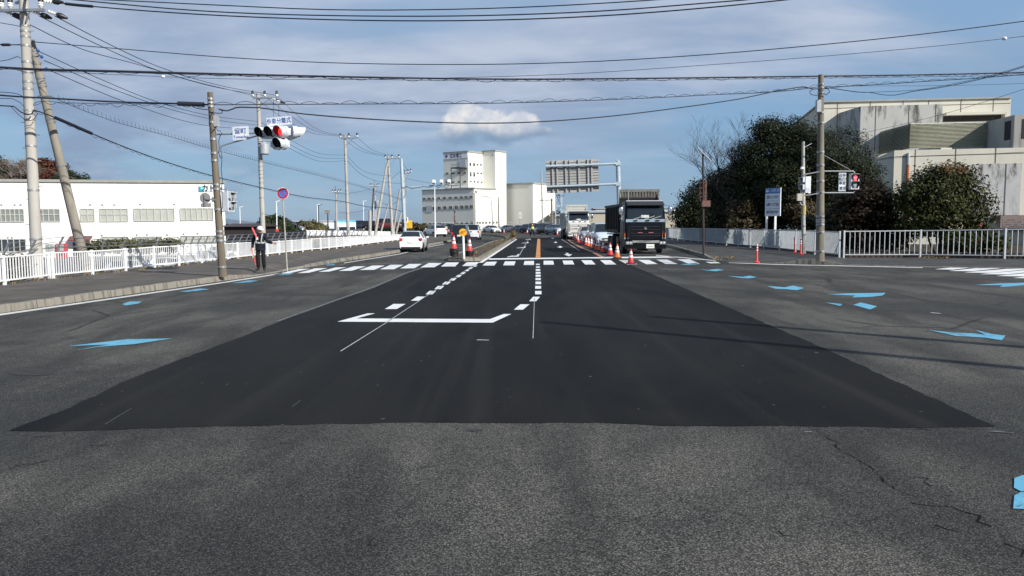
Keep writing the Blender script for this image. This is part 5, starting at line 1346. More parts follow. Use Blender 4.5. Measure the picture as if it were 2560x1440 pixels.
for x0 in (1348, 1361):
    mb = MB(); p_ = rect_on(x0 + .5, 491, x0 + 11, 511, a + Vector((0, -.3, 0)), (0, -1, 0))
    for i in range(4): mb.beam(p_[i], p_[(i + 1) % 4], .11)
    mb.beam(p_[0].lerp(p_[3], .4), p_[1].lerp(p_[2], .4), .09); mb.build('frame', mWhite, t)
# lattice conveyor tower right of the hall
cY = 200; t = thing('conveyor_tower', 'pale blue lattice steel tower with a leg frame behind the hall', 'tower', Vector((*V(1396, 575, cY).xy, 0)))
mb = MB()
for x in (1389, 1403.5): mb.beam(V(x, 484, cY), Vector((*V(x, 570, cY).xy, -.1)), .5 if x > 1400 else .3)
for y in (485, 515, 538): mb.beam(V(1389, y, cY), V(1404, y, cY), .35)
mb.build('leg_frame', mSteelB, t)
mb = MB()
for y0, y1 in ((485, 515), (515, 532)): mb.beam(V(1390, y0, cY), V(1403, y1, cY), .2); mb.beam(V(1403, y0, cY), V(1390, y1, cY), .2)
for x, y in ((1396, 487), (1399, 490), (1408, 489), (1408, 520)): mb.box(V(x, y, cY), (.8, .6, .6))
mb.build('lattice', M('blue grey steel', (.20, .27, .34), .6, .2, .2, 1), t)
a, b = V(1392, 542, cY), V(1436, 561, cY)
mb = MB(); mb.beam(a, b, 1.0, .3); mb.beam(a + UP * 1.6, b + UP * .9, .3)
for i in range(9): mb.beam(a.lerp(b, i / 8), (a + UP * 1.6).lerp(b + UP * .9, i / 8), .22); 
mb.build('conveyor', mDark, t)
# red obstruction sign and barbed fence of the car park
FA = [(10, 625, 608), (78, 612, 600), (148, 605, 592), (258, 605, 600), (310, 603, 598), (353, 601, 597), (395, 600, 595)] + [(444 + i * (556 / 30) * (1 - i * .0055), 600 - i * .62, 592.5 - i * .66) for i in range(1, 31)]
t = thing('barbed_wire_fence', 'row of grey posts with slanted tops carrying barbed wire along the car park', 'fence', (-16, 28, -2.3))
tops_ = []
for i, (x, yb_, yt_) in enumerate(FA):
    Y = 1950 * .95 / max(6, (yb_ - 556) * 1.0) if False else fl[0].y + 4.5 + (fl[-1].y - fl[0].y) * max(0, min(1, (math.log(max(30, 1100 - x)) - math.log(1070)) / (math.log(95) - math.log(1070))))
    p = V(x, yb_, Y); tp = V(x + (5.5 if x > 240 else 9) * 34 / Y, yt_, Y)
    lo = V(x - 4, yb_ + 8, Y)
    mb = MB(); mb.beam(Vector((lo.x, lo.y, -2.3)), Vector((lo.x, lo.y, p.z - .2)), .06); mb.beam(Vector((lo.x, lo.y, p.z - .2)), tp, .055); mb.build('post', mSteel, t)
    tops_.append((Vector((lo.x, lo.y, p.z - .2)), tp))
mb = MB()
for (a0, a1), (b0, b1) in zip(tops_, tops_[1:]):
    for k in (.1, .55, 1): mb.tube([a0.lerp(a1, k), b0.lerp(b1, k)], .011, 4)
    for z in (0, .5, 1.0): mb.tube([a0 - UP * z, b0 - UP * z], .016, 4)
mb.build('barbed_wire', mSteel, t)
# ------------------------------------------------------------------ vehicles
# station: (t along length, belt z, roof z, half width at belt, half width at roof); seg: (top, side) between stations
KINDS = {
    'hatch': dict(L=4.0, sill=.24, st=[(0, .46, .50, .66, .55), (.015, .62, .67, .76, .66), (.09, .76, .83, .82, .72), (.25, .92, .98, .845, .70), (.42, .95, 1.38, .845, .60), (.575, .965, 1.445, .845, .59), (.595, .966, 1.447, .845, .59), (.86, .985, 1.40, .835, .57), (.965, 1.0, 1.06, .79, .66), (.985, .80, .84, .80, .72), (1.0, .50, .54, .76, .70)],
                  seg='hhhwrrrRtt', glass=[3, 4, 6], wr=.30, ax=(.19, .83)),
    'kei': dict(L=3.4, sill=.24, st=[(0, .50, .54, .60, .50), (.02, .72, .78, .69, .60), (.14, .92, .99, .725, .64), (.20, .97, 1.05, .735, .64), (.33, 1.0, 1.66, .735, .60), (.56, 1.01, 1.73, .735, .605), (.585, 1.01, 1.73, .735, .605), (.93, 1.02, 1.70, .735, .60), (.985, 1.02, 1.08, .72, .64), (.995, .8, .84, .715, .65), (1.0, .5, .54, .70, .62)],
                seg='hhhwrrrRtt', glass=[3, 4, 6], wr=.28, ax=(.16, .85)),
    'van': dict(L=4.6, sill=.25, st=[(0, .52, .56, .66, .55), (.015, .74, .80, .77, .66), (.10, .92, 1.0, .83, .72), (.17, 1.0, 1.08, .845, .72), (.30, 1.04, 1.74, .845, .66), (.5, 1.05, 1.85, .845, .66), (.52, 1.05, 1.85, .845, .66), (.93, 1.06, 1.80, .84, .65), (.985, 1.05, 1.12, .80, .7), (.995, .8, .84, .79, .72), (1.0, .5, .54, .77, .70)],
                seg='hhhwrrrRtt', glass=[3, 4, 6], wr=.32, ax=(.17, .84)),
    'suv': dict(L=4.5, sill=.30, st=[(0, .58, .62, .70, .58), (.015, .84, .90, .82, .70), (.10, .98, 1.04, .88, .76), (.25, 1.06, 1.12, .90, .74), (.39, 1.08, 1.58, .90, .65), (.56, 1.09, 1.66, .90, .65), (.58, 1.09, 1.66, .90, .65), (.86, 1.12, 1.60, .885, .63), (.96, 1.12, 1.18, .84, .7), (.985, .9, .94, .85, .75), (1.0, .58, .62, .80, .70)],
                seg='hhhwrrrRtt', glass=[3, 4, 6], wr=.35, ax=(.19, .81)),
    'sedan': dict(L=4.55, sill=.23, st=[(0, .46, .50, .68, .56), (.015, .62, .66, .80, .68), (.10, .76, .82, .86, .74), (.28, .92, .97, .88, .72), (.43, .94, 1.38, .88, .60), (.56, .95, 1.46, .88, .60), (.575, .95, 1.46, .88, .60), (.72, .96, 1.40, .87, .59), (.85, .97, 1.05, .84, .68), (.985, .95, 1.0, .80, .7), (1.0, .52, .56, .77, .68)],
                  seg='hhhwrrrRtt', glass=[3, 4, 6, 7], wr=.31, ax=(.18, .80)),
}


def car_proto(k):
    K = KINDS[k]; L = K['L']; st = K['st']; sl = K['sill']
    root = bpy.data.objects.new('car', None); COL.objects.link(root); root.empty_display_size = .3
    rows = []
    for t, zb, zr, wb, wr in st:
        y = (t - .5) * L; half = [(wb * .90, sl), (wb * .985, sl + .10), (wb, (sl + zb) * .52), (wb * .985, zb - .02), (wb * .97, zb), (wr, zr), (wr * .55, zr + .022)]
        rows.append([Vector((x, y, z)) for x, z in half] + [Vector((-x, y, z)) for x, z in reversed(half)])
    parts = {n: MB() for n in ('body', 'windscreen', 'rear_window', 'side_window', 'side_window_b')}
    n = 14
    for i in range(len(st) - 1):
        tg = K['seg'][i]
        for j in range(n - 1):
            q = [rows[i][j], rows[i][j + 1], rows[i + 1][j + 1], rows[i + 1][j]]
            nm = 'body'
            if j in (4, 8) and i in K['glass']: nm = 'side_window' if j == 4 else 'side_window_b'
            if j in (5, 6, 7): nm = {'w': 'windscreen', 'R': 'rear_window'}.get(tg, 'body')
            parts[nm].add(q, [(3, 2, 1, 0)])
        parts['body'].add([rows[i][13], rows[i][0], rows[i + 1][0], rows[i + 1][13]], [(3, 2, 1, 0)])
    parts['body'].add(rows[0], [tuple(range(14))]); parts['body'].add(rows[-1], [tuple(reversed(range(14)))])
    for nm, mb in parts.items():
        # weld so that shading runs across
        o = mb.build('side_window' if nm.startswith('side') else nm, mGlass if nm != 'body' else mWhite, root, world=False)
        bm = bmesh.new(); bm.from_mesh(o.data); bmesh.ops.remove_doubles(bm, verts=bm.verts, dist=.0005); bmesh.ops.recalc_face_normals(bm, faces=bm.faces) if nm == 'body' else None
        bm.to_mesh(o.data); bm.free(); finish(o.data, 38)
    W2 = max(s[3] for s in st); f, r = -L / 2, L / 2
    zf = st[1][1]; wf = st[1][3]; zt = st[-3][1]; wt = st[-3][3]
    mb = MB(); mb.box((0, 0, sl - .02), (W2 * 1.75, L * .94, .12)); ax = [(t - .5) * L for t in K['ax']]; wr = K['wr']
    for y in ax:
        for s in (-1, 1): mb.lathe([(wr * 1.2, -.02), (wr * 1.2, .0)], (s * (W2 + .004), y, wr + .02), 18, rot=Matrix.Rotation(R(90), 3, 'Y'))
    mb.box((0, f + .02, sl + .10), (wf * 1.3, .08, .16)); mb.box((0, r - .02, sl + .06), (wt * 1.7, .08, .14)); mb.build('underbody', mBlackP, root, world=False)
    for y in ax:
        for s in (-1, 1):
            q = Matrix.Rotation(R(90), 3, 'Y')
            mb = MB(); mb.lathe([(wr * .6, -.1), (wr * .95, -.1), (wr, -.06), (wr, .06), (wr * .95, .1), (wr * .6, .1)], (s * (W2 - .085), y, wr), 18, rot=q); wo = mb.build('wheel', mBlack, root, world=False, sm=40)
            mb = MB(); mb.lathe([(.001, s * .112), (wr * .55, s * .108), (wr * .62, s * .09)], (s * (W2 - .085), y, wr), 14, rot=q, cap=False); mb.build('rim', mSteel, wo, world=False)
    for s in (-1, 1):
        mb = MB(); mb.box((s * wf * .76, f + .075, zf - .01), (wf * .42, .20, .13), rz=-s * .35); mb.build('headlight', mLens, root, world=False)
        mb = MB(); mb.box((s * wt * .86, r - .075, zt - .12), (.20, .12, .26 if k in ('kei', 'van') else .19), rz=s * .3); mb.build('taillight', mRedL, root, world=False)
        ym = (st[3][0] + .05 - .5) * L; mb = MB(); mb.box((s * (W2 + .09), ym, st[3][1] + .08), (.17, .10, .12)); mb.build('mirror', mBlackP, root, world=False)
    mb = MB(); mb.box((0, f + .012, sl + .30), (wf * .95, .06, .13)); mb.build('grille', mBlackP, root, world=False)
    mb = MB(); mb.box((0, f - .005, sl + .17), (.33, .03, .165)); mb.build('number_plate', mPlate, root, world=False)
    mb = MB(); mb.box((0, r + .002, zt - .30), (.33, .03, .165)); mb.build('number_plate', mPlate, root, world=False)
    return root


PROTO = {}; USED = set()


def car(kind_, px, py, yaw, paint, label, rear=False, name='car', cat='car', plate=None, scale=1., group=None, at=None):
    """px,py: ground point of the near end (front, or rear when seen from behind); yaw turns the front away from -Y"""
    if kind_ not in PROTO: PROTO[kind_] = car_proto(kind_)
    pr = PROTO[kind_]
    o = pr if kind_ not in USED else copy_tree(pr)
    USED.add(kind_)
    o.name = name; tag(o, label, cat, group)
    p = at or G(px, py); L = KINDS[kind_]['L'] * .46
    d = Vector((math.sin(yaw), -math.cos(yaw), 0))          # front direction
    o.location = p - d * L if not rear else p + d * L
    o.location.z = p.z; o.rotation_euler = (0, 0, yaw); o.scale = (scale,) * 3
    for ch in o.children:
        b = ch.name.split('.')[0]
        if b == 'body' or (b == 'mirror' and paint not in (mCarDk,)): paint_part(ch, paint)
        if b == 'number_plate' and plate: paint_part(ch, plate)
    return o


def carpaint(n, c, metal=.0): return M('car paint ' + n, c, .28, metal, .03, 2, spec=.5, coat=.6)


mCarW = carpaint('white', (.74, .75, .76)); mCarS = carpaint('silver', (.42, .44, .46), .35); mCarDk = carpaint('black', (.012, .012, .014)); mCarB = carpaint('slate blue', (.10, .135, .17), .2)
mCarG = carpaint('grey', (.16, .17, .18), .3); mCarY = carpaint('cream yellow', (.66, .50, .14)); mCarR = carpaint('dark red', (.13, .02, .03)); mCarN = carpaint('navy', (.02, .028, .05)); mCarL = carpaint('pale blue white', (.55, .62, .70)); mCarSb = carpaint('silver blue', (.25, .31, .36), .3)
Q = 'cars queuing beside the cones'
car('hatch', 1027, 630.5, R(180 + 1), mCarW, 'white hatchback driving away in the left lane beside the pavement kerb', rear=True, scale=.95)
car('kei', 1148, 608, R(180 - 4), mCarDk, 'boxy black small car driving away, partly hidden behind the yellow beacon', rear=True)
car('kei', 1181.5, 600, R(180 - 3), mCarW, 'boxy white small car driving away just right of the yellow beacon', rear=True)
car('suv', 1103, 592.5, R(180 + 30), mCarW, 'white crossover turning left away on the bend behind the slender post', rear=True)
# the queue: nearest the dump truck first
car('van', 1515, 614, R(2), mCarL, 'pale blue white van right behind the black dump truck, its mirror showing', group=Q)
car('kei', 1494, 606, R(2), mCarW, 'white small van in the queue between the pale blue van and a silver car', group=Q)
car('hatch', 1474, 600.5, R(3), mCarS, 'silver hatchback in the queue in front of the yellow van', group=Q)
car('kei', 1462, 597, R(4), mCarY, 'cream yellow boxy small van in the queue', group=Q, plate=mPlateY)
car('suv', 1434, 592.5, R(8), mCarG, 'dark grey off road car in the queue left of the white truck', group=Q)
car('suv', 1403, 587.5, R(22), mCarSb, 'silver blue crossover in the queue left of the dark grey off road car', group=Q)
car('van', 1382, 585.8, R(25), mCarDk, 'black minivan with lit lamps in the curved part of the queue', group=Q)
car('van', 1361, 584.6, R(28), mCarW, 'white minivan in the curved part of the queue beside the black one', group=Q)
car('suv', 1342, 583.2, R(32), mCarN, 'dark car in the queue hidden partly by the guard in a yellow vest', group=Q)
car('sedan', 1320, 581.8, R(38), mCarB, 'slate blue sedan in the queue left of the guard in a yellow vest', group=Q)
car('sedan', 1290, 581, R(40), mCarS, 'silver sedan in the queue between a slate blue and a white sedan', group=Q)
car('sedan', 1243, 582.5, R(30), mCarW, 'white sedan in the queue nearest the dry median grass', group=Q, plate=mPlateY)
car('hatch', 1203, 578.8, R(45), mCarW, 'white hatchback in the queue behind the boxy white small car', group=Q, plate=mPlateY)
car('van', 1140, 579, R(55), mCarN, 'navy blue minivan in the queue above the white crossover', group=Q)
car('suv', 1100, 580.5, R(25), mCarB, 'slate crossover in the queue directly behind the white crossover', group=Q)
car('sedan', 1050, 579.5, R(58), mCarR, 'dark red car in the queue at the foot of the factory corner', group=Q)
car('kei', 1030, 579, R(30), mCarW, 'white small truck cab at the far left end of the queue', group=Q, plate=mPlateY)
# parked in the upper car park
PK = 'cars parked beyond the left fence'
for (px, y, yaw, k, m, lab, zz, Y) in ((962, 573, 80, 'suv', mCarDk, 'black car parked behind the leaning struts', -.06, 150), (1000, 572, 95, 'van', mCarR, 'dark red minivan parked left of the camera gantry foot', -.06, 140), (735, 578, 88, 'van', mCarW, 'white van parked behind the dark fence near the bushes', -1.9, 130), (758, 579, 92, 'hatch', mCarW, 'white hatchback parked behind the dark fence near the bushes', -1.9, 132),
                                  (820, 575, 95, 'suv', mCarG, 'grey car parked behind the black floodlight post', -.9, 170), (930, 573, 85, 'van', mCarN, 'dark van parked between the lorries and the strut poles', -.06, 165), (595, 584, 90, 'hatch', mCarW, 'white car parked under the dark brown carport', -2.3, 99), (800, 573, 92, 'van', mCarS, 'silver van parked left of the black floodlight post', -.9, 175)):
    v = V(px, y, Y); car(k, 0, 0, R(yaw), m, lab, group=PK, at=Vector((v.x, v.y, zz if zz < -2 else v.z)))


# ------------------------------------------------------------------ dump trucks
def truck(label, loc, rz, cabm, panelm, bodym, strip, plates=True):
    """front faces local -Y at y=0"""
    t = thing('dump_truck', label, 'truck', loc, rz)
    def b(name, mb, m, par=None, sm=0): return mb.build(name, m, par or t, world=False, sm=sm)
    w = 1.23
    # cab shell as a loft of side profile, slightly rounded in plan
    prof = [(.06, .42), (.0, .62), (0, 1.92), (.05, 2.05), (.30, 2.98), (.42, 3.10), (.62, 3.15), (1.85, 3.12), (1.95, 3.0), (1.95, .75), (1.5, .70), (.4, .42)]
    xs = [(-w, .10), (-w + .12, .0), (w - .12, .0), (w, .10)]
    mb = MB(); n = len(prof); vs = []
    for x, in_ in xs:
        for y, z in prof:
            top = max(0, (z - 2.0) / 1.1) * .10
            vs.append((x * (1 - top * .6), y + (in_ if y < .7 else 0), z))
    fs = []
    for i in range(3):
        for j in range(n):
            k = (j + 1) % n; fs.append((i * n + j, i * n + k, (i + 1) * n + k, (i + 1) * n + j))
    mb.add(vs, fs); mb.poly([vs[j] for j in range(n)]); mb.poly([vs[3 * n + j] for j in reversed(range(n))])
    o = b('cab', mb, cabm); bm = bmesh.new(); bm.from_mesh(o.data); bmesh.ops.remove_doubles(bm, verts=bm.verts, dist=.001); bmesh.ops.recalc_face_normals(bm, faces=bm.faces); bm.to_mesh(o.data); bm.free(); finish(o.data, 30)
    d = Vector((0, .25, .93)).normalized(); nn = Vector((0, -.93, .25)).normalized()
    def on(x, s, e=.012): return Vector((x, .05, 2.05)) + d * s + nn * e
    mb = MB(); mb.slab([on(-1.08, .05), on(1.08, .05), on(1.05, .90), on(.92, .95), on(-.92, .95), on(-1.05, .90)], nn * .02); b('windscreen', mb, mGlass)
    mb = MB(); mb.slab([on(-.25, .10, .036), on(.22, .10, .036), on(.22, .26, .036), on(-.25, .26, .036)], nn * .003); b('paper_sheet', mb, M('pale paper', (.45, .50, .47), .6))
    for x0, x1 in ((-.75, -.10), (-.08, .55), (.35, .95)): mb = MB(); mb.beam(on(x0, .0, .05), on(x1, .20, .05), .03); b('wiper', mb, mGreyS)
    mb = MB(); mb.slab([(-1.18, -.02, 1.90), (1.18, -.02, 1.90), (1.16, .0, 2.07), (-1.16, .0, 2.07)], (0, .05, 0)); b('chrome_strip', mb, strip)
    mb = MB()
    for x in (-.6, .12, .72): mb.box((x, -.05, 1.99), (.22, .05, .07))
    b('wiper_mounts', mb, mBlackP)
    mb = MB(); mb.slab([(-1.02, -.03, .86), (1.02, -.03, .86), (1.04, -.03, 1.88), (-1.04, -.03, 1.88)], (0, .05, 0)); b('front_panel', mb, panelm)
    mb = MB()
    for z in (1.08, 1.22, 1.45, 1.62): mb.box((0, -.04, z), (1.78, .03, .035))
    for x in (-1.0, 1.0): mb.box((x, -.04, 1.3), (.03, .03, .8))
    b('grille', mb, mBlackP)
    mb = MB(); mb.box((0, -.05, 1.52), (.15, .02, .10), ry=.78); b('emblem', mb, mChrome)
    for x in (-.32, .32): mb = MB(); mb.box((x, -.05, 1.27), (.28, .02, .035)); b('marker_strip', mb, M('salmon strip', (.45, .14, .12), .4))
    for s in (-1, 1):
        mb = MB(); mb.slab([(s * 1.02, -.01, 1.0), (s * 1.25, .10, 1.0), (s * 1.25, .10, 1.20), (s * 1.06, .0, 1.42)][::s], (0, .08, 0)); b('indicator', mb, mAmber)
        mb = MB(); mb.slab([(s * 1.03, -.02, .88), (s * 1.25, .09, .88), (s * 1.25, .09, .99), (s * 1.02, -.02, .99)][::s], (0, .08, 0)); b('side_lamp', mb, mLens)
        mb = MB(); mb.box((s * 1.0, -.10, .66), (.42, .16, .20)); b('headlight', mb, mChrome)
        for k in (-.09, .09): mb = MB(); mb.lathe([(.001, .012), (.075, .0)], (s * 1.0 + k, -.185, .66), 14, rot=Matrix.Rotation(R(90), 3, 'X'), cap=False); b('headlamp_lens', mb, mLens)
    mb = MB(); mb.box((0, -.10, .73), (1.62, .14, .14)); b('bumper_strip', mb, M('bumper grey', (.27, .27, .26), .5, var=.1, scale=6))
    mb = MB(); mb.box((0, -.06, .47), (2.44, .16, .34)); mb.box((0, -.03, .70), (2.46, .1, .16)); b('bumper', mb, cabm)
    if plates:
        mb = MB(); mb.box((.27, -.16, .46), (.48, .02, .25)); p = b('number_plate', mb, mPlate)
        mb = MB()
        for x, ww in ((.12, .02), (.17, .05), (.25, .04), (.30, .04), (.36, .04), (.43, .04)): mb.box((x, -.172, .44), (ww, .004, .05))
        b('number_marks', mb, M('faint green ink', (.22, .36, .28), .6), p)
    # visor, horns, aerials, roof rail
    mb = MB(); mb.slab([(-1.12, -.10, 2.92), (1.12, -.10, 2.92), (1.10, .32, 3.14), (-1.10, .32, 3.14)], (0, 0, -.03)); b('sun_visor', mb, mBlackP)
    mb = MB(); mb.beam((-1.1, .34, 3.17), (1.1, .34, 3.17), .05, .05); b('roof_rail', mb, mLens)
    for s in (-1, 1):
        mb = MB(); mb.tube([(s * 1.18, .12, 2.9), (s * 1.42, -.05, 2.85), (s * 1.44, -.05, 2.0), (s * 1.2, .1, 1.95)], .022, 6); b('mirror_bracket', mb, mChrome)
        mb = MB(); mb.lathe([(.10, -.24), (.14, -.16), (.14, .16), (.10, .24)], (s * 1.46, -.05, 2.55), 10); b('mirror', mb, mChrome, sm=40)
        mb = MB(); mb.lathe([(.001, -.08), (.11, -.03), (.13, .06)], (s * 1.44, -.07, 2.08), 12); b('mirror', mb, mChrome, sm=40)
        mb = MB(); mb.slab([(s * 1.215, .45, 1.95), (s * 1.215, 1.45, 1.95), (s * 1.17, 1.40, 2.85), (s * 1.17, .62, 2.85)], (s * .012, 0, 0)); b('side_window', mb, mGlass)
        mb = MB(); mb.box((s * 1.235, .95, 1.45), (.02, 1.1, .9)); dr = b('door', mb, cabm); mb = MB(); mb.box((s * 1.26, 1.3, 1.75), (.03, .2, .05)); b('handle', mb, mChrome, dr)
        mb = MB(); mb.box((s * 1.16, .95, .62), (.12, .8, .1)); mb.box((s * 1.16, .95, .95), (.1, .7, .06)); b('step', mb, mSteel)
    mb = MB(); mb.tube([(-.95, .45, 3.1), (-.95, .45, 3.78)], .018, 5); b('aerial', mb, mGreyS)
    # frame, wheels
    mb = MB(); mb.box((0, 4.0, .80), (.9, 7.6, .34)); mb.box((.95, 3.1, .72), (.5, 1.0, .5)); mb.box((-.95, 3.0, .72), (.5, .9, .5)); mb.box((0, .9, .55), (2.2, 1.6, .4)); b('chassis', mb, mDark)
    for y in (1.25, 5.3, 6.6):
        for s in (-1, 1):
            q = Matrix.Rotation(R(90), 3, 'Y'); hw = .14 if y < 2 else .25; xx = s * (1.23 - hw)
            mb = MB(); mb.lathe([(.28, -hw), (.46, -hw), (.50, -hw * .7), (.50, hw * .7), (.46, hw), (.28, hw)], (xx, y, .50), 20, rot=q); wo = b('wheel', mb, mBlack, sm=40)
            mb = MB(); mb.lathe([(.001, s * hw * .5), (.12, s * hw * .9), (.27, s * hw * .5), (.29, s * hw)], (xx, y, .50), 16, rot=q, cap=False); b('rim', mb, mSteel, wo)
    for s in (-1, 1):
        mb = MB(); mb.slab([(s * 1.24, 4.65, 1.08), (s * 1.24, 7.25, 1.08), (s * 1.24, 7.25, 1.14), (s * 1.24, 4.65, 1.14)], (-s * .5, 0, 0)); mb.box((s * 1.0, 4.62, .85), (.5, .04, .5)); b('mudguard', mb, mDark)
    # tipper body: sloping ribbed headboard that rises above the cab, ribbed sides
    x = 1.24
    mb = MB(); mb.box((0, 4.95, 1.28), (2.3, 5.6, .18)); mb.box((-x + .03, 4.95, 2.12), (.06, 5.6, 1.6)); mb.box((x - .03, 4.95, 2.12), (.06, 5.6, 1.6)); mb.box((0, 7.72, 2.12), (2.36, .06, 1.6)); b('tipper_body', mb, bodym)
    mb = MB()
    for s in (-1, 1):
        for k in range(9): mb.box((s * (x + .03), 2.4 + k * .65, 2.1), (.06, .10, 1.5))
        mb.box((s * (x + .035), 4.95, 2.95), (.09, 5.7, .14)); mb.box((s * (x + .035), 4.95, 1.36), (.07, 5.6, .12))
    b('side_ribs', mb, bodym)
    mb = MB(); mb.slab([(-x, 2.18, 1.3), (x, 2.18, 1.3), (x, 2.10, 3.42), (-x, 2.10, 3.42)], (0, .06, 0)); mb.slab([(-x, 2.10, 3.36), (x, 2.10, 3.36), (x, 1.92, 3.90), (-x, 1.92, 3.90)], (0, .06, 0)); b('headboard', mb, bodym)
    mhb = M('dusty tipper grey', (.19, .185, .17), .7, var=.25, scale=4, stain=((.33, .30, .25), .6, .6))
    mb = MB()
    for k in range(13): xx = -1.08 + k * .18; mb.slab([(xx, 2.04, 3.42), (xx + .11, 2.04, 3.42), (xx + .07, 1.92, 3.75), (xx - .04, 1.92, 3.75)], (0, .05, 0))
    mb.slab([(-x, 1.90, 3.76), (x, 1.90, 3.76), (x, 1.86, 3.92), (-x, 1.86, 3.92)], (0, .07, 0))
    mb.box((-x + .05, 1.98, 3.62), (.1, .1, .45)); mb.box((x - .05, 1.98, 3.62), (.1, .1, .45)); b('headboard_ribs', mb, mhb if bodym is mTip else bodym)
    mb = MB(); mb.slab([(-1.1, 2.05, 3.36), (1.1, 2.05, 3.36), (1.1, 1.95, 3.78), (-1.1, 1.95, 3.78)], (0, .03, 0)); b('headboard_panel', mb, M('dark tipper panel', (.055, .053, .05), .7, var=.2, scale=4) if bodym is mTip else bodym)
    return t


mTip = M('tipper black', (.016, .016, .016), .55, 0, .2, 3, spec=.2)
tp = G(1611, 634.5); truck('large black dump truck waiting at the stop line with chrome mirrors', (tp.x + .05, tp.y, 0), R(1.5), M('truck black paint', (.005, .006, .008), .35, 0, .1, 2, spec=.22), M('front panel navy', (.005, .007, .012), .4, var=.2, scale=2, spec=.15), mTip, M('polished strip', (.42, .50, .56), .25, .6, .1, 4))
tp = G(1454, 600); truck('white dump truck waiting in the queue behind the small cars', (tp.x, 88, 0), R(3), carpaint('truck white', (.66, .66, .62)), carpaint('truck white', (.66, .66, .62)), M('tipper white', (.50, .50, .47), .6, 0, .1, 2), mWhite, False)
# lorries on the far left
for (px, y, Y, c1, c2, lab) in ((858, 579, 150, (.70, .74, .76), (.12, .46, .62), 'pale lorry with a bright blue top parked left of the third utility pole'), (876, 578, 152, (.55, .56, .55), (.02, .02, .05), 'pale lorry with a dark top parked right behind the third utility pole')):
    v = V(px, y, Y); t = thing('lorry', lab, 'truck', (v.x, Y, -.9), R(20), group='lorries parked beyond the left fence')
    mb = MB(); mb.box((0, 2.4, 2.0), (2.2, 4.6, 2.1)); mb.build('box_body', M('lorry ' + lab[:11] + lab[-9:], c1, .4), t, world=False)
    mb = MB(); mb.box((0, 2.4, 3.25), (2.22, 4.62, .4)); mb.build('roof_band', M('lorry top ' + lab[-9:], c2, .3), t, world=False)
    mb = MB(); mb.slab([(-1.0, -.9, .5), (1.0, -.9, .5), (1.0, -.75, 1.6), (.95, -.35, 2.3), (-.95, -.35, 2.3), (-1.0, -.75, 1.6)], (0, .9, 0)); cb = mb.build('cab', mWhite, t, world=False)
    mb = MB(); mb.slab([(-.9, -.79, 1.5), (.9, -.79, 1.5), (.85, -.43, 2.2), (-.85, -.43, 2.2)], (0, -.02, .01)); mb.build('windscreen', mGlass, t, world=False)
    for yy in (-.3, 3.6):
        for s in (-1, 1): mb = MB(); mb.lathe([(.42, -.12), (.42, .12)], (s * 1.0, yy, .42), 12, rot=Matrix.Rotation(R(90), 3, 'Y')); mb.build('wheel', mBlack, t, world=False, sm=40)
# yellow digger cab behind the fence
v = V(1019, 568, 150); t = thing('excavator', 'yellow and white machine standing beyond the small truck at the far left', 'excavator', (v.x, v.y, -.06))
mb = MB(); mb.box((0, 0, 1.6), (1.6, 1.8, 1.1)); mb.box((.4, .2, 2.3), (.8, 1.0, .5)); mb.build('body', M('machine yellow', (.70, .42, .03), .4), t, world=False)
mb = MB(); mb.box((-.35, -.2, 2.6), (.9, 1.0, 1.1)); mb.build('cab', mWhite, t, world=False); mb = MB(); mb.box((-.35, -.72, 2.7), (.7, .04, .7)); mb.build('window', mGlass, t, world=False)
mb = MB(); mb.box((-.6, 0, .5), (.4, 2.4, .8)); mb.box((.6, 0, .5), (.4, 2.4, .8)); mb.build('track', mBlack, t, world=False)


# ------------------------------------------------------------------ traffic cones
def cone_proto(m):
    t = bpy.data.objects.new('traffic_cone', None); COL.objects.link(t); t.empty_display_size = .1
    prof = lambda z: .155 - .128 * (z - .05) / .65
    def ring(z0, z1, e=0.): return [(prof(z0) + e, z0), (prof(z1) + e, z1)]
    mb = MB(); mb.lathe([(.17, .04), (.155, .05)] + ring(.05, .31)[1:] + ring(.31, .70)[1:] + [(.001, .70)], (0, 0, 0), 18, cap=False); mb.build('cone_body', m, t, world=False, sm=50)
    for z0, z1 in ((.30, .41), (.46, .60)): mb = MB(); mb.lathe(ring(z0, z1, .004), (0, 0, 0), 18, cap=False); mb.build('reflective_band', mRefl, t, world=False, sm=50)
    mb = MB(); mb.lathe([(.19, 0), (.19, .03), (.17, .042), (.16, .042)], (0, 0, 0), 8); mb.build('base', m, t, world=False)
    mb = MB(); mb.lathe([(.17, .0), (.225, .0), (.225, .055), (.17, .06)], (0, 0, 0), 14); mb.build('weight_ring', mBlack, t, world=False, sm=40)
    return t


CP = {}
def cone(px, py, m, label, group='traffic cones', at=None, s=1., tilt=(0, 0)):
    if m.name not in CP: CP[m.name] = o = cone_proto(m)
    else: o = copy_tree(CP[m.name])
    o.name = 'traffic_cone'; tag(o, label, 'traffic cone', group); o.location = at or G(px, py); o.scale = (s,) * 3; o.rotation_euler = (R(tilt[0]), R(tilt[1]), random.uniform(0, 3)); return o


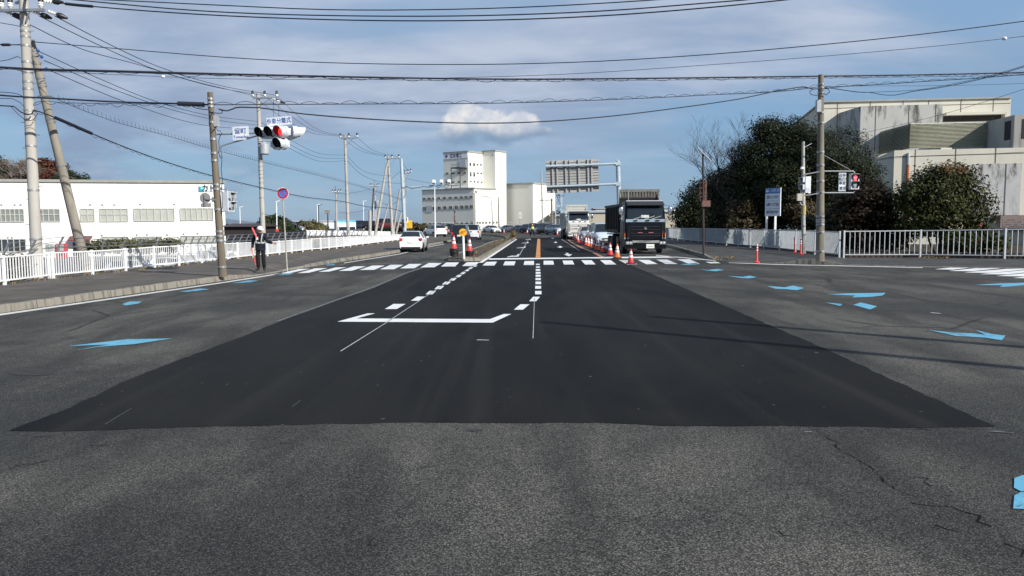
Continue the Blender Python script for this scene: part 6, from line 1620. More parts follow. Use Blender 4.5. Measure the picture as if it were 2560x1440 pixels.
ROW = 'traffic cones along the orange line'
cone(1577, 660, mConeR, 'red traffic cone standing alone on the crosswalk in front of the dump truck', s=.98)
L1 = [(1543, 645.8, mConeO, 'bright orange traffic cone on the stop line at the dump truck corner'), (1525.4, 639.2, mConeR, 'red cone in the dump truck shade, second from the stop line'), (1508, 632.3, mConeR, 'shaded red cone third from the stop line, beside the pale blue van'),
      (1499.6, 626.5, mConeO, 'orange cone of the touching pair nearest the stop line'), (1492.5, 626, mConeR, 'bright red cone of the touching pair nearest the stop line'), (1484, 622.2, mConeD, 'shorter looking faded orange cone just beyond the touching pair'),
      (1478, 619, mConeD, 'faded orange cone two beyond the touching pair'), (1471, 616.4, mConeO, 'orange cone three beyond the touching pair'), (1465, 614.4, mConeR, 'red cone beside the last orange one of the row'),
      (1458, 611.2, mConeR, 'red cone below the yellow van, its second beyond the orange ones'), (1453.7, 609, mConeR, 'red cone below the yellow van, its third beyond the orange ones'), (1445.4, 607, mConeR, 'red cone in the row left of the yellow van number plate'),
      (1439.6, 602.8, mConeR, 'red cone under the dark grey off road car, right one'), (1434, 599, mConeR, 'red cone under the dark grey off road car, middle one'), (1429, 595.7, mConeR, 'red cone under the dark grey off road car, left one'),
      (1424, 590.6, mConeR, 'small shaded red cone at the far end of the orange line'), (1416.6, 590.2, mConeR, 'shaded red cone left of the far end of the orange line'), (1404.6, 588.5, mConeR, 'red cone before the silver blue crossover, right one'),
      (1393, 587.8, mConeR, 'red cone before the silver blue crossover, left one'), (1386, 586, mConeR, 'red cone beside the lit lamp of the black minivan')]
for x, y, m, l in L1: cone(x, y, m, l, ROW, s=1.06, tilt=(random.uniform(-1.5, 1.5), random.uniform(-1.5, 1.5)))
BEND = 'traffic cones on the far bend'
for x, y, m, l in ((1368.8, 584.2, mConeO, 'orange cone before the white minivan on the far bend'), (1345.7, 583.6, mConeO, 'orange cone just right of the guard in a yellow vest'), (1318, 583.6, mConeR, 'red cone just left of the guard in a yellow vest'), (1305, 582.3, mConeR, 'red cone at the front wheel of the slate blue sedan'),
                   (1283, 581.6, mConeO, 'orange cone before the silver sedan beside the dry reeds'), (1260, 582.2, mConeO, 'orange cone right of the white sedan on the far bend'), (1214, 581.2, mConeO, 'orange cone before the white hatchback behind the median weeds'), (1122, 581.4, mConeR, 'red cone right of the white crossover at the far kerb'), (1043, 580, mConeR, 'red cone before the dark red car at the far left')):
    cone(x, y, m, l, BEND)
# stacks of rubber weights with a cone on top, on the median tip
for (px, py, n_, x_, lab, lab2) in ((1135, 641.5, 5, .05, 'red cone standing on the taller stack of rubber weights', 'taller stack'), (1174, 639.5, 3, .0, 'red cone on the shorter stack of rubber weights right of the beacon', 'shorter stack')):
    p = G(px, py, .178); z = .178; rr = random.Random(n_)
    for k in range(n_):
        c = Vector((p.x + rr.uniform(-.03, .03), p.y + rr.uniform(-.03, .03), z)); t = tag(MB().lathe([(.12, 0), (.21, 0), (.225, .03), (.215, .072), (.12, .075)], c, 16).build('rubber_weight', mBlack, sm=40), ['lowest', 'second lowest', 'third lowest', 'fourth lowest', 'topmost'][k if k < n_ - 1 else 4] + ' black rubber ring in the ' + lab2 + ' on the median tip', 'rubber weight', 'stacked rubber rings on the median'); z += .077
    cone(0, 0, mConeR, lab, 'cones on the median tip', at=Vector((p.x, p.y, z - .02)), s=1.05)
# ------------------------------------------------------------------ overhead cables
def curve_px(pts, Ya, Yb, n=40):
    """smooth curve through pixel points; depth runs as on a straight line from Ya (first) to Yb (last)"""
    P = [Vector((x, y, 0)) for x, y in pts]
    L = [0]
    for a, b in zip(P, P[1:]): L.append(L[-1] + (b - a).length)
    def cr_(i, t):
        p0 = P[max(0, i - 1)]; p1 = P[i]; p2 = P[i + 1]; p3 = P[min(len(P) - 1, i + 2)]
        d1 = max(1e-6, (p2 - p1).length); d0 = max(1e-6, (p1 - p0).length) if i > 0 else d1; d2 = max(1e-6, (p3 - p2).length) if i + 2 < len(P) else d1
        m1 = ((p2 - p1) / d1 if i == 0 else ((p1 - p0) / d0 * d1 + (p2 - p1) / d1 * d0) / (d0 + d1)) * d1
        m2 = ((p2 - p1) / d1 if i + 2 >= len(P) else ((p2 - p1) / d1 * d2 + (p3 - p2) / d2 * d1) / (d1 + d2)) * d1
        t2, t3 = t * t, t * t * t
        return p1 * (2 * t3 - 3 * t2 + 1) + m1 * (t3 - 2 * t2 + t) + p2 * (-2 * t3 + 3 * t2) + m2 * (t3 - t2)
    out = []
    for i in range(len(P) - 1):
        k = max(2, int(n * (L[i + 1] - L[i]) / L[-1]))
        for j in range(k + (i == len(P) - 2)):
            t = j / k; p = cr_(i, t); s = (L[i] + (L[i + 1] - L[i]) * t) / L[-1]
            out.append(V(p.x, p.y, 1 / (1 / Ya + (1 / Yb - 1 / Ya) * s)))
    return out


def cable(label, pts, Ya, Yb, r, loops=0, m=None, up_=1, spikes=0, ring=None, group='overhead cables', cat='cable', name='overhead_cable', balls=(), sleeves=()):
    P = curve_px(pts, Ya, Yb); P0 = list(P)
    if pts[-1][0] >= 2560: P.append(P[-1] + (P[-1] - P[-3]).normalized() * 22)
    if pts[0][0] < 0: P.insert(0, P[0] + (P[0] - P[2]).normalized() * 20)
    r = r if isinstance(r, (int, float)) else r
    simple = not (loops or spikes or balls or sleeves)
    mb = MB(); mb.tube(P, r * .82, 6)
    if simple: return tag(mb.build(name, m or mWire), label, cat, group)
    t = thing(name, label, cat, P[0], group=group); mb.build('cable', m or mWire, t)
    P = P0; L = [0]
    for a, b in zip(P, P[1:]): L.append(L[-1] + (b - a).length)
    def at(s):
        for i in range(len(P) - 1):
            if L[i + 1] >= s: return P[i].lerp(P[i + 1], (s - L[i]) / max(1e-6, L[i + 1] - L[i]))
        return P[-1]
    if loops:
        mb = MB(); n = int(L[-1] / loops); q = []
        for i in range(n):
            for k in range(7):
                s = (i + k / 7) / n * L[-1]; v = abs(math.sin(math.pi * k / 7)); q.append(at(s) + Vector((0, 0, -up_ * v * (.085 + .035 * math.sin(i * 2.3)))))
        mb.tube(q, .0085, 4); mb.build('lashing', m or mWire, t)
    if spikes:
        mb = MB(); s = .5
        while s < L[-1]: p = at(s); mb.tube([p, p + Vector((-.04, 0, .20))], .009, 3); s += spikes
        mb.build('bird_spikes', mWireG, t)
    for x in balls:
        p = min(P, key=lambda v: abs((v - at(L[-1] * x)).length)); p = at(L[-1] * x); mb = MB(); mb.lathe([(.001, -.06), (.06, -.03), (.075, 0), (.06, .035), (.001, .06)], p, 10); mb.build('joint_ball', mWhite, t, sm=60)
    for x0, x1, rr_ in sleeves:
        k = [at(L[-1] * (x0 + (x1 - x0) * j / 4)) for j in range(5)]; mb = MB(); mb.tube(k, rr_, 10); mb.build('splice_sleeve', mWire, t)
    return t


cable('thin topmost cable of the trio crossing the sky from the tallest pole', [(124, 0 - 6), (275, 0), (560, 13.5), (815, 24), (1050, 24.5), (1280, 19), (1540, 6), (1760, -10), (2200, -62), (2750, -150)], 28, 24, .022)
cable('middle cable of the trio crossing the sky from the tallest pole', [(118, -7), (192, 0), (500, 27), (910, 40), (1280, 37), (1560, 24), (1760, 8), (1860, 0), (2250, -48), (2750, -130)], 28, 24, .025)
cable('lowest and darkest cable of the trio crossing the sky from the tallest pole', [(130, 3), (160, 9), (220, 15), (500, 36), (750, 47), (950, 51.5), (1280, 49), (1560, 36), (1760, 20), (1960, 0), (2300, -42), (2750, -118)], 28, 24, .026, sleeves=((.015, .045, .05),))
cable('thick looped cable spanning the whole sky above both signal poles', [(-60, 163), (0, 168), (300, 178), (640, 187), (960, 194), (1280, 198), (1600, 196), (2040, 190.5), (2300, 187), (2560, 181), (2700, 177)], 25, 41, .042, loops=.95)
cable('messenger wire just under the thick looped cable', [(-60, 168), (0, 172), (300, 181), (640, 191), (960, 199), (1280, 203), (1600, 201), (2040, 195), (2300, 192), (2560, 188)], 25.2, 41.2, .012)
cable('thick cable from the far left to the black splice at the brown signal pole', [(-60, 232), (0, 238), (150, 247), (300, 255), (447, 259), (530, 262)], 25.5, 26.4, .034, sleeves=((.85, .965, .075),))
cable('thin lashed cable running beside the thick one to the brown signal pole', [(80, 265), (88, 257), (105, 253), (150, 256), (300, 259), (520, 261)], 28, 26.8, .012, loops=.5)
cable('lashed looping cable between the brown and grey signal poles', [(530, 262), (700, 261), (900, 260), (1280, 257), (1500, 250), (1760, 238), (2010, 222), (2050, 216)], 26.8, 37, .020, loops=.72, up_=-1)
cable('heavy plain cable sagging between the brown and grey signal poles', [(549, 273), (560, 276), (568, 277), (590, 269), (610, 268), (760, 285), (1000, 302), (1150, 307.5), (1280, 307), (1500, 293), (1700, 269), (1850, 247), (1990, 219), (2010, 217), (2030, 222), (2046, 222)], 26.6, 36.8, .030)
cable('single cable from the strut pole rising to the right edge of the sky', [(75, 104), (300, 122), (560, 143), (800, 156), (1050, 161), (1280, 160), (1500, 153), (1760, 137), (2050, 112), (2300, 86), (2560, 53), (2700, 33)], 28.8, 24, .018)
cable('faint thin cable with white joint balls under the looped one', [(100, 178), (300, 187), (460, 194), (800, 199), (1100, 195), (1400, 186), (1760, 163), (2100, 137), (2400, 109), (2548, 92), (2700, 73)], 28.8, 24, .011, balls=(.139, .939), m=mWireG)
for pts, l in (([(137, 40), (240, 94), (400, 168), (560, 216), (690, 238)], 'right high wire from the tallest pole to the transformer pole'), ([(98, 40), (220, 100), (400, 178), (540, 218), (661, 239)], 'middle high wire from the tallest pole to the transformer pole'), ([(30, 40), (75, 62), (200, 121), (340, 160), (480, 202), (605, 232), (633, 239)], 'left high wire from the tallest pole to the transformer pole')):
    cable(l, pts, 27.8, 57.8, .019)
for pts, l in (([(96, 128), (240, 193), (400, 257), (520, 288), (645, 304)], 'upper low voltage wire from the strut pole to the transformer pole'), ([(110, 151), (280, 222), (450, 280), (560, 303), (643, 313)], 'middle low voltage wire from the strut pole to the transformer pole'), ([(117, 173), (320, 257), (525, 315), (600, 321), (641, 322)], 'lower low voltage wire from the strut pole to the transformer pole')):
    cable(l, pts, 28.8, 57.8, .017)
cable('bird spiked cable falling from the strut pole past the brown signal pole', [(128, 241), (165, 258), (290, 305), (420, 340), (530, 373), (655, 405), (865, 457), (980, 492), (1010, 503)], 29, 84, .014, spikes=.30, m=mWireG)
cable('heavy lashed cable with a black splice dropping from the tallest pole to the right', [(86, 276), (104, 281), (145, 297), (230, 334), (350, 382), (480, 425), (560, 447), (650, 468), (760, 492), (866, 505), (920, 517), (975, 520), (1008, 529)], 28, 84, [.036] * 0 or .026, loops=.55, sleeves=((.02, .06, .062),))
for pts, Ya, Yb, l in (([(693, 240), (740, 285), (800, 326), (890, 341)], 57.8, 79.8, 'right high wire from the transformer pole to the third pole'), ([(661, 240), (720, 285), (790, 328), (866, 341)], 57.8, 79.8, 'middle high wire from the transformer pole to the third pole'), ([(633, 241), (700, 290), (770, 330), (851, 341)], 57.8, 79.8, 'left high wire from the transformer pole to the third pole'),
                       ([(650, 304), (730, 352), (800, 384), (862, 388)], 58, 80, 'upper low voltage wire from the transformer pole to the third pole'), ([(650, 314), (730, 364), (800, 394), (862, 396)], 58, 80, 'middle low voltage wire from the transformer pole to the third pole'), ([(650, 323), (730, 374), (800, 403), (863, 402)], 58, 80, 'lower low voltage wire from the transformer pole to the third pole'),
                       ([(892, 342), (930, 374), (996, 392)], 80, 100, 'right high wire from the third pole to the strutted pole'), ([(866, 342), (915, 376), (980, 392)], 80, 100, 'middle high wire from the third pole to the strutted pole'), ([(852, 342), (900, 376), (964, 392)], 80, 100, 'left high wire from the third pole to the strutted pole'),
                       ([(866, 388), (905, 425), (950, 438), (976, 438)], 80, 100, 'upper sagging wire from the third pole to the strutted pole'), ([(866, 400), (905, 437), (945, 453), (1005, 459)], 80, 84, 'lower sagging wire from the third pole to the camera gantry'),
                       ([(841, 484), (880, 482), (925, 474)], 125, 135, 'low wire between the two distant crossarmed poles'), ([(843, 532), (890, 530), (930, 521)], 125, 135, 'lower wire between the two distant crossarmed poles'), ([(996, 394), (1015, 420), (1026, 432)], 100, 112, 'short wire from the strutted pole to the pole behind the gantry'), ([(1013, 446), (1060, 455), (1125, 464), (1260, 492)], 112, 170, 'faint wire from the pole behind the gantry towards the factory'),
                       ([(978, 448), (1000, 430), (1012, 424)], 100, 112, 'short rising wire between the strutted pole and the gantry post'), ([(946, 505), (975, 512), (1000, 500)], 135, 116, 'low sagging wire behind the leaning struts')):
    cable(l, pts, Ya, Yb, .016 * max(1, Ya / 70))
# right of the grey signal pole
cable('lashed cable rising right from the grey signal pole', [(2050, 222), (2100, 217), (2200, 211), (2350, 201), (2450, 195), (2560, 186), (2700, 174)], 37, 33, .020, loops=.6, up_=-1)
cable('straight thin wire with pale ties running right from the grey signal pole', [(2060, 217), (2150, 215), (2300, 214.5), (2450, 212), (2560, 208.5), (2700, 204)], 37, 34, .010, m=mWireG)
cable('sagging cable dipping right of the grey signal pole', [(2060, 218), (2100, 224), (2160, 231), (2172, 230.5), (2200, 236), (2235, 238), (2280, 229), (2350, 219), (2420, 205), (2490, 188), (2560, 167), (2700, 122)], 37, 30, .018)
cable('second sagging cable crossing the lashed one at the right', [(2085, 221), (2150, 230), (2220, 229), (2300, 224), (2400, 206), (2460, 193), (2560, 164), (2700, 118)], 37, 30, .012)
cable('thin wire slanting up across the concrete hall', [(1960, 345), (2080, 352), (2160, 332), (2250, 312), (2340, 290), (2450, 258), (2560, 223), (2700, 177)], 60, 34, .012, m=mWireG)
cable('thin wire low across the concrete hall parapet', [(2189, 400), (2300, 391), (2450, 386), (2560, 380), (2700, 374)], 66, 36, .012, m=mWireG)
# the pole pair at the right, outside the frame, that throws long shadows over the junction
for (x, y, h, l) in ((14.2, 6.1, 8.2, 'concrete pole right of the camera whose long shadow crosses the road'), (15.3, 2.6, 10.6, 'taller concrete pole right of the camera whose long shadow reaches the painted box')):
    p = Vector((x, y, 0)); pole('utility_pole', l, p, p + UP * h, .17, .11, mPole, [.5, .7, .9], group='poles outside the right edge')
# ------------------------------------------------------------------ vegetation
LEAF_DARK = leafmat('dark evergreen leaf', [(.006, .009, .004), (.010, .014, .005), (.016, .021, .007), (.031, .034, .011)], .5, 0)
LEAF_OLIVE = leafmat('olive leaf', [(.012, .015, .004), (.022, .028, .008), (.040, .045, .013), (.068, .068, .022)], .5, 0)
LEAF_BROWN = leafmat('brown leaf', [(.015, .011, .006), (.034, .026, .013), (.062, .048, .025), (.11, .085, .045)], .6, 0)
LEAF_RED = leafmat('dark red leaf', [(.008, .008, .004), (.018, .012, .007), (.038, .018, .011)], .6, 0)
LEAF_ORANGE = leafmat('rusty new leaf', [(.05, .03, .01), (.09, .05, .018), (.12, .07, .025)], .5, 0)
LEAF_PINE = leafmat('pine needle', [(.010, .016, .010), (.022, .032, .016), (.04, .05, .025)], .6, 0)
LEAF_HEDGE = leafmat('winter hedge leaf', [(.03, .035, .012), (.075, .075, .03), (.15, .13, .06)], .6, 0)
BARK = M('bark', (.075, .062, .05), .9, var=.3, scale=4, bump=.5, bscale=14)
TWIG = M('bare twig', (.030, .023, .020), .9, var=.2, scale=4)
RS = np.random.RandomState(11)


def limbs(mb, base, tips, r0, rr, sag=.12):
    base = Vector(base)
    for tp_ in tips:
        tp_ = Vector(tp_); pts = []
        for i in range(5):
            t = i / 4; p = base.lerp(tp_, t); p.z = base.z + (tp_.z - base.z) * (t ** .8)
            p += Vector((rr.gauss(0, sag), rr.gauss(0, sag), 0)) * (0 if i in (0,) else 1); pts.append(p)
        mb.tube(pts, [r0 * (1 - .85 * i / 4) for i in range(5)], 6)


def away(l, k): return (l[0] * k, l[1] * k, 1.9 + (l[2] - 1.9) * k, l[3] * k, l[4] * k, l[5] * k)


def tree(label, base, lobes, n, size, mat, stems=1, r=.16, clump=.35, cat='tree', name='tree', group=None, extra=None, aspect=1.8, upb=.25, shell=.55, zmin=.15):
    base = Vector(base); rr = random.Random(int(base.x * 100))
    t = thing(name, label, cat, base, group=group)
    mb = MB()
    for s in range(stems):
        b = base + Vector((rr.gauss(0, .18), rr.gauss(0, .18), -.05)) * (s > 0)
        limbs(mb, b, [Vector(l[:3]) + Vector((rr.gauss(0, .2), rr.gauss(0, .2), l[5] * .25)) for l in lobes][s::stems] or [lobes[0][:3]], r, rr)
    mb.build('trunk', BARK, t)
    rs = np.random.RandomState(int(abs(base.x) * 37) % 1000)
    P, O = blob(rs, lobes, n, clump, shell); k = P[:, 2] > zmin; P, O = P[k], O[k]
    cards('crown', P, size, mat, t, aspect=aspect, out=O, seed=3, off=base, up_bias=upb)
    if extra:
        for l, nn, m in extra:
            P, O = blob(rs, l, nn, clump * .8, .7); cards('foliage', P, size, m, t, aspect=aspect, out=O, seed=5, off=base)
    return t


TR = 'dark trees behind the right fence'
tree('largest rounded dark evergreen tree behind the grey signal pole', (23.0, 58.8, .02), [away(l, 1.13) for l in [(20.2, 52, 5.3, 3.6, 3.4, 3.0), (22.6, 53, 4.6, 2.3, 2.3, 2.3), (18.0, 51.5, 4.2, 2.2, 2.4, 2.6), (20.5, 51, 3.0, 3.6, 3, 2.2), (23.0, 51.5, 2.8, 2.0, 2, 2.0)]], 85000, .085, LEAF_DARK, 2, .22, .30, group=TR)
tree('tall dark evergreen tree with a pointed tuft just left of the largest one', (19.6, 60, .02), [(19.4, 60, 6.1, 2.7, 2.4, 2.9), (19.5, 60, 8.8, 1.2, 1.0, .95), (21.2, 59.5, 8.0, 1.9, 1.5, 1.5), (18.4, 60, 4.1, 1.5, 1.7, 2.4), (19.3, 60, 3.0, 2.3, 1.9, 2.4)], 55000, .09, LEAF_DARK, 2, .20, .32, group=TR)
tree('dark evergreen tree behind the brown solar post', (18.0, 67, .02), [(18.8, 67, 4.5, 2.2, 2.1, 2.3), (18.3, 66.5, 2.2, 1.7, 2.4, 2.0), (19.6, 67, 5.4, 1.7, 1.7, 1.7), (20, 68, 3, 2.2, 2.2, 2.4)], 26000, .115, LEAF_DARK, 2, .17, .33, group=TR)
tree('spreading dark tree at the far left end of the tree belt', (20.2, 82, .02), [(20.3, 82, 3.8, 2.6, 2.4, 2.2), (18.6, 82, 2.4, 1.9, 2.0, 1.7), (22.0, 82, 4.8, 2.3, 2.2, 2.1), (20, 81, 1.8, 2.6, 2, 1.6)], 26000, .14, LEAF_DARK, 2, .17, .38, group=TR)
tree('dark evergreen tree filling the gap between the tree belt and the concrete hall', (23.6, 57, .02), [(23.4, 57, 3.6, 2.2, 2.0, 2.8), (25.2, 57, 2.6, 1.6, 1.8, 2.0)], 20000, .10, LEAF_DARK, 1, .16, .33, group=TR)
tree('brown leaved shrub left of the white information board', (17.4, 58.5, .02), [(17.3, 58.5, 2.5, 1.0, 1.0, 1.1), (16.9, 58, 1.6, .9, .9, .9), (17.9, 58.5, 1.6, .8, .8, 1.0)], 4500, .12, LEAF_BROWN, 3, .05, .2, cat='shrub', name='shrub', group='brown shrubs by the right fence')
tree('brown leaved shrub right of the white information board', (19.6, 52.8, .02), [(19.5, 52.8, 2.45, .85, .9, 1.2), (20.1, 52.6, 1.5, .75, .8, .9)], 3800, .11, LEAF_BROWN, 3, .05, .2, cat='shrub', name='shrub', group='brown shrubs by the right fence')
tree('dark low shrub behind the fence at the slim pole', (19.4, 46.6, .02), [(19.4, 46.6, 1.5, 1.2, 1.0, 1.4), (18.6, 47.6, 1.2, 1.0, 1.0, 1.1)], 5000, .12, LEAF_DARK, 3, .06, .25, cat='shrub', name='shrub')
tree('dark reddish shrub right of the grey signal pole under the big tree', (20.9, 46, .02), [(20.7, 46, 2.7, 1.5, 1.3, 1.5), (21.8, 46.4, 2.2, 1.2, 1.2, 1.6), (20.2, 45.8, 1.4, 1.3, 1.2, 1.3), (22.2, 46, 1.1, 1.2, 1.1, 1.1)], 11000, .12, LEAF_RED, 4, .07, .27, cat='shrub', name='shrub')
tree('round olive green tree standing alone before the concrete hall', (24.3, 44.2, .02), [(24.3, 44.2, 3.4, 2.1, 1.8, 1.4), (22.9, 44.2, 3.1, 1.25, 1.3, 1.15), (25.8, 44.2, 2.7, 1.2, 1.3, 1.5), (24.3, 44.0, 2.3, 1.9, 1.5, 1.2), (23.0, 44, 1.9, 1.2, 1.2, 1.0), (25.2, 44, 4.3, .8, .8, .55), (23.6, 44, 4.35, .8, .8, .5)], 20000, .085, LEAF_OLIVE, 5, .075, .30,
     extra=[([(24.4, 43.8, 4.6, .9, .7, .35)], 700, LEAF_ORANGE)], aspect=2.4, shell=.45)
tree('sparse shrub with thin leaves at the foot of the olive tree', (25.4, 42.8, .02), [(25.4, 42.8, .8, 1.1, .6, .7), (24.4, 43, .8, .9, .6, .7), (26.4, 42.7, .6, .6, .5, .5)], 2600, .11, LEAF_OLIVE, 4, .03, .2, cat='shrub', name='shrub', aspect=2.4)
# light coloured bits behind the olive tree: machinery and a red sign
p = V(2432, 566, 52); t = thing('vending_machine', 'small red and white vending machine half hidden by the olive tree', 'vending machine', (p.x, 52, .02)); mb = MB(); mb.box((0, 0, .85), (.9, .7, 1.7)); mb.build('cabinet', M('faded red cabinet', (.36, .06, .05), .5, var=.15), t, world=False); mb = MB(); mb.box((0, -.36, 1.1), (.7, .02, .8)); mb.build('display', mMid, t, world=False)


def bare_tree(label, base, h, spread, seed, n0=5, lean=0., mat=None, r=.13, name='bare_tree', cat='tree', group=None, depth=5):
    rr = random.Random(seed); mbt = MB(); mbb = MB(); base = Vector(base)
    def grow(p, d, l, r_, k):
        q = p; pts = [p]
        for _ in range(3):
            d = (d + Vector((rr.gauss(0, .13), rr.gauss(0, .13), rr.gauss(.03, .08)))).normalized(); q = q + d * l / 3; pts.append(q)
        (mbt if k < 1 else mbb).tube(pts, [r_, r_ * .88, r_ * .76, r_ * .62], 5 if k < 3 else 3, cap=False)
        if k >= depth: return
        for _ in range(rr.choice((2, 3, 3)) if k else n0):
            a = Vector((rr.gauss(0, 1), rr.gauss(0, 1), rr.gauss(.35, .5))).normalized()
            grow(pts[rr.choice((2, 3, 3))], (d * .75 + a * spread).normalized(), l * rr.uniform(.62, .86), r_ * .56, k + 1)
    grow(base, Vector((lean, 0, 1)).normalized(), h * .30, r, 0)
    t = thing(name, label, cat, base, group=group); mbt.build('trunk', BARK, t); mbb.build('branches', mat or TWIG, t)
    return t


bare_tree('leafless tree with fine branches standing out left of the dark evergreens', (19.0, 63.5, .02), 10.2, .48, 5, 6, -.03, r=.15, depth=6)
bare_tree('shorter leafless tree spreading over the brown solar post', (21.0, 70, .02), 7.8, .55, 8, 5, -.03, r=.13, depth=6)
bare_tree('leafless crown rising between the evergreens and the hall roof', (19.5, 60, .02), 11.0, .45, 12, 4, .05, r=.13)
# left side: hedge, shrubs and bare bushes behind the fence
def lump(label, lobes, n, size, mat, name='hedge', cat='hedge', clump=.2, seed=1, group=None):
    P, O = blob(np.random.RandomState(seed), lobes, n, clump, .5); b = Vector((lobes[0][0], lobes[0][1], lobes[0][2] - lobes[0][5]))
    t = thing(name, label, cat, b, group=group); cards('foliage', P, size, mat, t, out=O, off=b, seed=seed)
    rr = random.Random(seed); mb = MB()
    for l in lobes: limbs(mb, (l[0], l[1], l[2] - l[5]), [(l[0] + rr.gauss(0, l[3] * .4), l[1], l[2] + l[5] * .3) for _ in range(3)], .03, rr, .05)
    mb.build('stems', BARK, t); return t


hY = 56.0
h0, h1 = V(240, 612, hY), V(430, 608, hY)
lump('clipped patchy hedge in front of the white building', [(h0.x + (h1.x - h0.x) * k / 6, hY, h0.z + (h1.z - h0.z) * k / 6 - .15, .75, .5, .36) for k in range(7)], 6500, .11, LEAF_HEDGE, seed=4)
s0 = V(42, 672, 31); lump('dark shrub with orange leaves behind the nearest fence section', [(s0.x, 31, s0.z, .75, .5, .55), (s0.x - .8, 31, s0.z - .1, .6, .5, .5), (s0.x + .4, 31, s0.z - .3, .5, .4, .5)], 3200, .09, LEAF_BROWN, 'shrub', 'shrub', seed=6)
s0 = V(228, 632, 40); bare_tree('leafless bush beside the foot of the strut pole', (s0.x, 40, -2.3), 3.6, .85, 21, 6, .1, r=.05, name='bare_bush', cat='bush', depth=4)
s0 = V(300, 632, 48); bare_tree('leafless bush with one long arching branch before the white building', (s0.x, 48, -2.3), 3.8, .9, 23, 5, .25, r=.045, name='bare_bush', cat='bush', depth=4)
# pines and bushes beyond the car park
for px, yb, yt, Y, w, l in ((672, 582, 549, 120, 2.3, 'dark pine tree directly right of the transformer pole'), (693, 580, 547, 124, 2.0, 'taller dark pine tree beside the slim lamp post'), (713, 580, 553, 128, 1.9, 'dark pine tree left of the olive bushes')):
    b = V(px, yb, Y); tz_ = V(px, yt, Y).z; hgt_ = tz_ - b.z
    tree(l, (b.x, Y, b.z - .8), [(b.x + random.uniform(-.4, .4), Y, b.z + hgt_ * (.2 + .2 * k), w * (1 - .17 * k), w * .9 * (1 - .17 * k), hgt_ * .13) for k in range(5)], 3600, .28, LEAF_PINE, 1, .14, .3, name='pine_tree', group='pines beyond the car park', zmin=-5)
for px, yb, yt, Y, w, m, l in ((738, 579, 560, 135, 3.0, LEAF_BROWN, 'bare brownish bush left of the olive bushes'), (770, 578, 556, 138, 3.2, LEAF_HEDGE, 'olive yellow bush left of the lamp post pair'), (786, 578, 558, 140, 2.2, LEAF_HEDGE, 'olive yellow bush touching the lamp post pair')):
    b = V(px, yb, Y); tz_ = V(px, yt, Y).z
    lump(l, [(b.x, Y, (b.z + tz_) / 2, w * .62, w * .5, (tz_ - b.z) / 2), (b.x + w * .4, Y, (b.z + tz_) / 2 - .2, w * .5, w * .5, (tz_ - b.z) / 2.6)], 2600, .28, m, 'bush', 'bush', .3, int(px))
for px, yb, yt, Y, w, m, l in ((1048, 580, 561, 170, 3.0, LEAF_BROWN, 'rusty brown bush at the left foot of the factory'), (975, 578, 556, 175, 4.5, LEAF_PINE, 'dark bush behind the leaning struts'), (935, 577, 560, 180, 3.2, LEAF_PINE, 'dark bush left of the leaning struts')):
    b = V(px, yb, Y); tz_ = V(px, yt, Y).z
    lump(l, [(b.x, Y, (b.z + tz_) / 2, w * .62, w * .5, (tz_ - b.z) / 2), (b.x + w * .5, Y, (b.z + tz_) / 2 - .3, w * .5, w * .5, (tz_ - b.z) / 2.6)], 2200, .34, m, 'bush', 'bush', .35, int(px))
# dark and white fences round the car park
def lowfence(label, a, b, Y0, Y1, h, mat, n=14, solid=True):
    A, B = V(*a, Y0), V(*b, Y1); t = thing('car_park_fence', label, 'fence', (A.x, A.y, A.z - h)); mb = MB()
    for i in range(n):
        p, q_ = A.lerp(B, i / n), A.lerp(B, (i + .97) / n); d = (q_ - p).normalized(); nn = Vector((-d.y, d.x, 0)) * .03
        mb.add([p - UP * h, q_ - UP * h, q_, p, p - UP * h + nn, q_ - UP * h + nn, q_ + nn, p + nn], [(0, 1, 2, 3), (7, 6, 5, 4), (3, 2, 6, 7), (4, 5, 1, 0)])
    mb.build('panels', mat, t); mb = MB()
    for i in range(n + 1): p = A.lerp(B, i / n); mb.beam(p - UP * (h + .3) + Vector((0, -.06, 0)), p + UP * .06 + Vector((0, -.06, 0)), .09)
    mb.build('posts', mat if solid else mDark, t); return t


lowfence('black solid fence between the carport and the white car park fence', (566, 584), (766, 577), 88, 104, 1.3, mDark, 20)
lowfence('white boarded fence of the raised car park behind the third pole', (766, 575.5), (986, 579), 106, 112, 1.25, mWhiteF, 26)
lowfence('dark lower fence at the foot of the white boarded one', (770, 589), (1000, 588), 96, 104, .7, M('brown fence', (.10, .075, .055), .8, var=.3, scale=1), 26)
v = V(693, 577, 112); t = thing('red_sign', 'small square red sign on a post above the black fence', 'sign', (v.x, 112, -2.3)); MB().box((v.x, 112, v.z), (.42, .05, .5)).build('plate', M('bright red sign', (.75, .07, .04), .5), t); MB().beam((v.x, 112.05, -2.3), (v.x, 112.05, v.z), .06).build('post', mSteel, t)
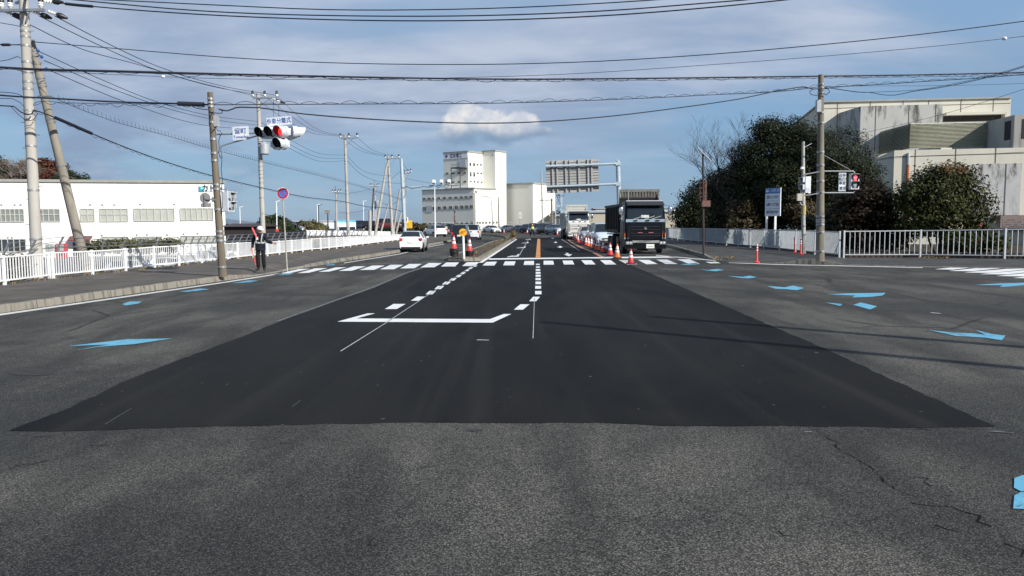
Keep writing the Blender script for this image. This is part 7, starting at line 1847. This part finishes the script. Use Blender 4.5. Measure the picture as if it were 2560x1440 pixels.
# vending machines by the white building
for px, m, l in ((129, M('vending white', (.55, .56, .56), .4), 'white vending machine in front of the white building'), (156, M('vending red', (.48, .025, .05), .4), 'red vending machine in front of the white building')):
    a = V(px, 640, 101.5); t = thing('vending_machine', l, 'vending machine', (a.x, 101.5, -2.3))
    mb = MB(); mb.box((0, 0, .95), (1.15, .75, 1.85)); mb.build('cabinet', m, t, world=False)
    mb = MB(); mb.box((0, -.38, 1.35), (.95, .03, .85)); mb.build('display', M('vending display', (.40, .40, .38), .2, var=.5, scale=9), t, world=False)
    mb = MB(); mb.box((0, -.385, .45), (.6, .03, .25)); mb.build('delivery_slot', mDark, t, world=False)
for k, (px, Y) in enumerate(((490, 66), (575, 74), (395, 62))):
    v = V(px, 640, Y); car('hatch' if k != 1 else 'kei', 0, 0, R((95, 80, 100)[k]), (mCarW, mCarW, mCarS)[k], ['white hatchback parked below the left fence, left of the signal pole', 'white small car parked below the left fence, just right of the signal pole', 'silver hatchback parked below the left fence under the hedge'][k], group='cars parked beyond the left fence', at=Vector((v.x, Y, -2.3)))
# wooded hill at the far left
HB = [(-200, 372), (-120, 380), (-60, 384), (0, 394), (30, 408), (60, 404), (95, 399), (130, 409), (160, 424), (190, 434), (207, 450), (240, 470)]
hp = [V(x, y + 7, 230) for x, y in HB]
mb = MB(); k0 = len(hp)
rows = []
for dy, dz in ((-60, 1), (-25, .55), (0, 0), (40, .3), (90, 1)): rows.append([Vector((p.x * (1 + dy / 230), 230 + dy, p.z - (p.z + 2.3) * dz)) for p in hp])
vs = [p for r_ in rows for p in r_]; n = len(hp)
mb.add(vs, [(i * n + j, i * n + j + 1, (i + 1) * n + j + 1, (i + 1) * n + j) for i in range(4) for j in range(n - 1)]); kind(mb.build('hill', mSoil))
def wood(name, x0, x1, mat, n, size, seed):
    rs = np.random.RandomState(seed); L_ = []
    for p, q_ in zip(hp, hp[1:]):
        for k in range(4):
            c = p.lerp(q_, k / 4); px_ = 1280 + c.x / 230 * FPX
            if x0 <= px_ <= x1:
                for dy, dz in ((-30, .62), (-18, .42), (-8, .18), (0, 0)): L_.append((c.x * (1 + dy / 230) + rs.uniform(-1, 1), 230 + dy, c.z - (c.z + 2.3) * dz - .6 + rs.uniform(-.8, .5), 2.6, 2.4, 2.0 + rs.uniform(-.4, .5)))
    P, O = blob(rs, L_, n, .55, .5); return kind(cards(name, P, size, mat, None, out=O, seed=seed), 'stuff')


wood('evergreen_hill_forest', -260, 22, LEAF_PINE, 16000, .42, 1); wood('brown_hill_forest', 20, 90, leafmat('grey brown twigs', [(.05, .042, .035), (.10, .085, .07), (.16, .14, .12)], .8), 12000, .30, 2)
wood('red_hill_forest', 86, 152, leafmat('red brown leaf', [(.03, .012, .010), (.075, .028, .018), (.12, .05, .032)], .7), 15000, .40, 3); wood('dark_hill_forest', 148, 250, LEAF_PINE, 10000, .40, 4)
for px in (34, 52, 66): b = V(px, 440, 205); bare_tree(['leafless grey tree at the left on the hill', 'leafless grey tree in the middle of the hill gap', 'leafless grey tree touching the red brown wood on the hill'][(34, 52, 66).index(px)], (b.x, 205, b.z - 2), 8.5, .6, px, 5, 0, M('pale twig', (.20, .17, .15), .9), .14, group='leafless trees on the hill', depth=4)
# far horizon: blue ridge and tree line
mb = MB(); rr = random.Random(5); xs = [-4200 + i * 70 for i in range(121)]
pr = [(x, 5200, -2.3 + max(3, 34 + 26 * math.sin(x / 610) + 14 * math.sin(x / 173 + 1) + rr.uniform(-3, 3)) * (1.0 if x < -900 else .42)) for x in xs]
mb.add([(x, y, -2.4) for x, y, z in pr] + pr + [(x, y + 900, -2.4) for x, y, z in pr], [(i, i + 1, 122 + i - 0, 121 + i) for i in range(120)] + [(121 + i, 122 + i, 243 + i, 242 + i) for i in range(120)])
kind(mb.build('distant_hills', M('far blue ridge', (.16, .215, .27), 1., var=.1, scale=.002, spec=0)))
L_ = [(x + rr.uniform(-8, 8), 620 + rr.uniform(-40, 40), -2.3 + rr.uniform(.5, 2.2), rr.uniform(8, 16), 6, rr.uniform(2.0, 4.4)) for x in range(-560, 640, 11)]
P, O = blob(np.random.RandomState(6), L_, 26000, .9, .4); kind(cards('distant_treeline', P[P[:, 2] > -2.3], .9, leafmat('distant foliage', [(.030, .040, .032), (.055, .062, .045), (.095, .085, .06)], .9), None, out=O[P[:, 2] > -2.3], seed=6), 'stuff')
# ------------------------------------------------------------------ people
def skin_mesh(name, verts, edges, radii, mat, parent, sub=1, root_i=0):
    me = bpy.data.meshes.new(name); me.from_pydata([tuple(v) for v in verts], edges, []); o = bpy.data.objects.new(name, me); COL.objects.link(o)
    sk = o.modifiers.new('s', 'SKIN'); sk.use_smooth_shade = True
    for i, r in enumerate(radii):
        rr_ = r if isinstance(r, tuple) else (r, r); me.skin_vertices[0].data[i].radius = rr_
    me.skin_vertices[0].data[root_i].use_root = True
    if sub: o.modifiers.new('u', 'SUBSURF').levels = sub
    bpy.context.view_layer.update(); dg = bpy.context.evaluated_depsgraph_get()
    m2 = bpy.data.meshes.new_from_object(o.evaluated_get(dg)); bpy.data.objects.remove(o)
    m2.materials.clear(); m2.materials.append(mat); m2.polygons.foreach_set('use_smooth', [True] * len(m2.polygons))
    r = bpy.data.objects.new(name, m2); COL.objects.link(r); r.parent = parent; return r


def person(label, loc, yaw, J, jacket, trouser, helmet, vest=None, s=1.):
    t = thing('person', label, 'person', loc, yaw); t.scale = (s,) * 3
    ks = [k for k in J if k != 'face']; P = [Vector(J[k]) for k in ks]; ix = {k: i for i, k in enumerate(ks)}
    chain = [('pelvis', 'spine'), ('spine', 'chest'), ('chest', 'neck'), ('neck', 'head'), ('head', 'crown')]
    for a in 'lr': chain += [('chest', 'sh' + a), ('sh' + a, 'el' + a), ('el' + a, 'wr' + a), ('wr' + a, 'pa' + a), ('pelvis', 'hi' + a), ('hi' + a, 'kn' + a), ('kn' + a, 'an' + a), ('an' + a, 'to' + a)]
    rad = dict(pelvis=.13, spine=.12, chest=.14, neck=.05, head=.085, crown=.07)
    for a in 'lr': rad.update({'sh' + a: .055, 'el' + a: .042, 'wr' + a: .028, 'pa' + a: .034, 'hi' + a: .085, 'kn' + a: .058, 'an' + a: .035, 'to' + a: .018})
    E = [(ix[a], ix[b]) for a, b in chain]; Rr = [rad[k] for k in ks]
    # fingers and thumb rooted in each palm
    for a in 'lr':
        w, p = Vector(J['wr' + a]), Vector(J['pa' + a]); d = (p - w).normalized(); u = d.cross(Vector((0, 1, 0.01))).normalized(); f = d.cross(u)
        for k, (o, ln) in enumerate(((-.030, .062), (-.010, .072), (.010, .068), (.028, .054))):
            b = p + d * .028 + u * o; m1 = b + d * ln * .55 + f * .012; m2 = m1 + d * ln * .4 + f * .03
            i0 = len(P); P += [b, m1, m2]; Rr += [.010, .009, .008]; E += [(ix['pa' + a], i0), (i0, i0 + 1), (i0 + 1, i0 + 2)]
        b = p - d * .01 + u * -.042; m1 = b + d * .035 + u * -.018 + f * .01; i0 = len(P); P += [b, m1]; Rr += [.011, .009]; E += [(ix['pa' + a], i0), (i0, i0 + 1)]
    hd = Vector(J['head']); fd = Vector(J.get('face', (0, -1, 0))).normalized()
    i0 = len(P); P += [hd + fd * .075 + UP * -.005, hd + fd * .112 + UP * -.02]; Rr += [.03, .016]; E += [(ix['head'], i0), (i0, i0 + 1)]
    skin_mesh('body', P, E, Rr, mSkin, t)
    # clothes follow the same bones, a little fuller
    def sub(keys, edges, rads, name, mat, extra=()):
        idx = {k: i for i, k in enumerate(keys)}; return skin_mesh(name, [Vector(J[k]) if k in J else Vector(dict(extra)[k]) for k in keys], [(idx[a], idx[b]) for a, b in edges], rads, mat, t)
    hem = Vector(J['pelvis']) + Vector((0, 0, -.12))
    sub(['hem', 'pelvis', 'spine', 'chest', 'neck', 'shl', 'ell', 'wrl', 'shr', 'elr', 'wrr'], [('hem', 'pelvis'), ('pelvis', 'spine'), ('spine', 'chest'), ('chest', 'neck'), ('chest', 'shl'), ('shl', 'ell'), ('ell', 'wrl'), ('chest', 'shr'), ('shr', 'elr'), ('elr', 'wrr')],
        [(.18, .14), (.18, .14), (.175, .135), (.18, .135), .085, .088, .070, .058, .088, .070, .058], 'jacket', jacket, {'hem': hem})
    tr_ = ['pelvis', 'hil', 'knl', 'anl', 'hir', 'knr', 'anr']
    sub(tr_, [('pelvis', 'hil'), ('hil', 'knl'), ('knl', 'anl'), ('pelvis', 'hir'), ('hir', 'knr'), ('knr', 'anr')], [(.13, .11), .105, .09, .082, .105, .09, .082], 'trousers', trouser)
    for a in 'lr':
        an, to = Vector(J['an' + a]), Vector(J['to' + a]); skin_mesh('shoe', [an + UP * .03, an + UP * -.035, to + UP * .01, to + (to - an).normalized() * .07], [(0, 1), (1, 2), (2, 3)], [.066, .064, .06, .05], mBlackP, t)
    q_ = Matrix.Rotation(math.atan2(-fd.x, -fd.y) * -1, 3, 'Z')
    mb = MB(); c = hd + UP * .03; mb.lathe([(.119, .0), (.115, .045), (.098, .088), (.06, .118), (.001, .13)], c, 18, cap=False); mb.slab([c + fd * .10 + fd.cross(UP) * .10 - UP * .012, c + fd * .17 + fd.cross(UP) * .05 - UP * .03, c + fd * .17 - fd.cross(UP) * .05 - UP * .03, c + fd * .10 - fd.cross(UP) * .10 - UP * .012], UP * .012); mb.build('helmet', helmet, t, world=False, sm=50)
    mb = MB(); sd_ = fd.cross(UP)
    for k in (-1, 1): mb.lathe([(.001, .006), (.012, 0)], hd + fd * .088 + sd_ * .034 * k + UP * .012, 8, rot=fd.to_track_quat('Z', 'Y').to_matrix(), cap=False)
    mb.build('eyes', mInk, t, world=False)
    mb = MB(); mb.slab([hd + fd * .092 + sd_ * .032 - UP * .055, hd + fd * .092 - sd_ * .032 - UP * .055, hd + fd * .09 - sd_ * .028 - UP * .066, hd + fd * .09 + sd_ * .028 - UP * .066], fd * .008); mb.build('mouth', M('lips', (.25, .09, .08), .5), t, world=False)
    mb = MB()
    for k in (-1, 1): mb.lathe([(.001, -.012), (.022, -.008), (.024, .008), (.001, .012)], hd + sd_ * .088 * k, 8, rot=sd_.to_track_quat('Z', 'Y').to_matrix(), cap=False)
    mb.build('ears', mSkin, t, world=False)
    mb = MB(); mb.lathe([(.10, -.075), (.104, -.02), (.10, .01)], hd, 14, cap=False); mb.build('hair', mInk, t, world=False, sm=50) if False else None
    return t


mJk = M('navy work jacket', (.012, .014, .024), .8, var=.25, scale=9, bump=.4, bscale=18, spec=.2); mTr = M('black work trousers', (.012, .012, .014), .85, var=.25, scale=9, bump=.4, bscale=16, spec=.2)
g = G(653, 676, .15)
J = dict(pelvis=(0, 0, .93), spine=(0, .01, 1.12), chest=(0, 0, 1.33), neck=(.0, -.01, 1.47), head=(.015, -.03, 1.585), crown=(.015, -.02, 1.66), face=(.75, -.66, -.05),
         shl=(-.19, .0, 1.39), ell=(-.30, .03, 1.12), wrl=(-.31, -.04, .87), pal=(-.30, -.07, .80), shr=(.19, .0, 1.39), elr=(.28, -.06, 1.13), wrr=(.54, -.14, 1.08), par=(.62, -.15, 1.07),
         hil=(-.09, 0, .88), knl=(-.11, -.02, .49), anl=(-.11, .02, .09), tol=(-.13, -.13, .04), hir=(.09, 0, .88), knr=(.11, -.02, .49), anr=(.12, .02, .09), tor=(.17, -.12, .04))
gd = person('traffic guard in a dark uniform and white helmet holding a red baton beside the fence', g, R(0), J, mJk, mTr, mWhite, s=.97)
mRef = M('reflective tape', (.42, .44, .42), .4, var=.15, scale=20)
mb = MB(); mb.lathe([(1.0, -.028), (1.0, .028)], (0, 0, 0), 24, cap=False)
def hoop(z, rx, ry, h, mat, parent, name='reflective_tape', y0=0.):
    mb = MB(); n = 26; vs = []
    for zz in (z - h, z + h):
        for j in range(n): a = 2 * math.pi * j / n; vs.append((rx * math.cos(a), y0 + ry * math.sin(a), zz))
    mb.add(vs, [(j, (j + 1) % n, n + (j + 1) % n, n + j) for j in range(n)]); return mb.build(name, mat, parent, world=False, sm=60)


hoop(.93, .198, .158, .14, mJk, gd, 'jacket_skirt', .005); hoop(1.09, .200, .160, .028, mRef, gd, y0=.005)
for s in (-1, 1):
    mb = MB(); pts = [(s * .10, -.172, 1.10), (s * .105, -.175, 1.22), (s * .12, -.155, 1.34), (s * .13, -.08, 1.44), (s * .13, .02, 1.455)]
    for a, b in zip(pts, pts[1:]): mb.beam(a, b, .045, .012, up=(0, 1, 0.2))
    mb.build('reflective_tape', mRef, gd, world=False)
mb = MB(); mb.box((-.06, -.19, 1.26), (.07, .05, .11)); mb.build('radio', mWhite, gd, world=False)
mb = MB(); mb.tube([(-.34, -.09, .86), (-.30, -.07, .78), (-.17, -.09, .20)], .016, 8); o = tag(mb.build('red_baton', M('red baton', (.72, .06, .05), .35, var=.05), None, world=True), 'long thin red baton held pointing down by the guard in dark uniform', 'baton'); o.location = g
mb = MB(); mb.tube([(-.065, -.20, 1.24), (-.11, -.19, 1.34), (-.25, -.13, 1.62)], [.022, .030, .030], 8); o = tag(mb.build('light_wand', M('pink light wand', (.85, .13, .12), .3, var=.05)), 'short glowing pink light wand tucked at the guard shoulder', 'light wand'); o.location = g
g2 = G(1331, 591.3)
J2 = dict(pelvis=(0, 0, .90), spine=(0, .01, 1.1), chest=(0, 0, 1.31), neck=(.0, -.01, 1.45), head=(.0, -.03, 1.565), crown=(.0, -.02, 1.64), face=(-.3, -.95, -.05),
          shl=(-.19, .0, 1.37), ell=(-.36, -.05, 1.18), wrl=(-.24, -.22, 1.22), pal=(-.18, -.26, 1.24), shr=(.19, .0, 1.37), elr=(.40, .0, 1.30), wrr=(.55, -.10, 1.18), par=(.60, -.13, 1.13),
          hil=(-.09, 0, .85), knl=(-.20, -.04, .47), anl=(-.30, .02, .09), tol=(-.36, -.1, .04), hir=(.09, 0, .85), knr=(.20, -.02, .48), anr=(.26, .04, .09), tor=(.32, -.08, .04))
g2d = person('distant guard in a yellow vest standing with feet apart on the road beside the cones', g2, R(0), J2, mJk, mTr, M('orange helmet', (.55, .28, .05), .4), s=1.0)
mVest = M('yellow safety vest', (.62, .72, .10), .6, var=.1, scale=9)
hoop(1.20, .218, .172, .17, mVest, g2d, 'vest', .005); hoop(1.13, .222, .176, .025, mRef, g2d, y0=.005)
